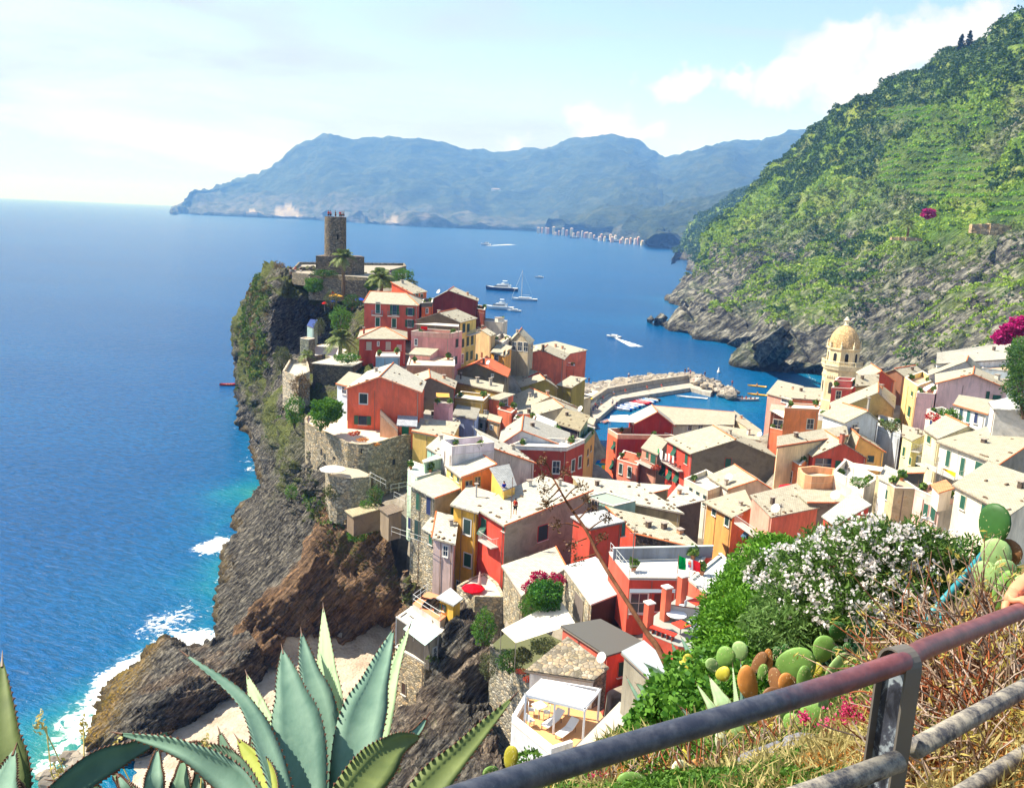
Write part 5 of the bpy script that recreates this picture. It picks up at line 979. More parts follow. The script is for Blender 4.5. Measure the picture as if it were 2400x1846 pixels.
for i in range(0, len(fl_), 4000):
    dd_ = ((fl_[i:i+4000, None]-CPt[None, :, :2])**2).sum(-1)+3.; w_ = dd_**-2.; zz[i:i+4000] = (w_*CPt[None, :, 2]).sum(1)/w_.sum(1)
ins = inside(fl_[:, 0], fl_[:, 1], BP); zz = np.where(ins, zz, -3.); FF = gridF(len(gy), len(gx)); FF = FF[ins[FF].any(1)]
gt = NT('village_ground', .95, .1); gv_ = gt.coord('World'); gt.col(gt.ramp(gt.noise(gv_, .4, 5, .7), [(.3, (.10, .085, .06)), (.55, (.24, .21, .17)), (.75, (.33, .30, .26))]))
mobj('village_ground', np.stack([fl_[:, 0], fl_[:, 1], zz], 1), FF, gt.m, None, True, 'structure')
# ---------------------------------------------------------------- helpers for round and soft shapes
def lathe(prof, n, c, rot=0., sx=1., sy=1.):
    """prof: (radius, z) pairs from the bottom up"""
    V = []; Fq = []
    for r_, z in prof:
        for k in range(n):
            a = rot+2*math.pi*k/n; V.append((c[0]+r_*sx*math.cos(a), c[1]+r_*sy*math.sin(a), c[2]+z))
    for i in range(len(prof)-1):
        for k in range(n): Fq.append((i*n+k, i*n+(k+1) % n, (i+1)*n+(k+1) % n, (i+1)*n+k))
    Fq.append(tuple(range((len(prof)-1)*n, len(prof)*n))); return V, Fq
def proj(V):
    Q = np.asarray(V)-EP; k = Q@_fw; return 1200+F*(Q@_r)/k, 923-F*(Q@_u)/k
def leafquads(Cn, size, asp=.45, rng=NR, droop=0., outward=None):
    """one pointed blade a centre; random turn; returns V, F arrays"""
    n = len(Cn); sz = size if np.ndim(size) else np.full(n, size); sz = sz*rng.uniform(.7, 1.3, n)
    a = rng.normal(size=(n, 3)); 
    if outward is not None: a = a*.8+outward*1.1
    a[:, 2] -= droop; a /= np.linalg.norm(a, axis=1, keepdims=True)
    b = np.cross(a, rng.normal(size=(n, 3))); b /= np.linalg.norm(b, axis=1, keepdims=True)
    s = sz[:, None]; V = np.stack([Cn-a*s*.5, Cn+b*s*asp*.5+a*s*.05, Cn+a*s*.5, Cn-b*s*asp*.5+a*s*.05], 1).reshape(-1, 3)
    return V, np.arange(n*4).reshape(-1, 4)
def blobpts(c, rad, n, rng=NR, shell=.55):
    v = rng.normal(size=(n, 3)); v /= np.linalg.norm(v, axis=1, keepdims=True); r_ = rng.uniform(shell, 1, n)**.6
    lump = 1+.18*np.sin(v[:, 0]*5+c[0])*np.cos(v[:, 1]*4+c[1])+.12*np.sin(v[:, 2]*7+c[0]*3)
    return np.array(c)+v*(r_*lump)[:, None]*np.array(rad), v
def leafobj(name, parts, mat, parent=None, kind=None):
    V = np.concatenate([p[0] for p in parts]); o = 0; Fs = []
    for p in parts: Fs.append(p[1]+o); o += len(p[0])
    return mobj(name, V, np.concatenate(Fs), mat, parent, False, kind)
def skin(name, verts, edges, rad, mat, sub=1):
    me = bpy.data.meshes.new(name); me.from_pydata([tuple(v) for v in verts], edges, []); o = bpy.data.objects.new(name, me); COL.objects.link(o)
    md = o.modifiers.new('s', 'SKIN')
    for i, r_ in enumerate(rad):
        me.skin_vertices[0].data[i].radius = (r_, r_) if isinstance(r_, (int, float)) else r_
    me.skin_vertices[0].data[0].use_root = True
    if sub: m2 = o.modifiers.new('b', 'SUBSURF'); m2.levels = sub; m2.render_levels = sub
    dg = bpy.context.evaluated_depsgraph_get(); dg.update(); ev = bpy.data.meshes.new_from_object(o.evaluated_get(dg)); ev.name = name
    bpy.data.objects.remove(o); ev.materials.clear(); ev.materials.append(mat); ev.polygons.foreach_set('use_smooth', [True]*len(ev.polygons)); return ev
SKIN_ = flat(rgb(205, 145, 110), .6); HAIR_ = flat((.04, .025, .015), .8)
def person_set(pose):
    if pose == 'stand':
        J = dict(p=(0,0,.92), c=(0,0,1.25), n=(0,0,1.46), h0=(0,0,1.56), h1=(0,.01,1.66), sl=(-.17,0,1.40), sr=(.17,0,1.40), el=(-.25,.02,1.12), er=(.26,.05,1.13), wl=(-.25,-.12,.90), wr=(.24,-.16,.98), hl=(-.10,0,.86), hr=(.10,0,.86), kl=(-.12,-.02,.48), kr=(.13,.03,.48), al=(-.12,.02,.07), ar=(.15,.05,.07), fl=(-.13,-.12,.04), fr=(.17,-.1,.04))
    else:
        J = dict(p=(0,0,.16), c=(0,.03,.45), n=(0,.02,.66), h0=(0,0,.76), h1=(0,0,.86), sl=(-.17,.02,.60), sr=(.17,.02,.60), el=(-.25,-.05,.36), er=(.25,-.05,.36), wl=(-.16,-.28,.34), wr=(.16,-.28,.34), hl=(-.1,0,.13), hr=(.1,0,.13), kl=(-.13,-.42,.36), kr=(.13,-.42,.33), al=(-.12,-.55,.06), ar=(.12,-.6,.05), fl=(-.12,-.68,.04), fr=(.12,-.73,.04))
    r_ = dict(p=.14, c=.14, n=.065, h0=.085, h1=.095, sl=.07, sr=.07, el=.045, er=.045, wl=.03, wr=.03, hl=.09, hr=.09, kl=.06, kr=.06, al=.04, ar=.04, fl=.035, fr=.035)
    E_ = [('p','c'),('c','n'),('n','h0'),('h0','h1'),('n','sl'),('n','sr'),('sl','el'),('sr','er'),('el','wl'),('er','wr'),('p','hl'),('p','hr'),('hl','kl'),('hr','kr'),('kl','al'),('kr','ar'),('al','fl'),('ar','fr')]
    def mk(keys, ed, k, mat, nm):
        ix = {a: i for i, a in enumerate(keys)}; return skin(nm, [J[a] for a in keys], [(ix[a], ix[b]) for a, b in ed], [r_[a]*k for a in keys], mat)
    keys = list(J); body = mk(keys, E_, 1., SKIN_, 'body')
    sh_k = ['p','c','n','sl','sr','el','er']; sh_e = [e for e in E_ if e[0] in sh_k and e[1] in sh_k]
    tr_k = ['p','hl','hr','kl','kr']; tr_e = [e for e in E_ if e[0] in tr_k and e[1] in tr_k]
    return body, (lambda m_: mk(sh_k, sh_e, 1.2, m_, 'shirt')), (lambda m_: mk(tr_k, tr_e, 1.18, m_, 'shorts')), J['h1']
PS = {k: person_set(k) for k in ('stand', 'sit')}; CLO = {}
hv, hf_ = lathe([(.06, -.06), (.11, -.02), (.115, .04), (.08, .10), (.02, .125)], 10, (0, .015, 0)); hair_me = bpy.data.meshes.new('hair'); hair_me.from_pydata(hv, [], hf_); hair_me.materials.append(HAIR_)
def person(loc, shirt, shorts, label, pose='stand', rz=0., s=1., group=None):
    b, fs, ft, hd = PS[pose]
    ks = (pose, 's')+shirt; kt = (pose, 't')+shorts
    if ks not in CLO: CLO[ks] = fs(cloth(shirt))
    if kt not in CLO: CLO[kt] = ft(cloth(shorts))
    t = thing('person', label, 'person', loc, group); t.rotation_euler = (0, 0, rz); t.scale = (s, s, s)
    for nm, me, of in (('body', b, (0, 0, 0)), ('shirt', CLO[ks], (0, 0, 0)), ('shorts', CLO[kt], (0, 0, 0)), ('hair', hair_me, hd)):
        o = bpy.data.objects.new(nm, me); link(o, t); o.location = of
    return t
SHC = [rgb(200, 40, 40), rgb(235, 235, 235), rgb(40, 60, 120), rgb(30, 30, 35), rgb(240, 190, 60), rgb(90, 150, 190), rgb(220, 120, 130)]
SHN = ['red', 'white', 'navy', 'black', 'yellow', 'light blue', 'pink']
# ---------------------------------------------------------------- castle tower
cz = P(785, 652, 225)[2]; ax_ = P(786, 600, 225); zt = P(786, 512, 225)[2]; zb = P(786, 599, 225)[2]
ct = thing('castle_tower', 'round medieval stone watchtower on a square base, highest on the headland', 'tower', (ax_[0], ax_[1], cz-1))
tw = rubble((.20, .17, .13), 2.2)
Vt, Ft = lathe([(2.78, -1), (2.72, 0), (2.66, zt-zb)], 40, (ax_[0], ax_[1], zb)); mobj('shaft', Vt, Ft, tw, ct, False)
b0, b1 = P(740, 600, 222), P(838, 600, 221)
mb = MB(); mb.prism([(b0[0], b0[1]), (b1[0]-1.5, b1[1]), (b1[0]+1, b1[1]+4), (b1[0]-1, b1[1]+9), (b0[0]+.5, b0[1]+9.5)], cz-1.2, zb-.05); mb.build('base_block', rubble((.22, .18, .14), 1.9), ct)
mb = MB()
for k in range(40):
    a = 2*math.pi*k/40; mb.box((ax_[0]+2.5*math.cos(a), ax_[1]+2.5*math.sin(a), zt+.18), .3, .44, .4+.03*(k % 3), a)
mb.build('parapet', tw, ct)
q = P(802, 556, 222.4); mb = MB(); mb.box((ax_[0]+1.1, ax_[1]-2.42, q[2]), .4, .3, 1.2); mb.build('window', flat((.02, .018, .015), .9), ct)
for i, (dx, si, po) in enumerate([(-1.6, 0, 'red shirt at the left end of the tower top'), (-1.1, 6, 'pink top beside the red shirt on the tower'), (0.1, 3, 'dark clothes standing alone on the tower top'), (1.2, 0, 'red top in the right group on the tower'), (1.65, 1, 'white shirt in the right group on the tower'), (2.1, 5, 'light blue top at the right end of the tower')]):
    person((ax_[0]+dx, ax_[1]-.6+.1*i, zt+.02), SHC[si], SHC[3], 'person in '+po, group='visitors on the tower top', rz=i, s=1.05)
for i, (x, y, si, wh) in enumerate([(681, 622, 3, 'black clothes near the left cliff edge of the castle plateau'), (705, 622, 3, 'black sitting on the left parapet of the castle plateau'), (692, 623, 6, 'pink top near the left cliff edge'), (886, 622, 6, 'pink top left on the right castle lookout'), (901, 624, 4, 'yellow top on the castle lookout'), (916, 618, 2, 'navy shirt standing tall on the castle lookout'), (934, 626, 1, 'white shirt at the castle lookout railing'), (941, 620, 0, 'red shorts outfit at the far right of the castle lookout')]):
    q = P(x, y+7, 227); person((q[0], q[1], bast['ze']*0+cz+.6), SHC[si], SHC[1], 'person in '+wh, group='visitors on the castle plateau', s=1.15)
rt = thing('lookout_railing', 'thin metal railing around the castle lookout', 'railing', P(910, 640, 228))
mb = MB(); pts = [P(x, y, d) for x, y, d in ((872, 634, 229), (950, 630, 231), (952, 640, 226))]
for a, b in zip(pts[:-1], pts[1:]):
    for k in range(8): c = a+(b-a)*k/7; mb.tube([(c[0], c[1], cz+.5), (c[0], c[1], cz+1.7)], .035, 4)
    for hh in (1.1, 1.7): mb.tube([(a[0], a[1], cz+hh), (b[0], b[1], cz+hh)], .03, 4)
mb.build('rails', metal((.35, .36, .38)), rt)
def parasol(x, y, z, r_, colr, label, h=2.2, zone='d', closed=False, group=None, cat='parasol'):
    q = P(x, y, z) if zone == 'd' else Z(x, y, z)
    t = thing('parasol', label, cat, (q[0], q[1], q[2]-h), group); mb = MB(); mb.tube([(q[0], q[1], q[2]-h), (q[0], q[1], q[2])], .03, 6); mb.build('pole', metal((.5, .5, .5)), t)
    V, Fq = lathe([(r_, -.5), (r_*.98, -.42), (r_*.5, -.16), (.03, .02)], 8, q) if not closed else lathe([(.14, -1.5), (.2, -1.3), (.08, -.1), (.02, .05)], 8, q)
    mobj('canopy', V, Fq, cloth(colr), t, False); return t
parasol(787, 689, 205, 1.7, rgb(235, 175, 60), 'yellow and white parasol on the garden terrace under the tall palm')
parasol(782, 702, 204, 1.2, (.01, .06, .3), 'dark blue parasol left of the yellow one under the tall palm')
parasol(845, 698, 205, 1.3, (.02, .08, .55), 'bright blue parasol beside the red house with dormers')
parasol(761, 707, 206, .7, rgb(200, 40, 40), 'small red parasol at the edge of the garden terrace')
parasol(780, 1091, 111.5, 1.75, rgb(245, 235, 225), 'white parasol on the half round stone terrace')
fl = thing('red_flag', 'small red flag with white mark flying by the yellow parasol', 'flag', P(776, 712, 205)); mb = MB(); mb.tube([P(776, 712, 205), P(776, 680, 205)], .04, 5); mb.build('pole', metal((.5, .5, .5)), fl)
a, b, c_, d_ = P(776, 681, 205), P(788, 689, 205), P(787, 692, 205), P(776, 690, 205); mb = MB(); mb.slab([a, b, c_, d_], .03); mb.build('cloth', cloth(rgb(215, 25, 35)), fl)
# ---------------------------------------------------------------- church
cc = P(1975, 839, 200); t = thing('church_tower', 'tall octagonal cream bell tower with scaly dome at the harbour', 'church', (cc[0], cc[1], 3.)); ORG[t.name] = np.array((cc[0], cc[1], 3.))
CR = plaster(rgb(235, 212, 165)); CRW = plaster(rgb(240, 222, 185)); zB = cc[2]; rot = math.radians(-90+22.5-6)
V, Fq = lathe([(4.7, 3-zB), (4.7, -8.2), (4.45, -8.1), (4.35, -1.2)], 8, cc, rot); mobj('shaft', V, Fq, CR, t)
V, Fq = lathe([(4.4, -1.25), (4.75, -1.), (4.85, -.7), (4.95, -.4), (5.1, -.2), (5.1, .02)], 8, cc, rot); mobj('balcony', V, Fq, CRW, t)
V, Fq = lathe([(3.9, 0), (3.85, 3.3), (4.15, 3.45), (4.2, 3.75), (3.9, 3.85)], 8, cc, rot); mobj('belfry', V, Fq, CR, t)
def domemat():
    m_ = NT('dome_scales', .8, .2); v = m_.coord('Object'); w1 = m_.vor(m_.mapn(v, (1, 1, 1.)), 2.3, 'F1', 'Distance'); c = rgb(215, 180, 130)
    m_.col(m_.ramp(w1, [(.1, mul(c, 1.1)), (.6, mul(c, .6))])); m_.bump(w1, -.8, .15); return m_.m
pr_ = [(3.75*math.cos(a)+.0, 5.0*math.sin(a)) for a in np.linspace(0, 1.42, 12)]
V, Fq = lathe([(r_, z+3.8) for r_, z in pr_], 16, cc, rot); dm = mobj('dome', V, Fq, domemat(), t)
V, Fq = lathe([(.5, 8.6), (.75, 8.85), (.5, 9.0), (.42, 9.8), (.8, 10.0), (.55, 10.15), (.3, 10.6), (.05, 10.8)], 8, cc, rot); mobj('lantern', V, Fq, CRW, dm)
for k in range(8):
    a = rot+math.pi*2*(k+.5)/8; nn = np.array([math.cos(a), math.sin(a), 0]); e = np.array([-nn[1], nn[0], 0]); up = np.array([0, 0, 1.])
    def arch(off, w_, z0_, z1_, mat, nm, par_):
        P_ = [cc+nn*off+e*s*w_/2+up*z for s, z in ((-1, z0_), (1, z0_))]; n_ = 7; top = []
        for j in range(n_+1):
            q_ = math.pi*j/n_; top.append(cc+nn*off+e*math.cos(q_)*w_/2+up*(z1_-w_/2+math.sin(q_)*w_/2))
        poly_ = P_[:1]+P_[1:]+top; b_ = [p-nn*.25 for p in poly_]; n2 = len(poly_); Vv = poly_+b_
        Ff = [tuple(range(n2)), tuple(range(n2, 2*n2))[::-1]]+[(i, n2+i, n2+(i+1) % n2, (i+1) % n2) for i in range(n2)]
        return mobj(nm, Vv, Ff, mat, par_)
    w0 = arch(3.58, 1.25, .5, 2.95, CRW, 'window', t); arch(3.63, .85, .5, 2.75, flat((.02, .018, .015), .9), 'opening', w0)
    w1 = arch(4.10, 1.5, -6.6, -3.6, CRW, 'window', t); arch(4.16, 1.05, -6.5, -3.85, flat((.05, .04, .03), .9), 'opening', w1)
    fz = MB()
    for j in range(5): fz.box(cc+nn*4.1+e*(j-2)*.62+up*-2.6, .32, .35, .5, ax=(e, nn, up)); 
    fz.build('corbel_frieze', CRW, t)
    va = rot+2*math.pi*k/8; p = cc+np.array([math.cos(va), math.sin(va), 0])*3.9; V, Fq = lathe([(.3, 3.8), (.26, 4.3), (.34, 4.4), (.2, 4.6), (.12, 5.2), (.02, 5.5)], 6, p); mobj('pinnacle', V, Fq, CRW, t)
    rl = MB(); a0 = cc+np.array([math.cos(va), math.sin(va), 0])*4.95; vb = rot+2*math.pi*(k+1)/8; a1 = cc+np.array([math.cos(vb), math.sin(vb), 0])*4.95
    for j in range(10): c = a0+(a1-a0)*j/9; rl.tube([c, c+up*.85], .09, 5)
    rl.tube([a0+up*.9, a1+up*.9], .1, 5); rl.build('balustrade', CRW, t)
t.scale = (.86, .86, .955)
# ---------------------------------------------------------------- pier and breakwater
def Z7(x, y, z): return Z(*px(7, (x, y)), z)
pt_ = thing('harbour_pier', 'long angled concrete pier with high back wall sheltering the boats', 'pier', Z7(1200, 440, 0)); CON = plaster(rgb(180, 172, 158))
deck = [Z7(x, y, 1.4) for x, y in ((640, 668), (735, 655), (930, 488), (1520, 395), (1695, 440), (1712, 420), (1545, 362), (1500, 352), (1250, 388), (900, 452), (815, 470), (700, 560), (600, 620))]
mb = MB(); mb.prism(deck, -3, 1.4); mb.build('deck', CON, pt_)
wl2 = [Z7(x, y, 1.4) for x, y in ((560, 640), (690, 555), (815, 466), (900, 449), (1250, 385), (1500, 348), (1550, 358), (1700, 410))]
mb = MB(); mb2 = MB()
for i, (a, b) in enumerate(zip(wl2[:-1], wl2[1:])):
    e = (b-a); L = np.linalg.norm(e); e /= L; nn = np.array([-e[1], e[0], 0]); c = (a+b)/2; top = 3.9 if i < 6 else 3.
    mb.box((c[0]+nn[0]*.9, c[1]+nn[1]*.9, (top-3)/2+.02*i), L+.9, 1.3, top+3, ax=(e, nn, np.array([0, 0, 1.]))); mb2.box((c[0]-nn[0]*.1, c[1]-nn[1]*.1, 1.7), L, .7, .8+.01*i, ax=(e, nn, np.array([0, 0, 1.])))
mb.build('back_wall', plaster(rgb(165, 155, 138)), pt_); mb2.build('bench_step', CON, pt_)
rk = [stucco_old((.30, .26, .21)), stucco_old((.40, .35, .29)), stucco_old((.20, .175, .145))]; RKM = []
for s_ in range(6):
    import bmesh
    bm = bmesh.new(); bmesh.ops.create_icosphere(bm, subdivisions=2, radius=1.)
    for v in bm.verts:
        n_ = noise.noise(v.co*1.3+Vector((s_*7, 0, 0))); v.co *= 1+.35*n_; v.co.z *= .72
        for ax in range(3): v.co[ax] = round(v.co[ax]*2.2)/2.2*.55+v.co[ax]*.45
    me = bpy.data.meshes.new('boulder'); bm.to_mesh(me); bm.free(); me.materials.append(rk[s_ % 3]); RKM.append(me)
outer = [(540, 395), (700, 380), (900, 335), (1170, 292), (1480, 280), (1620, 305), (1800, 380), (1935, 425)]; inner = [(560, 455), (790, 415), (950, 385), (1180, 340), (1500, 300), (1580, 340), (1730, 440), (1850, 480)]
def along(L, t): k = t*(len(L)-1); i = min(int(k), len(L)-2); f = k-i; return (L[i][0]*(1-f)+L[i+1][0]*f, L[i][1]*(1-f)+L[i+1][1]*f)
rr = random.Random(5)
for i in range(230):
    t_ = rr.random(); s_ = rr.random(); a = along(outer, t_); b = along(inner, t_)
    z_ = .1+2.6*s_ if t_ < .85 else .2+1.8*math.sin(math.pi*s_)
    q = Z7(a[0]*(1-s_)+b[0]*s_, a[1]*(1-s_)+b[1]*s_, z_); big = rr.uniform(1.1, 2.3)
    o = bpy.data.objects.new('breakwater_boulder', RKM[i % 6]); COL.objects.link(o); o.location = tuple(q); o.scale = (big, big*rr.uniform(.7, 1.1), big*.8); o.rotation_euler = (rr.uniform(-.4, .4), rr.uniform(-.4, .4), rr.uniform(0, 6))
    tag(o, 'pale angular boulder heaped on the outer side of the harbour pier', 'boulder', 'breakwater boulders')
for i, (x, y, z_, si, wh) in enumerate([(995, 300, 3.6, 1, 'white shirt on the boulders halfway along the pier'), (655, 345, 3., 3, 'black clothes on the boulders near the coral end block'), (1475, 265, 4.4, 3, 'black at the bend of the pier wall'), (1503, 255, 4.5, 1, 'white at the bend of the pier wall'), (1520, 275, 4.4, 6, 'pink at the bend of the pier wall'), (1643, 290, 3.4, 3, 'dark swimwear on the boulders past the pier bend'), (1877, 365, 2.4, 0, 'orange brown top on the last boulders of the breakwater'), (1550, 355, 1.5, 6, 'pink standing in the gap of the pier wall')]):
    q = Z7(x, y+14, z_); person(q, SHC[si], SHC[2], 'person in '+wh, group='people on the breakwater', s=1.25)
for i, (x, y, si, wh) in enumerate([(967, 422, 0, 'left of three red clad sitters along the pier wall'), (1152, 392, 0, 'middle of three red clad sitters along the pier wall'), (1275, 378, 0, 'right of three red clad sitters along the pier wall'), (868, 440, 5, 'light blue sitter where the pier wall bends'), (775, 482, 6, 'pink sitter by the pier railing'), (760, 530, 5, 'pale blue sitter low on the pier steps')]):
    q = Z7(x, y+8, 2.1); person(q, SHC[si], SHC[3], 'person, '+wh, 'sit', group='people along the pier', s=1.3)
for i, (x, y, si, wh) in enumerate([(728, 588, 3, 'in black walking on the near end of the pier'), (856, 540, 1, 'in white walking where the pier widens'), (710, 570, 6, 'in pink on the near pier'), (690, 600, 2, 'in navy at the root of the pier'), (890, 560, 2, 'in navy by the moored boats')]):
    q = Z7(x, y+8, 1.45); person(q, SHC[si], SHC[2], 'person '+wh, group='people along the pier', s=1.25)
parasol(*px(7, (575, 480)), 5.6, 3.4, rgb(250, 190, 20), 'big yellow parasol of the cafe at the foot of the breakwater', 2.6, 'z'); parasol(*px(7, (615, 470)), 5.6, 2.8, rgb(255, 205, 40), 'second yellow parasol, nearer the pier wall, at the breakwater cafe', 2.6, 'z')
for i, (x, y, si) in enumerate([(560, 540, 0), (580, 555, 3), (600, 545, 0), (615, 560, 2), (640, 550, 6)]):
    person(Z7(x, y, 3.2), SHC[si], SHC[3], 'cafe guest in %s, number of the row under the yellow parasols counted by colour' % SHN[si] if False else ['cafe guest in red, first under the yellow parasols', 'cafe guest in black between two red ones', 'cafe guest in red, third under the yellow parasols', 'cafe guest in navy under the second yellow parasol', 'cafe guest in pink nearest the pier wall'][i], 'sit', s=1.3, group='cafe guests')
cf = MB(); cf.prism([Z7(x, y, 2.8) for x, y in ((545, 400), (790, 415), (640, 590), (540, 600))], -3, 2.8); tag(cf.build('cafe_terrace', plaster(rgb(225, 210, 185))), 'pale paved cafe terrace between the boulders and the pier', 'terrace')
# ---------------------------------------------------------------- boats
def hull(name, label, q, L, B, Hh, colr, rz, deck=(.8, .8, .78), cabin=0, cat='boat', group=None, inner=None, fly=False):
    t = thing(name, label, cat, (q[0], q[1], 0), group); V = []; Fq = []; n = 9
    prof = [(x, B/2*(1-max(0, (x-.35)/.65)**2.2)*(1 if x > -.9 else .85)) for x in np.linspace(-1, 1, n)]
    for x, b in prof:
        sh_ = Hh*(1+.35*max(0, x)**2); V += [(x*L/2, -b, sh_), (x*L/2*.96, -b*.7, -.2), (x*L/2*.96, b*.7, -.2), (x*L/2, b, sh_)]
    for i in range(n-1):
        for k in range(3): Fq.append((i*4+k, (i+1)*4+k, (i+1)*4+k+1, i*4+k+1))
    Fq.append((0, 1, 2, 3)); V2 = [(x*L/2*.97, s*b*.93, Hh*(1+.35*max(0, x)**2)-(.05 if cabin or inner is None else .35)) for x, b in prof for s in (-1, 1)]
    F2 = [(2*i, 2*i+2, 2*i+3, 2*i+1) for i in range(n-1)]
    def put(V_): c_, s_ = math.cos(rz), math.sin(rz); return [(q[0]+a*c_-b*s_, q[1]+a*s_+b*c_, z) for a, b, z in V_]
    h_ = mobj('hull', put(V), Fq, flat(colr, .3, .5), t, True); mobj('deck', put(V2), F2, flat(deck if inner is None else inner, .6), t)
    def bx(x0, x1, w_, z0, z1, mat, nm, sl=.15):
        Vv = [(x0, -w_, z0), (x1, -w_, z0), (x1, w_, z0), (x0, w_, z0), (x0+sl*.3, -w_*.88, z1), (x1-sl*(z1-z0)*2, -w_*.85, z1), (x1-sl*(z1-z0)*2, w_*.85, z1), (x0+sl*.3, w_*.88, z1)]
        return mobj(nm, put(Vv), [(3, 2, 1, 0), (4, 5, 6, 7), (0, 1, 5, 4), (1, 2, 6, 5), (2, 3, 7, 6), (3, 0, 4, 7)], mat, t)
    if cabin:
        bx(-L*.28, L*.28, B*.36, Hh, Hh+cabin, flat((.82, .82, .8), .3), 'cabin', .8); bx(-L*.20, L*.235, B*.372, Hh+cabin*.4, Hh+cabin*.75, glass(), 'window', .6)
        if fly: bx(-L*.2, L*.05, B*.3, Hh+cabin, Hh+cabin*1.5, flat((.8, .8, .78), .3), 'flybridge', .5); bx(-L*.16, -L*.02, B*.28, Hh+cabin*2.2, Hh+cabin*2.3, flat((.8, .8, .8), .3), 'hardtop', .1)
    elif inner is not None:
        for k in (-.25, .1, .4): bx(L*k*.5, L*k*.5+.25, B*.38, Hh-.25, Hh-.18, flat((.55, .4, .25)), 'thwart', 0)
    return t
hull('motor_yacht', 'white motor yacht with dark navy hull at anchor', Z(1176, 681, 0), 27, 6.5, 2.6, (.02, .05, .14), math.radians(172), cabin=2.4, cat='yacht', fly=True)
hull('motor_yacht', 'white motor yacht with white hull, nearest to the shore houses', Z(1170, 725, 0), 19, 5, 1.9, (.78, .8, .8), math.radians(172), cabin=2.1, cat='yacht', fly=True)
hull('tender', 'small white open motorboat moored behind the white hulled yacht', Z(1205, 730, 0), 9, 2.8, 1., (.75, .76, .76), math.radians(172), cabin=.8)
sb_ = hull('sailing_boat', 'white sailing boat with bare tall mast at anchor', Z(1229, 704, 0), 19, 4.6, 1.5, (.78, .8, .82), math.radians(175), cabin=.9, cat='sailing boat')
q = Z(1222, 700, 0); mb = MB(); mb.tube([q, q+np.array([0, 0, 21.])], .26, 6); mb.tube([q+np.array([0, 0, 2.8]), q+np.array([6., .5, 2.9])], .14, 6); mb.build('mast', metal((.6, .62, .64)), sb_)
mb = MB(); bow = q+np.array([-7, -.5, 1.6]); mb.tube([bow, q+np.array([0, 0, 20.5])], .09, 4); mb.tube([q+np.array([8.5, .6, 1.6]), q+np.array([0, 0, 20.8])], .03, 4); mb.build('forestay', metal((.5, .52, .55)), sb_)
hull('small_boat', 'little white boat adrift beyond the sailing boat', Z(1264, 651, 0), 9, 3, 1., (.78, .8, .8), math.radians(178), cabin=.9)
hull('speedboat', 'white speedboat trailing a bright wake towards open water', Z(1438, 791, 0), 8, 2.8, .9, (.8, .8, .8), math.radians(150), cabin=.7)
hull('distant_speedboat', 'far white motorboat with long wake before the headland', Z(1139, 575, 0), 22, 8, 3.5, (.8, .8, .8), math.radians(180), cabin=3.)
for i, (x, y, L, w_) in enumerate([(1346, 559, 34, 'left'), (1401, 563, 34, 'middle'), (1440, 567, 46, 'right and longest')]):
    hull('ferry', 'dark hulled ship, %s of the three off the far town' % w_, Z(x, y, 0), L, 9, 4, (.05, .09, .17), math.radians(178), cabin=4.5, cat='ship', group='ships off the far town')
hull('red_dinghy', 'red dinghy alone on the open sea left of the cliff', Z(534, 903, 0), 5.2, 2.1, .55, rgb(210, 50, 40), math.radians(10), inner=(.12, .1, .1), cat='dinghy')
for i, (x, y, wh) in enumerate([(1774, 906, 'upper'), (1775, 926, 'lower')]):
    q = Z(x, y, 0); hull('kayak', 'yellow kayak, the %s of two by the harbour mouth' % wh, q, 7, 1.8, .4, rgb(250, 180, 30), math.radians(160), inner=(.5, .3, .05), cat='kayak', group='yellow kayaks'); person(q+np.array([0, 0, .2]), SHC[4], SHC[3], 'paddler in the %s yellow kayak' % wh, 'sit', s=1.3)
q = Z(1755, 938, 0); hull('passenger_dinghy', 'white dinghy full of people entering the harbour', q, 8, 3, .7, (.75, .75, .75), math.radians(15), inner=(.2, .2, .2))
for k in range(4): person(q+np.array([-2.4+k*1.5, .3*(k % 2), .3]), SHC[[2, 0, 2, 5][k]], SHC[3], ['passenger in navy at the left end of the white dinghy', 'passenger in red in the white dinghy', 'passenger in navy beside the red one in the white dinghy', 'passenger in light blue at the right end of the white dinghy'][k], 'sit', s=1.3)
hull('surfboard_canoe', 'slender white canoe floating in the harbour basin', Z(1620, 932, 0), 11, 1.8, .35, (.8, .8, .78), math.radians(165), inner=(.7, .7, .7), cat='canoe')
BC = [rgb(240,240,240), rgb(30,90,190), rgb(240,240,240), rgb(60,140,210), rgb(235,235,235), rgb(20,80,170), rgb(240,240,240), rgb(190,200,210), rgb(215,30,45), rgb(225,50,70), rgb(200,20,40), rgb(240,240,245), rgb(60,130,200), rgb(235,235,230), rgb(70,60,50)]
BN = ['white', 'blue', 'white', 'pale blue', 'white', 'deep blue', 'white', 'grey', 'red', 'bright red', 'crimson', 'white', 'sky blue', 'white', 'dark brown']
for i in range(15):
    x = 915+i*19; y = 582-i*6.2+(i % 2)*5; q = Z7(x+15, y+3, 0)
    hull('rowing_boat', '%s rowing boat, %s in the row moored along the pier counted from the shore' % (BN[i], ['first','second','third','fourth','fifth','sixth','seventh','eighth','ninth','tenth','eleventh','twelfth','thirteenth','fourteenth','last'][i]), q, 6.5, 2.3, .6, BC[i], math.radians(-38), inner=[(.7,.7,.7),(.1,.3,.6)][i % 2], cat='rowing boat', group='boats moored along the pier')
hull('slip_boat', 'white boat with red stripe lying in the slip by the striped house', Z7(795, 690, 0), 4.6, 1.7, .5, (.8, .8, .8), math.radians(60), inner=(.6, .08, .06))
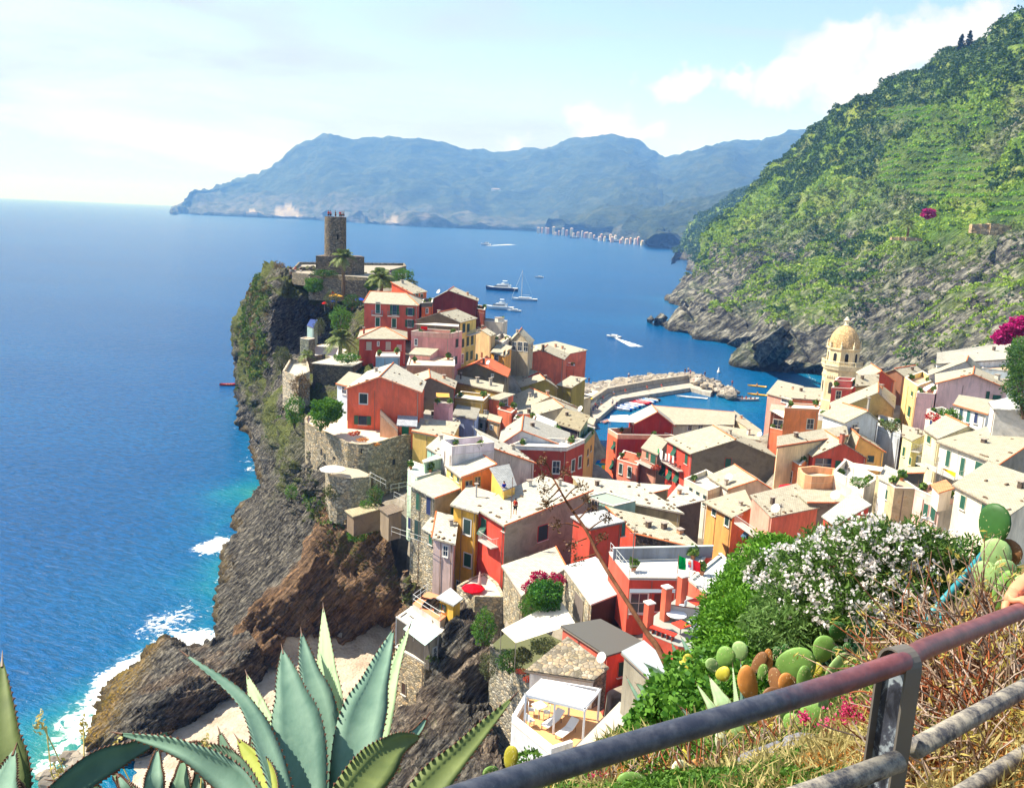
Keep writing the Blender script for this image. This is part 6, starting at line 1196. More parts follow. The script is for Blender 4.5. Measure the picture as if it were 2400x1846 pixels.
for i, (x, y, r_) in enumerate([(1763, 262, .9), (1585, 0, .1)][:1]):
    q = Z7(x, y, .3); V, Fq = lathe([(.1, -.6), (.6, -.3), (.7, .2), (.4, .9), (.15, 2.)], 10, q); tag(mobj('buoy', V, Fq, flat((.75, .75, .7))), 'white buoy floating beyond the breakwater', 'buoy')
wk_ = NT('wake_foam', .8, .2); wk_.col((.85, .9, .92)); nz = wk_.noise(wk_.coord('World'), .6, 4, .7); tr_ = wk_.n.new('ShaderNodeBsdfTransparent'); ms_ = wk_.n.new('ShaderNodeMixShader'); wk_.l.new(wk_.ramp(nz, [(.42, 0.), (.55, 1.)]), ms_.inputs[0]); wk_.l.new(tr_.outputs[0], ms_.inputs[1]); wk_.l.new(wk_.b.outputs[0], ms_.inputs[2]); wk_.l.new(ms_.outputs[0], wk_.n['Material Output'].inputs[0])
for (pa, pb, w0, w1) in [((1443, 792), (1492, 812), 1.6, 7), ((1143, 576), (1200, 573), 8, 22)]:
    a, b = Z(*pa, .12), Z(*pb, .12); e = (b-a)/np.linalg.norm(b-a); nn = np.array([-e[1], e[0], 0]); tag(mobj('wake', [a-nn*w0/2, b-nn*w1/2, b+nn*w1/2, a+nn*w0/2], [(0, 1, 2, 3)], wk_.m), kind='structure')
# ---------------------------------------------------------------- far town
HC = [rgb(225, 205, 175), rgb(215, 170, 140), rgb(220, 215, 205), rgb(205, 145, 120), rgb(225, 210, 165)]
HNm = ['cream', 'peach', 'white', 'terracotta', 'yellow']
rr = random.Random(11)
def farbox(x, y, w_, h_, colr, label, d=None, group='houses of the far town'):
    q = P(x, y, d) if d else Z(x, y, 3); sc_ = math.hypot(*q[:2])/F; W_ = w_*sc_; H_2 = h_*sc_; t = thing('distant_house', label, 'house', (q[0], q[1], q[2]-4), group)
    mb = MB(); mb.box((q[0], q[1], q[2]+H_2/2-12), W_, 14, H_2+24); mb.build('wall', plaster(colr), t)
    mb = MB(); z_ = q[2]+H_2; mb.add([(q[0]-W_/2-.5, q[1]-7.6, z_), (q[0]+W_/2+.5, q[1]-7.6, z_), (q[0]+W_/2+.5, q[1]+7.6, z_), (q[0]-W_/2-.5, q[1]+7.6, z_), (q[0]-W_/4, q[1], z_+3), (q[0]+W_/4, q[1], z_+3)], [(0, 1, 5, 4), (1, 2, 5), (2, 3, 4, 5), (3, 0, 4), (3, 2, 1, 0)]); mb.build('roof', clay((.45, .33, .26)), t)
    mb = MB()
    for k in range(max(2, int(W_/5))):
        for j in range(max(1, int(H_2/4))): mb.box((q[0]-W_/2+(k+.5)*W_/max(2, int(W_/5)), q[1]-7.03, q[2]+2+j*3.6), 1.2, .2, 1.8)
    mb.build('windows', flat((.05, .06, .07)), t)
for i in range(30):
    x = 1262+i*8.3+rr.uniform(-3, 3); row = rr.random()*1.2; y = 545.5+(x-1262)*(.10 if x < 1400 else .125); ci = i % 5; d0_ = math.hypot(*Z(x, y+1.5, 0)[:2])
    farbox(x, y-row*9-1, rr.uniform(3.5, 7), rr.uniform(2.5, 7), HC[ci], 'tiny %s house in the far town on the shore' % HNm[ci], d0_-20+150*row, '%s houses of the far town' % HNm[ci])
farbox(1570, 518, 42, 9, HC[2], 'long white building on the wooded hill above the far point', 2900, 'lone distant houses'); farbox(1162, 449, 22, 6, HC[2], 'lone white house high on the far headland', 5700, 'lone distant houses'); farbox(1672, 486, 8, 8, HC[0], 'lone cream house high behind the far town', 3600, 'lone distant houses'); farbox(1384, 513, 16, 4, HC[1], 'lone peach house above the far town', 4100, 'lone distant houses')
# ---------------------------------------------------------------- street life, awnings, laundry
PC = [rgb(240,60,120), rgb(30,150,80), rgb(250,150,40), rgb(240,80,60), rgb(40,110,190), rgb(60,180,210), rgb(255,210,60), rgb(250,120,40), rgb(30,140,150)]
PN = ['pink', 'green', 'orange', 'red', 'blue', 'turquoise', 'yellow', 'bright orange', 'teal']
for i, (x, y) in enumerate([(1715, 555), (1790, 562), (1735, 572), (1800, 590), (1728, 605), (1718, 650), (1812, 655), (1785, 612), (1765, 635)]):
    parasol(*px(4, (x+25, y)), 5.7, 1.9, PC[i], '%s parasol over the crowded harbour street' % PN[i], 2.5, 'z', group='parasols in the harbour street')
ADJ = ['beside the ochre wall', 'under the parasols', 'by the coral wall', 'in the middle', 'at the lower end']
for i in range(26):
    x = 1640+rr.uniform(0, 190); y = 690+rr.uniform(-20, 90); si = i % 7; q = Z(*px(4, (x, y)), 3.6)
    person(q, SHC[si], SHC[(si+2) % 7], 'one of the walkers in %s in the crowded harbour street' % SHN[si], rz=i, group='crowd in the harbour street, %s tops' % SHN[si], s=1.1)
def awning(name, label, zone, pts, d, colr, zoff=(0, 0, 0, 0), th=.05, cat='awning'):
    p0 = P(*px(zone, pts[0]), d); q = [Z(*px(zone, p), p0[2]+zo) for p, zo in zip(pts, zoff)]
    c = sum(q)/len(q); n = 8; V = []; Fq = []
    for j in range(n+1):
        for i in range(n+1):
            u, v = i/n, j/n; p = q[0]*(1-u)*(1-v)+q[1]*u*(1-v)+q[2]*u*v+q[3]*(1-u)*v; p = p-np.array([0, 0, .9*th*16*u*(1-u)*v*(1-v)]); V.append(p)
    m_ = len(V); V += [p-np.array([0, 0, .04]) for p in V]
    for j in range(n):
        for i in range(n):
            a = j*(n+1)+i; Fq += [(a, a+1, a+n+2, a+n+1), (m_+a+n+1, m_+a+n+2, m_+a+1, m_+a)]
    t = thing(name, label, cat, (c[0], c[1], c[2]-2)); mobj('cloth', V, Fq, cloth(colr), t, True)
    for p in q: mb = MB(); mb.tube([p-np.array([0, 0, 2.3]), p], .03, 5); mb.build('pole', metal((.35, .3, .25)), t)
    return t
awning('white_tarpaulin', 'large stretched white tarpaulin over the walled garden plot', 15, [(1000, 310), (1125, 420), (1632, 255), (1500, 42)], 68, rgb(250, 244, 228), (0, 0, .3, .3), th=.5, cat='tarpaulin')
awning('mint_striped_awning', 'mint and white awning pulled down over the cliff loggia', 15, [(165, 300), (350, 442), (462, 352), (255, 216)], 75, rgb(215, 245, 238), (-.7, -.7, 0, 0))
awning('white_blind', 'long white blind stretched over the white and pink terrace', 6, [(800, 1258), (1060, 1290), (1080, 1258), (850, 1225)], 107, rgb(250, 240, 225))
awning('terrace_blind', 'grey white blind shading the pink house terrace', 2, [(745, 520), (1200, 548), (1205, 525), (960, 510)], 161, rgb(225, 215, 205))
awning('white_sun_blind', 'white sun blind over the striped house roof terrace', 5, [(205, 468), (460, 478), (400, 400), (225, 408)], 165, rgb(248, 240, 225))
awning('grey_sea_blind', 'white sheet stretched over the coral loggia at the water', 6, [(195, 815), (290, 870), (305, 820), (220, 805)], 160, rgb(245, 240, 225), (0, -.6, 0, 0))
awning('tilted_white_blind', 'tilted white blind above the peach alley house', 6, [(1385, 640), (1410, 662), (1482, 610), (1455, 590)], 150, rgb(250, 245, 238))
awning('grey_canopy', 'blue grey canopy strip along the red wall under the white deck', 16, [(1245, 622), (1690, 622), (1690, 588), (1245, 584)], 67.5, (.22, .25, .30))
awning('yellow_cloth', 'bright yellow cloth hung over the curved balcony rail', 6, [(1535, 1265), (1640, 1335), (1645, 1300), (1550, 1265)], 106.2, rgb(250, 205, 40), (0, 0, .3, .3), cat='cloth')
awning('orange_blind', 'small orange blind over the pink balcony', 3, [(1495, 350), (1632, 352), (1628, 312), (1495, 306)], 131, rgb(240, 185, 100), (-.4, -.4, 0, 0))
awning('red_cloth', 'red cloth drying on the shaded pink terrace', 2, [(808, 585), (878, 590), (882, 548), (812, 545)], 160, rgb(225, 50, 55), (-1.2, -1.2, 0, 0), cat='cloth')
# laundry on the balcony
lp = h58['hit']; t = thing('laundry', 'line of white and pale clothes hanging on the red side balcony', 'laundry', lp('AB', 860, 860)[0])
for i, (x, y, w_, h_, cl_) in enumerate([(772, 775, 20, 45, rgb(60,170,110)), (802, 808, 44, 75, rgb(250,250,248)), (850, 828, 26, 50, rgb(245,235,235)), (882, 835, 26, 60, rgb(240,240,245)), (925, 855, 26, 55, rgb(250,245,240)), (905, 870, 14, 50, rgb(40,45,60))]):
    p, e, nn = lp('AB', x, y); p2 = p+nn*1.15; k = .07; mb = MB(); mb.box(p2, w_*k*.35, .04, h_*k*.32, ax=(e, nn, np.array([0, 0, 1.]))); mb.build('garment', cloth(cl_), t)
q = P(*px(6, (345, 1400)), 113); parasol(*px(6, (345, 1395)), 113, 1.5, rgb(235, 40, 55), 'flat red parasol in the dark courtyard beside the round terrace', 2.)
# people on roofs
q = P(*px(4, (790, 925)), 95.5); person(q-np.array([0, 0, .5]), (.02, .04, .45), SHC[3], 'man in bright blue shirt standing between the yellow attic and white roof', rz=.5)
q = P(*px(4, (905, 1150)), 88.8); person(q-np.array([0, 0, .1]), rgb(200, 60, 35), SHC[3], 'man in rust red shirt on the broad white roof by the aerial', rz=2.6, s=1.05)
an = thing('roof_aerial', 'tall rusty roof aerial with cross bars on the broad white roof', 'aerial', P(*px(4, (865, 1195)), 88.5)); q0 = P(*px(4, (862, 1200)), 88.3)
mb = MB(); mb.tube([q0, q0+np.array([0, 0, 4.6])], .04, 6); mb.build('mast', metal((.22, .1, .05)), an); mb = MB()
for z_, L in ((3.5, .9), (3.9, .7), (3.1, .5), (2.5, 1.1)): mb.tube([q0+np.array([-L/2, .1*L, z_]), q0+np.array([L/2, -.1*L, z_])], .018, 4)
mb.build('cross_bar', metal((.35, .33, .3)), an)
# red umbrella pair on the stone terrace by the yellow house
parasol(*px(8, (915, 1085)), 86, 1.25, rgb(225, 20, 40), 'bright red parasol on the stone ledge beneath the yellow house', 1.9); parasol(*px(8, (982, 960)), 86.5, .3, rgb(240, 210, 205), 'closed pale pink parasol beside the bright red one', 2.2, closed=True)
stl = poly('stone_ledge_terrace', 'small rubble stone terrace with red parasol under the yellow house', 8, 84.5, [(745, 1120), (930, 1225), (1040, 1230), (1240, 1230), (1160, 1080), (1030, 980), (880, 1040)], 9, (.50, .44, .34), 'r', .15, (.55,.5,.42), ref=1)
# ---------------------------------------------------------------- white sun terrace furniture
def T15(x, y, z): return Z(*px(15, (x, y)), z)
zt_ = P(*px(15, (1425, 1385)), 51)[2]+.05; WH = flat((.80, .80, .80), .5)
pg = thing('white_pergola', 'white slatted pergola over the loungers on the sun terrace', 'pergola', T15(1450, 1100, zt_)); cn = [T15(x, y, zt_) for x, y in ((1197, 1132), (1695, 1262), (1822, 1085), (1330, 1000))]
zr = zt_+2.35
for c in cn+[(cn[0]+cn[1])/2, (cn[2]+cn[3])/2]: mb = MB(); mb.box((c[0], c[1], zt_+1.15), .13, .13, 2.3); mb.build('post', WH, pg)
mb = MB(); U3 = np.array([0, 0, 1.])
for a, b in zip(cn, cn[1:]+cn[:1]):
    e = (b-a)/np.linalg.norm(b-a); nn = np.cross(U3, e); c = (a+b)/2; mb.box((c[0], c[1], zr+.01), np.linalg.norm(b-a)+.2, .14, .2, ax=(e, nn, U3))
mb.build('beam', WH, pg); mb = MB(); e1 = (cn[1]-cn[0]); e2 = (cn[3]-cn[0]); L1 = np.linalg.norm(e1); L2 = np.linalg.norm(e2)
for k in range(30):
    c = cn[0]+e1*(k+.5)/30+e2*.5; mb.box((c[0], c[1], zr+.14), L1/30*.86, L2*.98, .03, ax=(e1/L1, e2/L2, U3))
mb.build('slats', WH, pg)
def lounger(x, y, rz, wh):
    q = T15(x, y, zt_); t = thing('sun_lounger', wh, 'sun lounger', q, 'loungers on the sun terrace'); ca, sa = math.cos(rz), math.sin(rz); e = np.array([ca, sa, 0]); nn = np.array([-sa, ca, 0])
    mb = MB(); mb.box(q+e*-.35+U3*.36, 1.3, .62, .07, ax=(e, nn, U3)); b = e*.85+U3*.5; b /= np.linalg.norm(b); mb.box(q+e*.6+U3*.56, .85, .62, .07, ax=(b, nn, np.cross(b, nn))); mb.build('cushion', WH, t); mb = MB()
    for a_, b_ in ((-.9, -.28), (-.9, .28), (.6, -.28), (.6, .28)): mb.box(q+e*a_+nn*b_+U3*.16, .05, .05, .32, ax=(e, nn, U3))
    mb.box(q+U3*.3, 1.9, .05, .04, ax=(e, nn, U3)); mb.build('frame', flat((.35, .22, .12)), t)
lounger(1440, 1120, math.radians(52), 'white sun lounger in the middle of the pergola'); lounger(1560, 1200, math.radians(52), 'white sun lounger nearest the pergola corner post')
def table(q, r_, h, colr, label, sq=False, cat='table'):
    t = thing('table', label, cat, q); mb = MB(); 
    if sq: mb.box(q+U3*h, r_*1.7, r_*1.7, .05, .6)
    else: V, Fq = lathe([(r_, h-.04), (r_, h)], 20, q); mb.add(V, Fq)
    mb.build('tabletop', flat(colr), t); mb = MB(); mb.tube([q, q+U3*h], .04, 6); mb.build('leg', metal((.3, .3, .3)), t); return t
table(T15(1320, 1070, zt_), .5, 1.05, (.8, .8, .8), 'tall white table with a bowl under the pergola', True)
def chair(q, rz, colr, label, group=None):
    t = thing('chair', label, 'chair', q, group); e = np.array([math.cos(rz), math.sin(rz), 0]); nn = np.array([-e[1], e[0], 0]); ax = (e, nn, U3)
    mb = MB(); mb.box(q+U3*.46, .44, .44, .05, ax=ax); mb.build('seat', flat(colr), t); mb = MB(); mb.box(q+e*-.22+U3*.72, .04, .44, .46, ax=ax); mb.build('backrest', flat(colr), t)
    for a_ in (-1, 1):
        for b_ in (-1, 1): mb = MB(); mb.box(q+e*a_*.19+nn*b_*.19+U3*.22, .035, .035, .44, ax=ax); mb.build('leg', metal((.25, .22, .2)), t)
for i, (x, y, rz, wh) in enumerate([(1255, 1040, 0, 'white high chair left of the tall table'), (1245, 1130, .6, 'white high chair nearest the left pergola post'), (1385, 1060, 3.1, 'white high chair right of the tall table')]): chair(T15(x, y, zt_), rz, (.78, .78, .76), wh, 'chairs under the pergola')
# red cafe terrace
z6 = P(*px(16, (1720, 1150)), 58)[2]+.04
def T16(x, y, z=None): return Z(*px(16, (x, y)), z6 if z is None else z)
table(T16(1697, 925), .75, .75, (.8, .8, .8), 'round white table on the red cafe terrace'); table(T16(1740, 1030), .6, .75, rgb(235, 65, 40), 'red hexagonal table on the red cafe terrace', True); table(T16(1890, 800), .6, .75, rgb(235, 65, 40), 'second red table behind the picket rail', True)
for i, (x, y, wh) in enumerate([(1830, 960, 'white wire chair between hedge and round table'), (1850, 1040, 'white wire chair beside the red hexagonal table'), (1760, 800, 'white wire chair behind the picket rail')]): chair(T16(x, y), 2.5, (.62, .64, .7), wh, 'chairs on the red cafe terrace')
bn = thing('red_bench', 'long red bench along the near edge of the cafe terrace', 'bench', T16(1560, 1040)); a, b = T16(1450, 1010), T16(1690, 1100); e = (b-a)/np.linalg.norm(b-a); nn = np.cross(U3, e); mb = MB(); mb.box((a+b)/2+U3*.45, np.linalg.norm(b-a), .5, .07, ax=(e, nn, U3)); mb.build('seat', flat(rgb(235, 60, 40)), bn); mb = MB()
for k in range(5): mb.box(a+(b-a)*(k+.5)/5+U3*.2, .06, .4, .4, ax=(e, nn, U3))
mb.build('leg', flat((.3, .05, .03)), bn)
for i, (x, y, hh, wh) in enumerate([(1418, 975, 2.0, 'nearest brick red pillar with white cap on the cafe terrace'), (1585, 890, 2.6, 'middle brick red pillar with white cap by the round table'), (1740, 770, 2.6, 'furthest brick red pillar with white cap under the deck')]):
    q = T16(x, y); t = thing('terrace_pillar', wh, 'pillar', q, 'pillars of the red cafe terrace'); mb = MB(); mb.box(q+U3*hh/2, .55, .55, hh, .5); mb.build('shaft', plaster(rgb(225, 95, 65)), t); mb = MB(); mb.box(q+U3*(hh+.05), .68, .68, .1, .5); mb.build('cap', flat((.75, .68, .6)), t)
pr2 = thing('picket_rail', 'dark and white picket railing behind the round table', 'railing', T16(1750, 880)); a, b = T16(1640, 880), T16(1960, 930); mb = MB(); e = (b-a)/np.linalg.norm(b-a); nn = np.cross(U3, e)
for k in range(20): mb.box(a+(b-a)*k/19+U3*.55, .12, .04, 1.1, ax=(e, nn, U3))
mb.build('pickets', flat((.5, .45, .42)), pr2); mb = MB(); mb.box((a+b)/2+U3*1.15-nn*.05, np.linalg.norm(b-a), .06, .07, ax=(e, nn, U3)); mb.build('rail', flat((.2, .1, .07)), pr2)
# flag with naval arms on the white deck
zf = h34['ze']+.06; f0 = P(*px(16, (1700, 610)), 69); ft = thing('naval_flag', 'green white and red flag with small red crest flying over the white deck', 'flag', f0)
p_top = P(*px(16, (1725, 250)), 69); mb = MB(); mb.tube([P(*px(16, (1697, 620)), 69), p_top], .03, 6); mb.build('pole', metal((.3, .12, .08)), ft)
def flagpt(u, v):
    x = 1722+u*215; yt = 252+u*78+6*math.sin(u*6); yb = 385+u*38+6*math.sin(u*6+.5); q_ = P(*px(16, (x, yt+(yb-yt)*v)), 69+.25*math.sin(u*7+v)); return q_
for nm, u0, u1, cl_ in (('green_band', 0, .34, rgb(0, 150, 70)), ('white_band', .34, .67, rgb(245, 245, 245)), ('red_band', .67, 1., rgb(225, 40, 50))):
    V = []; Fq = []
    for i in range(7):
        for j in range(5): V.append(flagpt(u0+(u1-u0)*i/6, j/4))
    for i in range(6):
        for j in range(4): a = i*5+j; Fq.append((a, a+1, a+6, a+5))
    mobj(nm, V, Fq, cloth(cl_), ft, True)
for (u0, u1, v0, v1, cl_) in ((.44, .50, .25, .48, rgb(200, 30, 40)), (.51, .57, .25, .48, rgb(190, 90, 50)), (.44, .50, .5, .72, rgb(40, 60, 130)), (.51, .57, .5, .72, rgb(200, 30, 40))):
    q = [flagpt(a, b)+np.array([0, -.03, 0]) for a, b in ((u0, v0), (u0, v1), (u1, v1), (u1, v0))]; mobj('crest_quarter', q, [(0, 1, 2, 3)], flat(cl_), ft)
cr = [flagpt(a, b)+np.array([0, -.03, 0]) for a, b in ((.45, .14), (.45, .22), (.56, .22), (.56, .14))]; mobj('crest_crown', cr, [(0, 1, 2, 3)], flat(rgb(210, 150, 60)), ft)
# deck railings
rt = thing('deck_railing', 'thin white railing along the edges of the flat white deck', 'railing', f0); mb = MB()
for a, b in (((1475, 1350), (1615, 1352)), ((1615, 1352), (1656, 1388)), ((1430, 1294), (1475, 1350)), ((1656, 1388), (1715, 1345))):
    A_, B_ = Z(*a, h34['ze']+.2), Z(*b, h34['ze']+.2); n = 6
    for k in range(n+1): c = A_+(B_-A_)*k/n; mb.tube([c, c+U3*.95], .025, 5)
    for hh in (.5, .95): mb.tube([A_+U3*hh, B_+U3*hh], .02, 5)
mb.build('rails', metal((.6, .62, .6)), rt)
bw = thing('deck_back_wall', 'low grey blue panel wall along the back of the white deck', 'wall', f0); A_, B_ = Z(1436, 1312, h34['ze']+.1), Z(1668, 1306, h34['ze']+.1); e = (B_-A_)/np.linalg.norm(B_-A_); mb = MB(); mb.box((A_+B_)/2+U3*.55, np.linalg.norm(B_-A_), .15, 1.1, ax=(e, np.cross(U3, e), U3)); mb.build('panels', plaster(rgb(125, 135, 150)), bw); mb = MB(); mb.box((A_+B_)/2+U3*1.14, np.linalg.norm(B_-A_)+.1, .25, .08, ax=(e, np.cross(U3, e), U3)); mb.build('coping', flat((.6, .66, .62)), bw)
# cliff side railings
def railing(label, pts, ztop=1.0, colr=(.5, .5, .48)):
    t = thing('railing', label, 'railing', pts[0]); mb = MB()
    for a, b in zip(pts[:-1], pts[1:]):
        n = max(2, int(np.linalg.norm(b-a)/1.3))
        for k in range(n+1): c = a+(b-a)*k/n; mb.tube([c, c+U3*ztop], .025, 5)
        for hh in (.5*ztop, ztop): mb.tube([a+U3*hh, b+U3*hh], .022, 5)
    mb.build('rails', metal(colr), t)
zz_ = P(*px(15, (245, 88)), 77.5)[2]; railing('white railing around the empty orange deck', [Z(*px(15, p), zz_+.05) for p in ((372, -10), (248, 85), (478, 232))], .9, (.7, .7, .68))
zz_ = P(*px(15, (388, 400)), 76)[2]; railing('dark railing on the cliff loggia under the mint awning', [Z(*px(15, p), zz_-3.1) for p in ((150, 470), (385, 625))], .9, (.2, .2, .2))
lg = thing('loggia_posts', 'white posts and roof slab of the cliff loggia', 'canopy', T15(250, 300, zz_))
for x, y in ((112, 216), (388, 398), (535, 322), (250, 308)): c = T15(x, y, zz_-.3); mb = MB(); mb.box((c[0], c[1], zz_-1.6), .25, .25, 3.); mb.build('post', WH, lg)
mb = MB(); mb.slab([T15(x, y, zz_+.5) for x, y in ((190, 150), (460, 352), (540, 312), (255, 108))], .15); mb.build('roof_slab', plaster(rgb(235, 225, 210)), lg)
for (zone, d, pts, lab) in [(3, 104, [(1062, 1405), (1180, 1460), (1252, 1440)], 'angled railing by the air conditioner above the stone house'), (3, 110, [(815, 1200), (980, 1290)], 'slanting stair railing beside the half round terrace'), (3, 109, [(1030, 1330), (1195, 1300)], 'short railing between bastion foot and pale green house'), (8, 94, [(75, 590), (440, 715)], 'curved balcony railing at the foot of the stone house')]:
    z_ = P(*px(zone, pts[0]), d)[2]; railing(lab, [Z(*px(zone, p), z_) for p in pts], 1.1)
# spikes of aerials and vents on the roofs
for i, (zone, x, y, d, h_, lab) in enumerate([(2, 200, 640, 172, 2.2, 'thin mast on the red cottage'), (2, 525, 1190, 125, 1.5, 'thin vent pipe on the orange gable'), (6, 925, 900, 138, 2.5, 'thin mast on the pale blue gable'), (5, 1960, 1440, 101, 1.6, 'dark forked aerial on the salmon roof'), (16, 1262, 420, 69, 4., 'tall grey aerial on the white deck corner'), (6, 1480, 1400, 96, 3., 'crooked aerial on the rooftop box house'), (6, 1365, 1110, 124, 2.6, 'aerial over the lemon balconies'), (7, 445, 120, 204, 2., 'mast at the edge of the coral gable')]):
    q = P(*px(zone, (x, y)), d); t = thing('roof_aerial', lab, 'aerial', q); mb = MB(); mb.tube([q, q+U3*h_], .035, 5); mb.build('mast', metal((.25, .2, .17)), t); mb = MB(); mb.tube([q+U3*h_*.85-np.array([.4, 0, 0]), q+U3*h_*.85+np.array([.4, .1, 0])], .02, 4); mb.tube([q+U3*h_*.95-np.array([.3, 0, 0]), q+U3*h_*.95+np.array([.3, .1, 0])], .02, 4); mb.build('cross_bar', metal((.4, .38, .35)), t)
# ---------------------------------------------------------------- vegetation
def on_sheet(G, N_, n, test=None, rng=NR, uni=False):
    r_, c_ = G.shape[:2]; i = rng.integers(0, r_-1, n); j = rng.integers(0, c_-1, n); a = rng.random((n, 1)); b = rng.random((n, 1))
    # sample cells by their area so that clumps spread evenly
    ar = np.linalg.norm(np.cross(G[1:, :-1]-G[:-1, :-1], G[:-1, 1:]-G[:-1, :-1]), axis=-1).ravel(); ar = np.minimum(ar, np.percentile(ar, 97)); k = rng.choice(len(ar), n, p=ar/ar.sum()); 
    if not uni: i, j = np.divmod(k, c_-1)
    p = G[i, j]*(1-a)*(1-b)+G[i+1, j]*a*(1-b)+G[i+1, j+1]*a*b+G[i, j+1]*(1-a)*b; nn = N_[i, j]
    if test is not None: m_ = test(p, nn); p, nn = p[m_], nn[m_]
    return p, nn
def clumps(p, rad, nl, size, asp=.6, rng=NR, up=.5):
    n = len(p); rad = rad if np.ndim(rad) else np.full(n, rad); v = rng.normal(size=(n, nl, 3)); v /= np.linalg.norm(v, axis=2, keepdims=True)
    v[..., 2] = np.abs(v[..., 2])*.9-.15; C_ = p[:, None]+v*(rad[:, None, None]*rng.uniform(.6, 1, (n, nl, 1)))+np.array([0, 0, 1.])*rad[:, None, None]*up*.6
    sz = np.repeat(np.asarray(size)*rad/np.mean(rad), nl) if np.ndim(size) == 0 else np.repeat(size, nl)
    return leafquads(C_.reshape(-1, 3), sz, asp, rng, 0, v.reshape(-1, 3))
veg = lambda nm, p, rad, nl, size, c1_, c2_, lab, cat, up=.5, asp=.7: tag(leafobj(nm, [clumps(p, rad, nl, size, asp, NR, up)], leafmat(c1_, c2_, .25)), lab, cat, kind='stuff')
def field(p, s, o=0.): return fbm(p+o, s, 3)
# far side of the bay: dark wood high up, brighter scrub lower down, tended rows between
p, nn = on_sheet(HG, HN, 30000, lambda p, n_: (p[:, 2] > 14))
x_, y_ = proj(p); f_ = field(p, .012); g_ = field(p, .03, 50.); hgt = p[:, 2]
vine = (inside(x_, y_, [(2040, 255), (2230, 248), (2335, 285), (2330, 300), (2190, 300), (2080, 285)]) | inside(x_, y_, [(2090, 340), (2250, 340), (2320, 372), (2310, 470), (2180, 470), (2060, 430), (2060, 385)]) | inside(x_, y_, [(2320, 455), (2420, 440), (2420, 520), (2320, 515)]))
dens_ = sstep(hgt, 8, 45)*1.2+f_*.9+sstep(x_, 1750, 2300)*.35
keep = (NR.random(len(p)) < np.clip(dens_+.28, .10, 1)) & ~vine
p, nn, x_, y_, f_, g_, hgt = (q[keep] for q in (p, nn, x_, y_, f_, g_, hgt))
dist = np.linalg.norm(p-EP, axis=1)
dark = (hgt+g_*60-sstep(x_, 1900, 2300)*40 > 95) | (g_ > .36)
brt = ~dark & (f_+g_*.6 > -.02); mid = ~dark & ~brt
for m_, nm, rad, sz, a, b, lab in ((dark, 'hillside_wood', 3.0, 1.5, (.03, .085, .022), (.11, .19, .05), 'dark evergreen wood on the upper slope across the bay'), (mid, 'hillside_scrub', 1.7, 1.0, (.08, .14, .03), (.27, .32, .09), 'olive coloured scrub on the rocky slope across the bay'), (brt, 'hillside_brush', 2.0, 1.1, (.15, .29, .02), (.42, .54, .08), 'bright green brush on the slope across the bay')):
    q = p[m_]; r_ = np.where(dist[m_] > 480, 1., .68)*rad*NR.uniform(.6, 1.25, m_.sum()); veg(nm, q, r_, 20, sz, a, b, lab, 'scrub')
pv, nv = on_sheet(HG, HN, 160000, lambda p, n_: p[:, 2] > 40); xv, yv = proj(pv)
for (pol, wh) in (([(2040, 255), (2230, 248), (2335, 285), (2330, 300), (2190, 300), (2080, 285)], 'upper bright vineyard terraces on the hillside'), ([(2090, 340), (2250, 340), (2320, 372), (2310, 470), (2180, 470), (2060, 430), (2060, 385)], 'large vineyard terraces in long level rows'), ([(2320, 455), (2420, 440), (2420, 520), (2320, 515)], 'vineyard plot at the right edge above the stone wall')):
    m_ = inside(xv, yv, pol); q = pv[m_]; row = (q[:, 2] % 4.6) < 1.5; q = q[row][:6000]; veg('vineyard_rows', q, 1.05, 13, 1.05, (.14, .34, .02), (.40, .62, .07), wh, 'vineyard', .8)
p, nn = on_sheet(SPG, SPN_, 5000, lambda p, n_: p[:, 2] > 10); veg('spur_wood', p, 5., 14, 3.2, (.03, .075, .02), (.10, .18, .04), 'blue green scrub on the next spur along the coast', 'scrub')
# the castle headland and the rocks near the village
p, nn = on_sheet(CG, CN, 16000, lambda p, n_: (p[:, 2] > 7)); f_ = field(p, .10); x_, y_ = proj(p)
w_ = sstep(f_+(nn[:, 2]-.5)*.9, -.25, .4)*sstep(p[:, 1], 108, 135)*.9; w_ = np.maximum(w_, inside(x_, y_, [(560, 760), (600, 640), (640, 680), (625, 880), (590, 900)])*.95); w_ = w_*(1-.93*inside(x_, y_, [(633, 690), (750, 730), (760, 830), (700, 850), (640, 860), (625, 780)])); w_ = np.maximum(w_, inside(x_, y_, [(700, 1160), (900, 1200), (900, 1260), (760, 1250)])*.5)
k_ = NR.random(len(p)) < w_*.75; p, f2 = p[k_], field(p[k_], .2, 9.)
for m_, nm, a, b, lab in ((f2 > .0, 'cliff_brush', (.05, .12, .015), (.16, .25, .04), 'fresh green brush growing on the headland cliff'), ((f2 <= .0) & (f2 > -.3), 'cliff_cactus_scrub', (.03, .055, .02), (.12, .13, .04), 'dull cactus scrub covering the seaward cliff'), (f2 <= -.3, 'dry_cliff_scrub', (.14, .09, .04), (.30, .22, .11), 'dry brown scrub in patches on the headland cliff')): veg(nm, p[m_], NR.uniform(.35, 1.0, m_.sum()), 26, .36, a, b, lab, 'scrub')
p, nn = on_sheet(FG, FN, 6000, lambda p, n_: (p[:, 2] > 9)); f_ = field(p, .16); x_, y_ = proj(p); k_ = (NR.random(len(p)) < sstep(f_+(nn[:, 2]-.5)+sstep(x_, 1000, 1180)*.4, .1, .5)*.5); veg('gorge_brush', p[k_], NR.uniform(.2, .55, k_.sum()), 26, .22, (.05, .10, .015), (.22, .26, .07), 'mixed green and dry tufts on the cliff beside the cove', 'scrub')
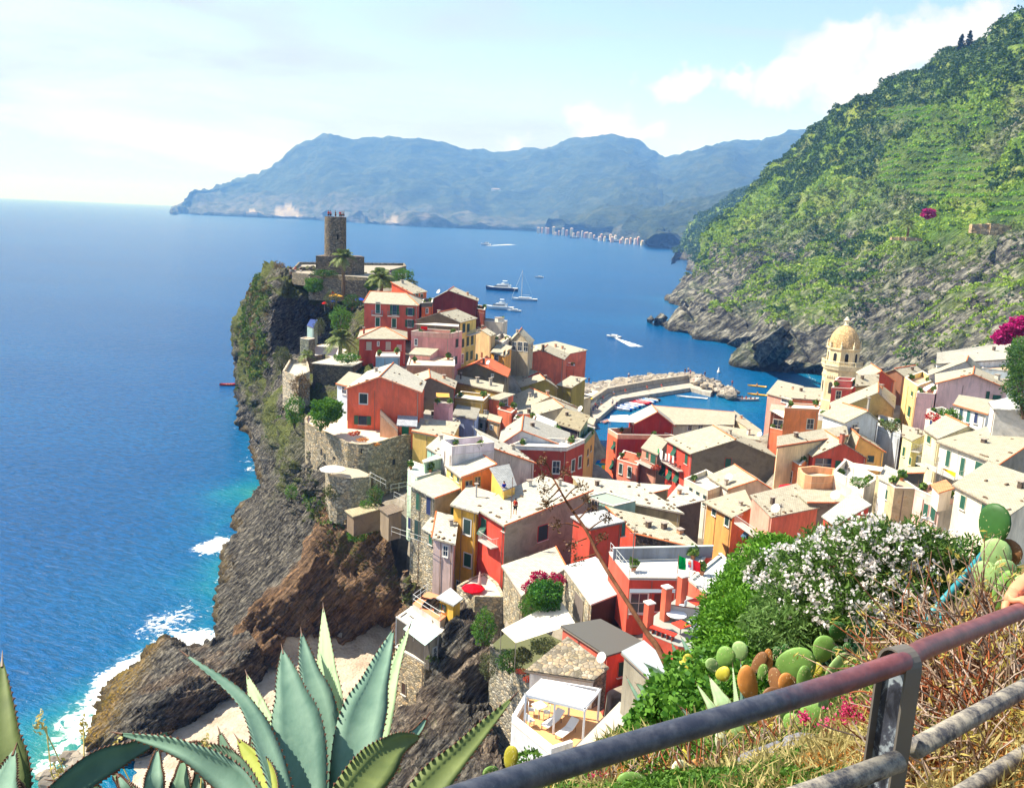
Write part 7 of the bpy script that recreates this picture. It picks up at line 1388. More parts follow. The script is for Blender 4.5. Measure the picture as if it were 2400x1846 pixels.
def shrub(name, label, c, rad, n, size, c1_, c2_, cat='shrub', group=None, trunk=True, asp=.5, shell=.45, flowers=None):
    t = thing(name, label, cat, (c[0], c[1], c[2]-rad[2]), group); pts, v = blobpts(c, rad, n, shell=shell); leafobj('crown', [leafquads(pts, size, asp, NR, 0, v)], leafmat(c1_, c2_), t)
    if trunk:
        mb = MB(); b_ = np.array(c)-np.array([0, 0, rad[2]*1.25])
        for k in range(4): a_ = k*1.6; mb.tube([b_, b_+(np.array(c)-b_)*.5+np.array([math.cos(a_), math.sin(a_), 0])*rad[0]*.25, np.array(c)+np.array([math.cos(a_)*rad[0], math.sin(a_)*rad[1], rad[2]*.3])*.6], [rad[0]*.07, rad[0]*.045, rad[0]*.015], 6)
        mb.build('trunk', bark(), t)
    return t
BG = ((.04, .13, .012), (.16, .34, .03)); MG = ((.025, .08, .012), (.10, .20, .03)); OG = ((.05, .07, .02), (.18, .20, .07)); DR = ((.12, .07, .03), (.28, .2, .1))
for (x, y, d, r_, z_, g, n, lab) in [(944, 648, 214, 2.6, 2.2, BG, 2600, 'round bright green tree at the right end of the castle garden'), (962, 665, 210, 1.8, 1.2, OG, 900, 'low olive shrub on the slope behind the small orange house'), (655, 634, 238, 2.2, 2.2, DR, 1500, 'brown green shrub overhanging the corner of the castle cliff'), (735, 668, 216, 2.3, 1.9, BG, 1800, 'light green fig bush under the castle terrace wall'), (760, 640, 217, 3., .9, MG, 1200, 'dark flowering hedge at the foot of the castle base'), (776, 700, 200, 1.8, 1.8, OG, 900, 'olive shrub by the yellow parasol'), (825, 706, 198, 2., 1.6, MG, 1200, 'grey green shrub beside the blue parasol'), (798, 745, 190, 2.6, 2.6, BG, 2200, 'fresh green creeper hanging below the parasol garden'), (870, 668, 210, 1.6, 1.4, BG, 900, 'yellow green bush under the broad garden palm'), (749, 765, 189, 1.4, 1.8, OG, 900, 'trailing shrub right of the solar hut'),
    (815, 838, 166, 2.6, .8, BG, 1400, 'clipped green strip along the seaside plaza'), (661, 840, 176, 1.9, 2.4, OG, 1500, 'brown and green bush left of the plaza'), (705, 905, 156, 1.7, 2.4, DR, 1500, 'golden shrub spilling over the cliff edge terrace'), (690, 960, 144, 1.7, 2.6, BG, 1700, 'yellow green creeper down the cliff under the pale terrace'), (768, 962, 123, 2.3, 1.7, BG, 3600, 'bright green vine bower beside the orange gabled house'), (752, 985, 121, 1.4, 1.2, BG, 1600, 'lower lobe of green vine over the bastion corner'), (785, 1152, 111, 1.5, .9, OG, 900, 'olive tufts under the half round terrace'), (880, 1160, 106, 1.1, 1.2, MG, 900, 'dark green bush beside the stair railing'), (858, 1182, 106, .9, .6, BG, 700, 'light green tuft above the beige shed'), (835, 1255, 106, 1.3, .7, BG, 900, 'bright green tuft below the beige shed'), (683, 1152, 122, 1.0, 1.1, BG, 900, 'round bright green bush alone on the dark rock slab'),
    (1280, 1395, 73, 1.6, 1.5, ((.03, .12, .012), (.10, .30, .03)), 4200, 'green bougainvillea bush at the white roof corner'), (1245, 1420, 72, 1., 1.2, BG, 1800, 'lower green half of the bougainvillea bush'), (1225, 1535, 66.5, .9, .6, OG, 1500, 'shaded garden bushes under the white tarpaulin'), (1195, 1550, 67, 1.1, .9, MG, 1500, 'leafy plot at the end of the walled garden'), (1275, 1515, 63.5, 1.2, .45, OG, 1500, 'golden green hedge behind the stone slab roof'), (1300, 1005, 138, 1.2, .6, BG, 600, 'little roof garden beside the shade-dark walled house'), (1135, 1470, 71, 1.1, 1.6, BG, 2000, 'green shrub hanging on the corner of the stone garden wall'), (1145, 1560, 68, .8, 1.2, OG, 1200, 'pale tufts on the cliff left of the stone garden wall'),
    (2412, 900, 120, 2.9, 3.4, MG, 3500, 'dense dark green tree at the right edge beside the pink gable'), (2405, 850, 150, 3.2, 3., MG, 2500, 'tree crown behind the highest white house'), (2410, 822, 165, 3.2, 2.2, BG, 2000, 'light green tree under the magenta bougainvillea'), (2225, 975, 130, 1.6, 1., BG, 900, 'green balcony plants below the tall blue shutters'), (2015, 1130, 106, 1.1, .6, BG, 900, 'green planter on the white pergola terrace'), (2090, 998, 134, 1.4, .8, OG, 700, 'planted recess of the pale blue annex')]:
    q = P(x, y, d); shrub('shrub' if r_ < 4 else 'tree', lab, q, (r_, r_, z_), n, r_*.17 if r_ < 2.4 else r_*.12, *g, cat='shrub' if r_ < 4 else 'tree')
MGT = ((.38, .005, .12), (.75, .02, .30))
def blossoms(name, label, cs, n, size, c1_, c2_, cat='flowers'):
    t = thing(name, label, cat, cs[0][0]); Ps = []
    for c, r_ in cs: pts, v = blobpts(c, r_, n, shell=.5); Ps.append(leafquads(pts, size, .8, NR, 0, v))
    leafobj('blossoms', Ps, leafmat(c1_, c2_, .4), t); return t
blossoms('bougainvillea', 'big magenta bougainvillea on the slope at the right edge', [(P(2350, 790, 172), (1.8, 1.6, 1.1)), (P(2372, 775, 172), (2.1, 1.6, 1.3)), (P(2398, 762, 172), (2.4, 1.6, 1.5))], 1500, .45, *MGT)
blossoms('bougainvillea', 'small magenta bougainvillea high on the green slope', [(P(2176, 501, 430), (3., 2, 2.4))], 700, .9, *MGT); blossoms('bougainvillea', 'crimson bougainvillea at the corner of the white roof', [(P(1245, 1375, 75), (.9, .6, .7)), (P(1300, 1358, 76), (1.1, .6, .6)), (P(1262, 1350, 76), (.8, .5, .5))], 700, .16, (.40, .0, .05), (.70, .02, .16))
blossoms('red_pot_flowers', 'red geraniums in pots along the orange house wall', [(P(826, 1016, 119.5), (.6, .4, .3)), (P(838, 1014, 119.5), (.4, .3, .3))], 260, .16, (.5, .06, .02), (.8, .2, .08)); blossoms('red_pot_flowers', 'orange flower bed on the bastion terrace', [(P(850, 1030, 118), (.9, .4, .25)), (P(880, 1040, 117), (.7, .4, .2))], 260, .16, (.6, .2, .03), (.8, .4, .1)); blossoms('red_pot_flowers', 'red flowers in boxes on the white flower terrace', [(P(2185, 975, 128), (1.1, .5, .5)), (P(2200, 985, 127), (.8, .5, .4))], 300, .2, (.4, .02, .03), (.7, .06, .05)); blossoms('red_pot_flowers', 'red geraniums along the stone garden wall', [(P(1222, 1572, 66), (.5, .3, .25)), (P(1236, 1590, 65.5), (.4, .3, .25))], 240, .1, (.5, .05, .02), (.75, .15, .06)); blossoms('red_pot_flowers', 'red geraniums on the laundry house terrace', [(P(1537, 1095, 150), (.9, .5, .5))], 240, .2, (.5, .05, .02), (.75, .15, .06))
def palm(x, y, d, r_, th, label, n=34, lean=(0, 0)):
    c = P(x, y, d); t = thing('palm_tree', label, 'palm tree', (c[0], c[1], c[2]-th)); mb = MB(); b_ = c-np.array([lean[0], lean[1], th]); mb.tube([b_, b_+(c-b_)*.5+np.array([.1, 0, 0]), c], [r_*.11, r_*.085, r_*.1], 9); mb.build('trunk', bark((.22, .15, .09)), t)
    V = []; rr_ = random.Random(int(x)); F2 = MB()
    for k in range(n):
        a = k*2.4+rr_.uniform(-.2, .2); el = rr_.uniform(-.1, 1.35); e = np.array([math.cos(a), math.sin(a), 0]); pts = []
        for j in range(9):
            s = j/8; pts.append(c+e*r_*s*math.cos(el)*(1-.12*s)+U3*(r_*s*math.sin(el)-r_*.62*s*s*(1.1-.35*math.sin(el))))
        F2.tube(pts, [r_*.012*(1-.8*j/8) for j in range(9)], 3, False); sd = np.cross(e, U3)
        for j in range(26):
            s = .12+.86*j/25; i0 = min(int(s*8), 7); p0 = pts[i0]+(pts[i0+1]-pts[i0])*(s*8-i0); tn = pts[i0+1]-pts[i0]; tn /= np.linalg.norm(tn)
            for sg in (-1, 1):
                L = r_*.27*math.sin(math.pi*min(1, s*.9+.12))**.6; dr = tn*.55+sd*sg*.8-U3*.35+np.array([rr_.uniform(-.1, .1) for _ in range(3)]); dr /= np.linalg.norm(dr); wv = tn*r_*.016
                V += [p0-wv, p0+wv, p0+dr*L*.6+wv, p0+dr*L]
    V = np.array(V); leafobj('fronds', [(V, np.arange(len(V)).reshape(-1, 4))], leafmat((.12, .19, .04), (.34, .40, .12), .35), t); F2.build('frond_stems', flat((.2, .2, .08)), t)
palm(804, 603, 214, 4.3, 10, 'tall palm in front of the castle tower'); palm(893, 652, 208, 4.9, 5, 'broad dark palm left of the round green tree', 46); palm(797, 795, 178, 4.2, 3.2, 'spiky bright palm beside the red cottage', 44); palm(720, 832, 174, 2.3, 3, 'small palm at the edge of the seaside plaza', 26); palm(2130, 528, 430, 5., 5, 'distant palm on the green slope across the bay')
for (x, y, d, h_, lab) in [(2338, 82, 735, 16, 'dark cypress on the ridge nearest the right edge'), (2252, 108, 780, 12, 'dark pine on the ridge line above the clouds'), (2271, 100, 780, 12, 'second ridge pine, bushier, right of the first')]:
    q = P(x, y, d); pts = q+NR.normal(size=(500, 3))*np.array([1.6, 1.6, 1])*np.linspace(1.2, .15, 500)[:, None]; pts[:, 2] = q[2]-h_*.3+np.linspace(0, h_, 500); t = thing('cypress', lab, 'tree', q); leafobj('crown', [leafquads(pts, 1.5, .6)], leafmat((.012, .03, .015), (.03, .06, .02)), t); mb = MB(); mb.tube([q-U3*8, q+U3*h_*.5], .3, 5); mb.build('trunk', bark(), t)
for (x, y, d, w_, h_, lab) in [(2325, 524, 440, 16, 5, 'dry stone retaining wall under green netting on the hillside'), (2125, 556, 425, 12, 1.6, 'pale garden wall with blue rail by the distant palm')]:
    q = P(x, y, d); mb = MB(); 
    for k in range(5): mb.box((q[0]-w_*.4+k*w_*.2, q[1]+abs(k-2)*.8, q[2]-h_/2), w_*.22, 5, h_*(1-.12*abs(k-2)), (k-2)*.12)
    tag(mb.build('hillside_wall', rubble((.50, .38, .24), .6)), lab, 'retaining wall')
# ---------------------------------------------------------------- slope in front of the viewer
def PL(x, y, L): v = ray(x, y); return EP+v/np.linalg.norm(v)*L
def hz(x, y, L): q = PL(x, y, L); return math.hypot(q[0], q[1])
GR = [[(1600,1600,'z34'),(1690,1540,'z34'),(1760,1490,'z34'),(1870,1440,'z35'),(2000,1410,'z36'),(2150,1390,'z38'),(2320,1340,'z41'),(2560,1290,'z43')]]
GR.append([(x, y, math.hypot(*PL(x, y, L)[:2])) for x, y, L in ((1590,1612,19),(1670,1572,19),(1745,1532,19),(1860,1468,19.5),(2000,1438,19),(2150,1418,18.5),(2310,1376,18),(2555,1322,17))])
for r_ in ([(1565,1625,13),(1640,1590,12.5),(1720,1550,12.5),(1850,1480,13),(2000,1450,12.6),(2150,1430,12.2),(2300,1390,11.5),(2550,1330,10.8)], [(1490,1705,9.5),(1580,1690,9),(1700,1650,8.8),(1850,1560,9.4),(2000,1520,9.4),(2110,1530,8.9),(2260,1450,8),(2550,1350,7.5)],
    [(1390,1775,7.3),(1510,1765,7),(1650,1730,6.6),(1800,1680,6.5),(1950,1640,6.3),(2100,1600,6),(2260,1530,5.6),(2550,1400,5.2)], [(1230,1850,5.8),(1400,1850,5.4),(1600,1825,5),(1780,1790,4.7),(1930,1760,4.5),(2080,1740,4.3),(2260,1680,4),(2550,1540,3.7)],
    [(1050,2000,4.3),(1300,1980,4),(1550,1950,3.7),(1750,1915,3.5),(1930,1890,3.4),(2100,1870,3.2),(2280,1820,3.05),(2600,1700,2.9)], [(800,2500,2.7),(1150,2450,2.6),(1500,2400,2.5),(1750,2350,2.4),(1950,2300,2.35),(2150,2280,2.3),(2350,2250,2.25),(2700,2150,2.2)]):
    GR.append([(x, y, hz(x, y, L)) for x, y, L in r_])
gm = NT('dry_slope', .95, .1); v = gm.coord('World'); gm.col(gm.mix(gm.ramp(gm.noise(v, 1.1, 5, .7), [(.4, 0.), (.6, 1.)]), gm.ramp(gm.noise(v, 14, 5, .7), [(.3, (.05, .035, .02)), (.6, (.30, .17, .06)), (.8, (.5, .32, .12))]), gm.ramp(gm.noise(v, 18, 4, .7), [(.3, (.03, .045, .012)), (.7, (.12, .17, .04))]))); gm.bump(gm.noise(v, 22, 4, .7), 1., .04)
slope, SG, SN = sheet('near_slope', GR, 12, 12, gm.m, [(.5, .12, 4), (2., .04, 3)])
if SN[..., 2].mean() < 0: SN = -SN
mb = MB(); mb.prism([(-7, -4), (7, -4), (7, .3), (1.5, 1.0), (-7, 1.1)], 55.8, 56.35); tag(mb.build('viewing_path', gm.m), kind='structure')
nx = np.linspace(-7, 2.2, 24); ny = np.linspace(.9, 4.0, 16); XX_, YY_ = np.meshgrid(nx, ny); ZZ_ = 56.3-(YY_-.9)*.62-np.maximum(0, YY_-3.1)**2*9; mobj('agave_ledge', np.stack([XX_, YY_, ZZ_], -1).reshape(-1, 3), gridF(16, 24), gm.m, None, True, 'structure')
def scat(nm, n, L_, size, a, b, lab, test=None, asp=.3, up=.03, cat='ground cover'):
    p, nn = on_sheet(SG[25:], SN[25:], n, uni=True); x_, y_ = proj(p); m_ = np.linalg.norm(p-EP, axis=1) < L_
    if test is not None: m_ &= test(p, x_, y_)
    p = p[m_]; d_ = np.linalg.norm(p-EP, axis=1); q = p+U3*NR.uniform(0, up, len(p))[:, None]*np.minimum(d_/4, 2)[:, None]; nv_ = NR.normal(size=q.shape)*.5+np.array([0, 0, 1.]); tag(leafobj(nm, [leafquads(q, size*(d_/5)**1.1, asp, NR, 0, nv_)], leafmat(a, b, .3)), lab, cat, kind='stuff')
def Fz(s, o=0.): return lambda p: fbm(p+o, s, 2)
scat('dry_grass', 120000, 12, .034, (.40, .15, .03), (.72, .38, .10), 'dry orange sedum and grass on the near slope', lambda p, x, y: ((x+fbm(p, 1.2, 2)*450 > 1900) & (fbm(p, .9, 2) > -.25)) | (fbm(p, 1.3, 3) < -.3))
scat('green_ground_cover', 120000, 14, .034, (.04, .12, .015), (.16, .32, .04), 'green ground cover on the near slope', lambda p, x, y: ((x+fbm(p, 1.5, 2)*400 < 1930) & (fbm(p, 1.3, 3) > -.22)) | ((fbm(p+7, .8, 2) > .02) & (x < 2200)), .5, .07)
scat('pale_grass', 26000, 8, .14, (.35, .30, .10), (.60, .50, .22), 'pale thin grass blades on the near slope', lambda p, x, y: fbm(p+3, 1., 2) > -.05, .07, .08)
# flowering tree
def tree2(name, label, blobs, trunks, n, size, asp, c1_, c2_, cat='tree', fl_=None, shell=.35):
    c0 = PL(*blobs[0][:3]); t = thing(name, label, cat, c0); Ps = []; Fl = []
    for (x, y, L, r_) in blobs:
        c = PL(x, y, L); pts, v = blobpts(c, (r_, r_, r_*.85), int(n*r_*r_*4), shell=shell); Ps.append(leafquads(pts, size, asp, NR, 0, v))
        if fl_:
            k = int(fl_[0]*r_*r_*4*(1.6 if x < 2110 else .35)); pc_, v2 = blobpts(c, (r_*1.03, r_*1.03, r_*.9), k, shell=.9)
            m_ = (v2[:, 1] < .45) & (v2[:, 2] > -.7) & (fbm(pc_, 4.5, 2) > -.12); pc_ = pc_[m_]
            pf = (pc_[:, None]+NR.normal(size=(len(pc_), 7, 3))*.022).reshape(-1, 3); Fl.append(leafquads(pf, fl_[1], .85, NR))
    leafobj('crown', Ps, leafmat(c1_, c2_), t)
    if fl_: leafobj('blossoms', Fl, leafmat((.86, .76, .72), (.95, .93, .92), .4), t)
    for tr in trunks:
        mb = MB(); pts = [PL(*q) for q in tr]; mb.tube(pts, np.linspace(.045, .015, len(pts)), 8); mb.build('trunk', bark((.24, .19, .13)), t)
    return t
tree2('oleander_tree', 'oleander tree covered in white blossom behind the railing', [(1965,1343,9,0.43),(2050,1296,9,0.40),(2140,1283,9.3,0.36),(1885,1343,9.4,0.33),(1995,1430,8.7,0.31),(2080,1378,8.9,0.36),(1925,1273,9.6,0.22),(2010,1250,9.5,0.22),(1840,1378,9.7,0.24),(1905,1408,9.1,0.24),(2190,1308,9.6,0.26),(2060,1458,8.8,0.17),(1790,1333,10,0.21)],
    [[(2072,1530,8.9),(2050,1470,8.9),(2045,1400,8.9),(2020,1330,8.9)],[(2082,1535,8.9),(2085,1450,8.8),(2070,1380,8.8),(2080,1300,8.9)],[(2092,1535,8.8),(2110,1470,8.8),(2075,1390,8.8),(2120,1290,9)],[(2064,1530,8.9),(2035,1450,9),(2020,1400,9),(1980,1320,9)],[(2100,1530,8.8),(2095,1450,8.9),(2062,1370,8.9),(1940,1300,9)]], 4600, .085, .2, (.05, .12, .02), (.17, .30, .06), fl_=(340, .036))
tree2('green_bush', 'leafy green bush right of the flowering oleander', [(2150,1380,9.4,0.33),(2225,1350,9.7,0.32),(2235,1435,9.2,0.32),(2160,1465,9,0.26),(2290,1380,9.8,0.28),(2200,1500,8.9,0.21),(2120,1530,9,0.18),(2270,1310,10,0.25),(2330,1340,10.2,0.26)], [[(2180,1520,8.9),(2190,1400,9.2),(2200,1330,9.4)]], 5000, .062, .3, (.03, .10, .012), (.12, .28, .04), fl_=(10, .04))
tree2('hedge', 'tall dense bright green hedge beside the red cafe terrace', [(1790,1352,11.5,0.47),(1725,1407,11,0.40),(1700,1477,10.5,0.38),(1765,1462,10.2,0.44),(1855,1397,11.3,0.55),(1865,1322,11.8,0.47),(1695,1547,9.9,0.30),(1755,1537,9.6,0.36),(1675,1512,10.4,0.27),(1800,1287,12,0.28),(1930,1422,11.5,0.47),(1745,1352,11.8,0.30),(1900,1472,10.8,0.38),(1690,1442,10.8,0.28)], [[(1760,1620,9.4),(1770,1500,10),(1800,1380,11)]], 5200, .062, .4, (.05, .17, .012), (.22, .46, .04), 'hedge')
tree2('young_oleander', 'rounded young oleander with pale buds in front of the hedge', [(1850,1425,9.4,.34),(1800,1470,9.2,.26),(1895,1470,9.1,.28),(1850,1480,9,.28)], [[(1890,1590,8.9),(1880,1530,9),(1860,1450,9.2)],[(1895,1590,8.9),(1905,1530,9),(1890,1470,9.1)]], 4200, .10, .16, (.07, .16, .03), (.22, .36, .10), fl_=(22, .025))
tree2('ivy_mound', 'mound of glossy ivy behind the railing', [(1540,1672,7.6,.20),(1590,1640,7.6,.24),(1650,1600,8,.26),(1690,1645,7.5,.25),(1620,1690,7.2,.22),(1560,1625,8,.2),(1610,1570,8.6,.22),(1740,1600,8,.24),(1500,1700,7.5,.14),(1670,1560,8.8,.22),(1800,1620,7.8,.2)], [[(1650,1760,7),(1640,1660,7.4)]], 3400, .06, .75, (.04, .15, .015), (.20, .42, .05), 'ivy')
tree2('lower_greenery', 'soft green plants under the top rail', [(1420,1830,5.6,.16),(1500,1800,5.6,.16),(1580,1790,5.5,.16),(1660,1770,5.6,.14),(1350,1850,5.7,.14),(1750,1740,6,.15),(1840,1700,6.3,.15),(1240,1790,6.6,.13)], [[(1500,1900,5.3),(1500,1820,5.5)]], 3600, .045, .5, (.05, .14, .02), (.22, .38, .06), 'plants')
tree2('dark_conifer_bush', 'dark feathery bush at the foot of the oleander trunks', [(1905,1500,9.8,.22),(1960,1505,9.3,.2),(1860,1530,9.4,.18),(1925,1540,8.9,.13),(2035,1495,8.3,.17),(2025,1540,8.0,.15),(2050,1450,8.6,.12)], [[(2035,1560,8),(2035,1500,8.3)]], 5200, .05, .18, (.012, .05, .025), (.04, .12, .06), 'bush')
# agaves
def agmat(k):
    t = NT('agave_skin', .62, .25); v = t.coord('World'); f = t.noise(v, 5., 5, .65, .6); f2 = t.noise(t.mapn(v, (1, 1, .15)), 40., 3, .6)
    c1_, c2_ = {'b': ((.08, .18, .14), (.24, .38, .28)), 'l': ((.26, .40, .22), (.48, .62, .36)), 'd': ((.05, .11, .08), (.14, .24, .15)), 'y': ((.16, .22, .03), (.38, .42, .08)), 'o': ((.07, .11, .04), (.20, .25, .08))}[k]
    b_ = t.mix(t.ramp(f, [(.32, 0.), (.68, 1.)]), c1_, c2_); b_ = t.mix(t.math('MULTIPLY', f2, .25), b_, mul(c2_, 1.25)); b_ = t.mix(t.ramp(t.noise(v, 13., 4, .75), [(.66, 0.), (.76, .6)]), b_, (.16, .12, .05))
    t.col(b_); t.bump(f2, .3, .004)
    tr = t.n.new('ShaderNodeBsdfTranslucent'); tr.inputs[0].default_value = tuple(c2_)+(1,); ms = t.n.new('ShaderNodeMixShader'); ms.inputs[0].default_value = .3; t.l.new(t.b.outputs[0], ms.inputs[1]); t.l.new(tr.outputs[0], ms.inputs[2]); t.l.new(ms.outputs[0], t.n['Material Output'].inputs[0]); return t.m
AG = {k: agmat(k) for k in 'bldyo'}; SPN = flat((.10, .04, .02), .5); EDG = flat((.55, .50, .28), .5)
def agave(label, leaves, loc, name='agave'):
    t = thing(name, label, 'agave', loc)
    for (pts, W, face, mk) in leaves:
        """pts: base, one or two mids, tip as (x, y, L); W full width; face: turn of the blade about its axis"""
        C_ = catmull(np.array([PL(*p) for p in pts]), max(8, int(30/(len(pts)-1)))); n = len(C_); V = []; Fq = []; rr_ = random.Random(int(pts[-1][0])); TV = MB()
        for i, c in enumerate(C_):
            s = i/(n-1); tn = C_[min(i+1, n-1)]-C_[max(i-1, 0)]; tn /= np.linalg.norm(tn); vw = (EP-c)/np.linalg.norm(EP-c); sd = np.cross(tn, vw); sd /= np.linalg.norm(sd); nr = np.cross(sd, tn)
            cf_, sf_ = math.cos(face), math.sin(face); a, b = sd*cf_+nr*sf_, nr*cf_-sd*sf_
            w_ = W*.39*(.72+.28*math.sin(math.pi*min(1, s*1.7)))*(1-max(0, (s-.42)/.58)**1.55)+.0015; th = .011*(1-s*.8)
            for u in (-1, -.5, 0, .5, 1): V.append(c+a*w_*u+b*(w_*.42*u*u))
            for u in (.5, 0, -.5): V.append(c+a*w_*u+b*(w_*.42*u*u-th*2*(1-abs(u)*.6)))
            if .04 < s < .93 and i % 1 == 0:
                for sg in (-1, 1):
                    for q_ in range(1):
                        e0 = c+a*w_*sg+b*w_*.42+tn*(q_*.5+rr_.uniform(0, .25))*np.linalg.norm(C_[1]-C_[0]); k_ = rr_.uniform(.5, 1.1)*.0045; TV.add([e0-tn*.006-a*sg*.002, e0+tn*.006-a*sg*.002, e0+a*sg*k_+tn*.003, e0+b*.003], [(0, 1, 2), (1, 3, 2), (3, 0, 2)])
        for i in range(n-1):
            for k in range(8): Fq.append((i*8+k, i*8+(k+1) % 8, (i+1)*8+(k+1) % 8, (i+1)*8+k))
        lf = mobj('leaf', V, Fq, AG[mk], t, True); mobj('teeth', TV.V, TV.F, SPN, lf)
        tp = C_[-1]; dr = C_[-1]-C_[-3]; dr /= np.linalg.norm(dr); sp = MB(); sp.tube([tp-dr*.02, tp+dr*.025], [.0035, .0006], 5); sp.build('spine', SPN, lf)
    return t
def a4(x, y, L): return (500+x/3.64, 1390+y/3.64, L)
def a2(x, y, L): return (x/3.64, 1390+y/3.64, L)
agave('large blue green agave standing tall in front of the beach', [
 ([a4(1060,1900,2.9), a4(1010,1100,2.95), a4(975,600,3.05), a4(938,120,3.2)], .155, .5, 'l'), ([a4(1000,1900,2.75), a4(905,1050,2.85), a4(800,620,2.95), a4(750,330,3.05)], .13, -.3, 'b'),
 ([a4(790,1900,2.5), a4(730,1250,2.6), a4(650,800,2.7), a4(588,475,2.8)], .175, 0., 'b'), ([a4(640,1900,2.7), a4(500,1350,2.85), a4(390,980,2.95), a4(285,690,3.05)], .125, .3, 'l'),
 ([a4(640,1950,2.4), a4(450,1350,2.5), a4(230,900,2.6), a2(1572,512,2.75)], .085, -.5, 'b'), ([a4(1140,1900,2.6), a4(1260,1150,2.7), a4(1400,700,2.8), a4(1540,300,2.95)], .17, .1, 'b'),
 ([a4(1290,1900,2.75), a4(1440,1150,2.85), a4(1560,620,2.95), a4(1682,265,3.1)], .085, .4, 'l'), ([a4(1000,2000,2.3), a4(1330,1560,2.35), a4(1560,1300,2.45), a4(1770,1215,2.6)], .135, .2, 'o'),
 ([a4(1200,1900,2.6), a4(1560,1350,2.65), a4(1740,1180,2.7), a4(1832,1042,2.75)], .05, .2, 'b')], PL(740, 2000, 2.6))
agave('second agave with long dark leaf curving to the right', [([(940,1990,2.2),(1000,1860,2.25),(1105,1740,2.3),(1205,1630,2.4)], .105, .25, 'o'), ([(1000,2050,2.3),(1060,1960,2.3),(1180,1900,2.3),(1250,1880,2.3)], .08, 0, 'b')], PL(950, 2000, 2.2))
agave('low sprawling agave over the pebbles at the bottom left', [([a4(400,1900,2.1), a2(1960,1560,2.15), a2(1520,1310,2.2), a2(1000,1190,2.35)], .085, .3, 'b'), ([a2(300,1900,2.2), a2(800,1500,2.25), a2(1150,1330,2.3), a2(1460,1180,2.45)], .08, .1, 'd'), ([a2(2200,1800,2.3), a2(1950,1500,2.35), a2(1700,1350,2.4), a2(1600,1310,2.45)], .11, .3, 'd'),
 ([a2(1540,1850,2.4), a2(1550,1600,2.4), a2(1560,1390,2.5)], .06, .3, 'd'), ([a2(1300,1850,2.4), a2(1320,1550,2.4), a2(1345,1310,2.5)], .055, 0, 'b'), ([a2(1700,1850,2.5), a2(1700,1600,2.5), a2(1710,1420,2.5)], .045, .4, 'b'), ([a2(2080,1600,2.6), a2(1950,1400,2.6), a2(1870,1170,2.7)], .06, .2, 'd'), ([a2(1250,1850,2.5), a2(1100,1680,2.5), a2(950,1520,2.6)], .05, .3, 'd'),
 ([a4(480,1850,2.4), a4(380,1500,2.5), a4(205,1235,2.6)], .10, .2, 'y'), ([a4(400,1550,2.7), a4(350,1350,2.7), a4(330,1180,2.75)], .04, .2, 'd'), ([a2(900,1850,2.4), a2(700,1640,2.4), a2(480,1600,2.4)], .06, .2, 'l'), ([a2(1180,1850,2.45), a2(1060,1640,2.45), a2(1000,1540,2.5)], .03, .2, 'b')], PL(420, 1990, 2.2))
agave('agave leaf rising at the far left edge', [([(-10,2050,2.0),(0,1850,2.05),(2,1700,2.1),(5,1545,2.2)], .135, .1, 'o'), ([(-60,1950,1.9),(0,1860,1.95),(35,1755,2.05)], .10, .5, 'b'), ([(60,1980,2.),(40,1880,2.),(30,1825,2.05)], .07, .2, 'd')], PL(0, 1990, 2.))
agave('pale upright agave behind the middle of the railing', [([(1715,1690,6.6),(1690,1640,6.6),(1663,1586,6.7)], .16, .1, 'l'), ([(1690,1690,6.5),(1665,1650,6.5),(1633,1602,6.6)], .09, .5, 'l'), ([(1735,1690,6.7),(1727,1640,6.7),(1717,1558,6.8)], .07, .6, 'l'), ([(1740,1680,6.8),(1742,1620,6.8),(1736,1550,6.9)], .06, .6, 'b'), ([(1620,1690,6.4),(1610,1672,6.4),(1593,1655,6.4)], .04, .3, 'b')], PL(1710, 1700, 6.6))
agave('dark tangled agave in front of the green post shed', [([(1600,1640,9),(1560,1590,9),(1508,1552,9.1)], .16, .3, 'd'), ([(1610,1640,9),(1595,1560,9),(1574,1505,9.1)], .15, .3, 'd'), ([(1640,1620,9),(1620,1540,9),(1596,1492,9.2)], .14, .6, 'b'), ([(1560,1650,9),(1555,1600,9),(1540,1560,9.1)], .1, .2, 'b'), ([(1580,1650,9),(1570,1600,9),(1566,1565,9.1)], .1, .8, 'l'), ([(1540,1690,8.6),(1500,1640,8.6),(1468,1585,8.7)], .09, .5, 'b'), ([(1530,1680,8.6),(1510,1620,8.6),(1490,1600,8.7)], .1, .2, 'd'), ([(1460,1740,8),(1440,1720,8),(1420,1696,8.1)], .06, .3, 'o')], PL(1590, 1650, 9))
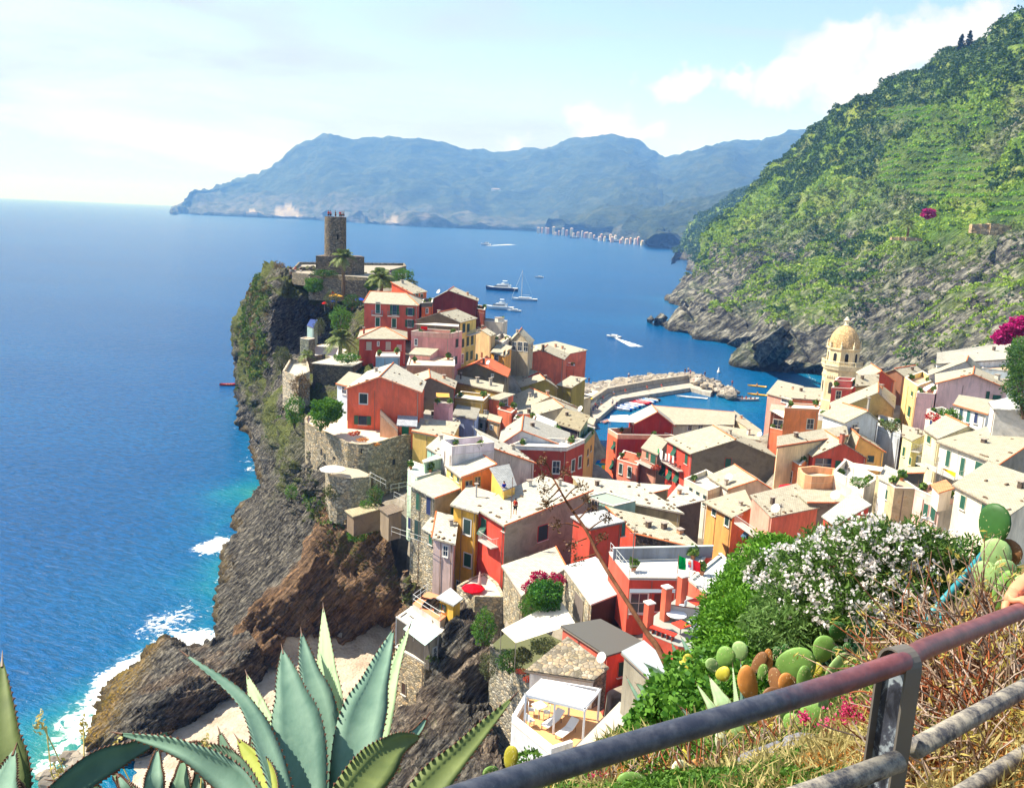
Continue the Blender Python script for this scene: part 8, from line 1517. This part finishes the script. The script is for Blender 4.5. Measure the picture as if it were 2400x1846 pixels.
# prickly pears
def padmat(c):
    t = NT('cactus_pad', .5, .3); v = t.coord('World'); d_ = t.vor(v, 38., 'F1', 'Distance'); f = t.noise(v, 6., 4, .6); b_ = t.mix(t.ramp(f, [(.35, 0.), (.7, 1.)]), mul(c, .75), mul(c, 1.25)); b_ = t.mix(t.ramp(d_, [(.07, .8), (.16, 0.)]), b_, (.5, .42, .2)); t.col(b_); t.bump(d_, -.4, .01); return t.m
PM = {'g': padmat((.15, .28, .06)), 'd': padmat((.03, .10, .02)), 'y': padmat((.45, .40, .04)), 'o': padmat((.50, .20, .05)), 'b': padmat((.22, .10, .04)), 'l': padmat((.28, .42, .16)), 'w': padmat((.6, .62, .42))}
def cactus(label, pads):
    t = thing('prickly_pear', label, 'cactus', PL(*pads[0][:3]))
    for (x, y, L, w_, h_, tilt, mk) in pads:
        c = PL(x, y, L); W_ = w_*L/F/2; H_ = h_*L/F/2; vw = (EP-c); vw[2] *= .3; vw /= np.linalg.norm(vw); yaw = ((x*7+y*3) % 100)/100-.5; vw = vw*math.cos(yaw)+np.cross(U3, vw)*math.sin(yaw); sd = np.cross(U3, vw); sd /= np.linalg.norm(sd); up_ = np.cross(vw, sd); a_ = math.radians(tilt); s2 = sd*math.cos(a_)-up_*math.sin(a_); u2 = sd*math.sin(a_)+up_*math.cos(a_); V = []; n, m_ = 20, 9
        W_ = W_/max(.5, math.cos(yaw))
        for j in range(m_):
            q_ = math.pi*j/(m_-1)
            for k in range(n):
                f_ = 2*math.pi*k/n; yy = math.cos(f_)*math.sin(q_); V.append(c+s2*W_*math.sin(f_)*math.sin(q_)*(1+.16*yy)+u2*H_*yy+vw*min(W_*.28, .022)*math.cos(q_))
        mobj('pad', V, [(j*n+k, j*n+(k+1) % n, (j+1)*n+(k+1) % n, (j+1)*n+k) for j in range(m_-1) for k in range(n)], PM[mk], t, True)
        sp = MB(); rr_ = random.Random(int(x))
        for k in range(26):
            f_ = rr_.uniform(0, 6.28); r_ = rr_.uniform(.2, 1)**.5; b_ = c+s2*W_*math.sin(f_)*r_+u2*H_*math.cos(f_)*r_+vw*min(W_*.28, .022)*math.sqrt(max(0, 1-r_*r_)); e_ = b_+(vw+s2*rr_.uniform(-.8, .8)+u2*rr_.uniform(-.8, .8))*.016; sp.add([b_, b_+s2*.0015, e_], [(0, 1, 2)])
        sp.build('spines', flat((.7, .62, .4)), t)
    return t
cactus('prickly pear with one dark pad sticking up beside the teal pipe', [(2330,1230,5.4,58,90,0,'d'),(2335,1303,5.4,56,74,-10,'l'),(2312,1350,5.35,50,64,-25,'l'),(2355,1334,5.3,40,42,15,'l'),(2358,1372,5.3,34,66,8,'g'),(2349,1412,5.25,34,84,-12,'g'),(2398,1371,5.2,36,44,0,'l'),(2360,1298,5.45,50,64,20,'b')])
cactus('prickly pear with a huge green pad and orange pads at the railing', [(1867,1560,5.9,88,76,-40,'g'),(1886,1598,5.7,66,36,80,'g'),(1752,1600,5.8,78,42,75,'o'),(1695,1579,6.0,36,30,-50,'y'),(1779,1553,5.9,26,60,22,'b'),(1801,1548,5.9,20,54,-6,'o'),(1787,1574,5.8,20,38,12,'g'),(1817,1594,5.7,30,56,-14,'b'),(1840,1596,5.65,28,40,20,'o'),(1851,1600,5.8,30,34,0,'b'),(1810,1640,5.6,46,60,10,'b'),(1822,1527,6.1,20,24,0,'d'),(1840,1520,6.1,16,24,20,'d')])
cactus('prickly pear seedling with yellow disc pad in the dry grass', [(1915,1568,6,24,32,0,'y'),(1960,1556,6.2,20,66,38,'l'),(1968,1529,6.3,30,30,0,'d'),(1985,1515,6.3,16,20,20,'d')])
cactus('yellow prickly pear pads left of the hedge', [(1613,1552,8.4,24,40,-8,'y'),(1602,1562,8.4,26,24,30,'y'),(1596,1572,8.4,16,26,0,'l'),(1642,1543,8.6,20,16,0,'d')])
cactus('orange yellow prickly pear pad above the left end of the rail', [(1197,1775,6.4,30,56,8,'y'),(1150,1812,6.2,34,34,0,'g'),(1140,1830,6.2,30,22,0,'l')])
cactus('pale prickly pear pads at the bottom edge below the rail', [(1480,1838,4.6,64,56,10,'g'),(1537,1842,4.6,28,34,0,'o'),(1600,1832,4.7,90,54,70,'w'),(1638,1800,4.8,54,44,-30,'o'),(1612,1778,4.8,14,44,-40,'y'),(1690,1736,5.2,54,26,80,'w')]); cactus('single yellow prickly pear pad on a brown stem', [(1805,1717,5.3,24,42,22,'y'),(1780,1722,5.3,14,36,10,'g'),(1795,1680,5.4,42,60,0,'b')])
cactus('group of green prickly pear pads under the maroon part of the rail', [(1900,1680,5.6,50,60,20,'g'),(1860,1700,5.5,40,54,-30,'g'),(1885,1728,5.3,34,50,10,'d'),(1925,1650,5.8,26,40,35,'l'),(1840,1668,5.6,30,44,-15,'l'),(1990,1610,6.2,40,60,15,'g'),(2015,1580,6.3,30,44,-20,'l'),(1760,1690,5.6,34,50,25,'g'),(1730,1712,5.4,30,40,-20,'l')])
cactus('scattered prickly pear pads on the slope behind the orange ones', [(1700,1540,7.5,40,52,20,'g'),(1735,1525,7.6,34,44,-15,'l'),(1930,1520,7.8,44,60,10,'g'),(1965,1480,8,34,44,-25,'d'),(1670,1560,7.4,26,38,-30,'l')])
# railing of the path
RP = metal(rgb(62, 62, 78), .38)
def railmat():
    t = NT('chipped_rail_paint', .4, .5); v = t.coord('World'); f = t.noise(v, 7., 5, .65, .5); sp = t.n.new('ShaderNodeSeparateXYZ'); t.l.new(v, sp.inputs[0])
    k = t.math('ADD', t.math('MULTIPLY', t.math('SUBTRACT', sp.outputs[0], .58), 3.5), t.math('MULTIPLY', t.math('SUBTRACT', f, .5), 2.5), True)
    b_ = t.mix(k, t.ramp(t.noise(v, 30, 4, .7), [(.4, (.026, .030, .048)), (.7, (.08, .085, .105))]), t.ramp(t.noise(v, 22, 4, .7), [(.35, (.10, .030, .035)), (.7, (.22, .075, .075))]))
    b_ = t.mix(t.ramp(t.noise(v, 90, 3, .8), [(.70, 0.), (.78, .6)]), b_, (.3, .3, .32)); t.col(b_); t.bump(t.noise(v, 60, 3, .7), .25, .002); return t.m
def oldpipe(): 
    t = NT('weathered_grey_paint', .6, .4); v = t.coord('World'); t.col(t.mix(t.ramp(t.noise(v, 16, 6, .8), [(.42, 0.), (.6, 1.)]), (.30, .27, .22), (.045, .045, .055))); t.bump(t.noise(v, 50, 4, .7), .4, .003); return t.m
t = thing('path_railing', 'chipped blue and maroon tube railing with a flat round topped post', 'railing', PL(2095, 1860, 2.25)); rm_ = railmat(); om_ = oldpipe()
tl = [PL(980, 1905, 1.5), PL(1180, 1838, 1.62), PL(1400, 1768, 1.80), PL(1900, 1621, 2.12), PL(2112, 1552, 2.30), PL(2160, 1522, 2.45), PL(2400, 1428, 3.15), PL(2620, 1345, 3.9)]
mb = MB(); mb.tube(list(catmull(np.array(tl[:5]), 6))+tl[5:], .0245, 20); mb.build('top_rail', rm_, t, True)
mb = MB(); mb.tube([PL(1700, 1925, 2.0), PL(1914, 1852, 2.2), PL(2104, 1783, 2.38)], .0245, 18); mb.build('middle_rail', om_, t, True); mb = MB(); mb.tube([PL(2145, 1753, 2.5), PL(2400, 1612, 3.1), PL(2620, 1500, 3.8)], .0245, 18); mb.build('middle_rail', om_, t, True); mb = MB(); mb.tube([PL(2150, 1925, 2.6), PL(2271, 1850, 2.85), PL(2400, 1768, 3.15), PL(2620, 1640, 3.8)], .0245, 18); mb.build('lower_rail', om_, t, True)
tc = PL(2108, 1555, 2.33); bc = PL(2080, 1850, 2.33); e = tl[4]-tl[3]; e[2] = 0; e /= np.linalg.norm(e); sd = np.array([e[1], -e[0], 0]); hw = .042; dp = .052; ol = [np.array([s, z]) for s, z in ((-hw, -.9), (-hw, 0))]+[np.array([-hw*math.cos(a), hw*math.sin(a)]) for a in np.linspace(.2, math.pi-.2, 10)]+[np.array([hw, 0]), np.array([hw, -.9])]
def s3(p, k): return tc+sd*p[0]+U3*p[1]+e*k
pm_ = NT('chipped_post_paint', .5, .4); v = pm_.coord('World'); pm_.col(pm_.ramp(pm_.noise(v, 9, 6, .7, .8), [(.38, (.012, .013, .02)), (.5, (.045, .05, .07)), (.56, (.26, .30, .34)), (.7, (.14, .17, .21))])); pm_.bump(pm_.noise(v, 30, 4, .7), .4, .003)
V = [s3(p, k) for p in ol for k in (-dp/2, dp/2)]+[s3(p*np.array([.86, 1])-np.array([0, .005 if p[1] > 0 else 0]), k) for p in ol for k in (-dp/2, dp/2)]; n = len(ol); Fq = []
for i in range(n-1): a = 2*i; b = 2*n+2*i; Fq += [(a, a+1, a+3, a+2), (b, b+2, b+3, b+1), (a, a+2, b+2, b), (a+1, b+1, b+3, a+3)]
po = mobj('post', V, Fq, flat((.13, .115, .10), .5), t); mobj('post_web', [s3(p*.9, -.004) for p in ol]+[s3(p*.9, .004) for p in ol], [tuple(range(n)), tuple(range(n, 2*n))[::-1]], pm_.m, po)
# hand on the rail
hp = PL(2398, 1429, 3.145); re_ = tl[6]-tl[5]; re_ /= np.linalg.norm(re_); tocam = EP-hp; tocam -= re_*(tocam@re_); tocam /= np.linalg.norm(tocam); upr = np.cross(tocam, re_); upr = upr if upr[2] > 0 else -upr
def hpnt(s, a, r_): return hp+re_*s+(tocam*math.cos(a)+upr*math.sin(a))*r_
pt_t = thing('person', 'tanned hand of someone outside the picture gripping the top rail', 'person', hp); pv_ = []; pe_ = []; prd = []
pl_ = [hpnt(.02, 1.9, .050), hpnt(.055, 1.7, .058)]+[hp+re_*a_+tocam*b_+upr*c_ for a_, b_, c_ in ((.11, .03, .075), (.20, .10, .10), (.38, .22, .16))]; pv_ += pl_; pe_ += [(0, 1), (1, 2), (2, 3), (3, 4)]; prd += [.019, .024, .028, .034, .042]
for k, (s, L_) in enumerate(((-.022, .9), (.000, 1.), (.022, .95), (.044, .8))):
    i0 = len(pv_); rt_ = 0 if k < 2 else 1
    for j, a in enumerate((1.75, 1.0, .1, -.8*L_)): pv_.append(hpnt(s, a, .0345-.0015*j)); prd.append((.0102, .0098, .009, .0078)[j])
    pe_ += [(rt_, i0), (i0, i0+1), (i0+1, i0+2), (i0+2, i0+3)]
i0 = len(pv_); pv_ += [hpnt(-.02, 2.5, .045), hpnt(-.045, 3.2, .036), hpnt(-.05, 3.9, .034)]; prd += [.013, .011, .009]; pe_ += [(0, i0), (i0, i0+1), (i0+1, i0+2)]
hm = skin('hand', [p-hp for p in pv_], pe_, prd, flat(rgb(225, 140, 105), .5), 2); link(bpy.data.objects.new('hand_and_forearm', hm), pt_t)
# teal pipe rail down the slope, dead flower stalk, dry shrubs, flowers, stones
TP = metal((.02, .22, .26), .5); t = thing('teal_pipe_rail', 'teal painted pipe handrail running down the slope behind the cactus', 'railing', PL(2200, 1440, 7.2)); mb = MB(); mb.tube([PL(2157, 1466, 7.0), PL(2250, 1362, 7.4), PL(2341, 1254, 7.9)], .025, 12); mb.build('rail', TP, t, True)
for a, b in ((PL(2281, 1330, 7.5), PL(2282, 1420, 7.5)), (PL(2209, 1410, 7.25), PL(2208, 1480, 7.25)), (PL(2158, 1465, 7.), PL(2152, 1500, 7.))): mb = MB(); mb.tube([a, b], .02, 8); mb.build('post', TP, t)
mb = MB()
for x, y, L in ((2195, 1424, 7.17), (2262, 1347, 7.45)): c = PL(x, y, L); d_ = PL(2341, 1254, 7.9)-PL(2157, 1466, 7.); d_ /= np.linalg.norm(d_); mb.tube([c-d_*.012, c+d_*.012], .028, 10)
mb.build('joint', flat((.05, .08, .08)), t)
t = thing('dead_agave_stalk', 'tall dead agave flower stalk leaning across the village roofs', 'flower stalk', PL(1561, 1545, 9)); sk = [PL(1572, 1580, 9), PL(1540, 1515, 9.05), PL(1513, 1478, 9.1), PL(1466, 1404, 9.2), PL(1408, 1311, 9.4), PL(1375, 1244, 9.5), PL(1332, 1182, 9.6), PL(1297, 1121, 9.7)]; BK = bark((.20, .09, .05))
mb = MB(); mb.tube(list(catmull(np.array(sk), 4)), np.linspace(.034, .010, 29), 9); mb.build('stem', BK, t, True); rr_ = random.Random(4)
for br in ([(1300,800),(1240,660),(1190,610)],[(1298,792),(1240,760),(1185,775)],[(1320,840),(1260,900),(1205,912)],[(1370,880),(1300,960),(1225,1035)],[(1390,960),(1310,1010),(1225,1060)],[(1410,1000),(1500,900),(1585,868)],[(1330,800),(1400,745),(1425,715)],[(1480,1130),(1590,1060),(1645,985)],[(1560,1200),(1640,1120),(1700,1080)],[(1640,1330),(1760,1240),(1850,1190)],[(1560,1290),(1440,1250),(1340,1270)],[(1640,1400),(1540,1440),(1490,1480)],[(1740,1560),(1640,1590),(1540,1620)],[(1720,1480),(1800,1400),(1790,1380)]):
    q = [P(*px(4, c), 0) if 0 else PL(*px(4, c), 9.55) for c in br]; b_ = MB(); b_.tube(list(catmull(np.array(q), 4)), np.linspace(.009, .005, 9), 5); bo = b_.build('branch', BK, t); pts = q[-1]+NR.normal(size=(70, 3))*.035; leafobj('seed_pods', [leafquads(pts, .035, .45)], leafmat((.10, .05, .02), (.28, .17, .08), .1), bo)
RDB = [bark((.30, .09, .04)), bark((.34, .24, .17)), bark((.16, .08, .05)), bark((.42, .33, .27))]
for si, (x, y, L, r_, lab) in enumerate([(2310,1560,4.3,.42,'dry reddish shrub right of the railing post'),(2400,1500,4.2,.42,'dry reddish shrub at the right edge under the hand'),(2230,1575,4.7,.26,'tangle of dead red stems by the teal pipe'),(2340,1700,3.5,.36,'grey brown tangle between the middle and lower rails'),(2200,1640,4.0,.3,'twiggy shrub directly behind the post'),(2240,1800,3.3,.26,'bare curling twigs below the middle rail'),(2420,1640,3.7,.36,'pale dry tangle at the right edge below the middle rail'),(1830,1740,5.,.2,'red stemmed dry plant beside the yellow pad'),(1700,1815,4.6,.24,'red tipped dry twigs over the pale pads'),(2115,1500,6.4,.15,'small dry red shrub left of the teal pipe'),(1560,1805,4.9,.2,'tangle of thin red twigs under the blue part of the rail'),(1440,1838,4.8,.16,'low red twigs at the bottom edge left of the pale pads')]):
    c = PL(x, y, L)-U3*r_*.6; t = thing('dry_shrub', lab, 'shrub', c); st = [MB() for _ in range(3)]; tips = []; rr_ = random.Random(si+20)
    for k in range(int(150*(r_/.35)**1.2)):
        a = rr_.uniform(0, 6.28); el = rr_.uniform(.05, 1.4); d_ = np.array([math.cos(a)*math.cos(el), math.sin(a)*math.cos(el), math.sin(el)]); q = c+np.array([rr_.uniform(-.35, .35), rr_.uniform(-.35, .35), rr_.uniform(-.1, .25)])*r_*1.6; pts = [q]
        for j in range(5): d_ = d_+np.array([rr_.gauss(0, .28) for _ in range(3)]); d_ /= np.linalg.norm(d_); pts.append(pts[-1]+d_*r_*.26)
        st[k % 3].tube(pts, np.linspace(.0055, .002, 6)*(L/4)**.5, 4, False); tips.append(pts[-1])
    for k in range(3): st[k].build('stems', RDB[(k+si) % 4], t)
    tp = np.array(tips[::2]); pp = (tp[:, None]+NR.normal(size=(len(tp), 6, 3))*.010).reshape(-1, 3); leafobj('leaves', [leafquads(pp, .032, .2, NR)], leafmat((.35, .30, .05), (.60, .45, .12), .3), t)
t = thing('pink_valerian', 'pink valerian flower heads in front of the railing post', 'flowers', PL(1990, 1700, 5)); hd_ = [(1990,1656,.05),(1984,1672,.045),(1946,1694,.05),(1990,1698,.05),(1978,1708,.04),(2021,1688,.045),(1960,1728,.045),(1937,1724,.03),(2038,1706,.035),(1976,1722,.04),(2032,1660,.03),(2056,1630,.03),(1410,1836,.05),(1398,1822,.04),(1885,1680,.03)]
for x, y, r_ in hd_:
    c = PL(x, y, 4.9); m_ = MB(); m_.tube([c, c-U3*.28+np.array([.03, .02, 0])], .004, 4); s_ = m_.build('stem', flat((.12, .2, .05)), t); pts = c+NR.normal(size=(130, 3))*r_*.5; leafobj('flower_head', [leafquads(pts, .016, .8)], leafmat((.55, .03, .13), (.85, .14, .30), .3), s_)
for i, (x, y, L, sx_, sy_, sz_, lab) in enumerate([(1830,1822,4.55,.30,.18,.12,'grey slab of rock half buried in orange sedum'),(1975,1790,4.5,.13,.1,.06,'small pale stone in the sedum by the post'),(1885,1760,4.8,.12,.1,.07,'small white stone above the grey slab')]):
    q = PL(x, y, L); o = bpy.data.objects.new('rock', RKM[i+1].copy()); o.data.materials.clear(); o.data.materials.append(stucco_old((.20, .20, .23))); COL.objects.link(o); o.location = tuple(q); o.scale = (sx_, sy_, sz_); o.rotation_euler = (.2, -.1, .5); tag(o, lab, 'rock')
t = thing('dry_grass_stalks', 'thin dry grass stalks with seed heads at the bottom left', 'grass', PL(150, 1850, 2.4)); mb = MB(); sh_ = []
for pts in ([(95,1690),(130,1760),(172,1860)],[(196,1700),(197,1770),(196,1860)],[(275,1750),(290,1800),(305,1830)],[(480,1745),(475,1790),(470,1850)],[(135,1800),(160,1815),(200,1825)],[(140,1860),(120,1810),(108,1700)]):
    mb.tube([PL(x, y, 2.35) for x, y in pts], .0016, 4); sh_.append(PL(*pts[0], 2.35))
mb.build('stalks', flat((.55, .45, .15)), t); leafobj('seed_heads', [leafquads((np.array(sh_)[:, None]+NR.normal(size=(len(sh_), 40, 3))*np.array([.005, .005, .014])).reshape(-1, 3), .012, .5)], leafmat((.5, .4, .12), (.7, .6, .25), .3), t)
# shore stones in the shallows
rr_ = random.Random(9)
for i in range(46):
    x = rr_.choice([rr_.uniform(95, 280), rr_.uniform(150, 250)]); y = 1722+(280-x)*.42+rr_.uniform(-8, 60); z_ = rr_.uniform(-.15, .5); q = Z(x, y, z_); s_ = rr_.uniform(.35, 1.15)
    o = bpy.data.objects.new('shore_boulder', RKM[i % 6]); COL.objects.link(o); o.location = tuple(q); o.scale = (s_*1.3, s_, s_*.8); o.rotation_euler = (rr_.uniform(-.3, .3), rr_.uniform(-.3, .3), rr_.uniform(0, 6)); tag(o, 'rounded pale boulder in the shallows beside the shingle beach', 'boulder', 'boulders in the shallows')
# ---------------------------------------------------------------- air over the bay
def haze():
    mb = MB(); mb.box((0, 9000, 320), 62000, 44000, 700)
    t = NT('haze_air'); nt = t.m.node_tree; nt.nodes.remove(t.b)
    pv = nt.nodes.new('ShaderNodeVolumePrincipled'); pv.inputs['Color'].default_value = HZC+(1,); pv.inputs['Density'].default_value = HZD; pv.inputs['Absorption Color'].default_value = (1, 1, 1, 1)
    nt.links.new(pv.outputs[0], nt.nodes['Material Output'].inputs['Volume'])
    o = mb.build('haze', t.m, None, kind='stuff')
HZC = (.15, .38, 1.); HZD = .00017
haze()
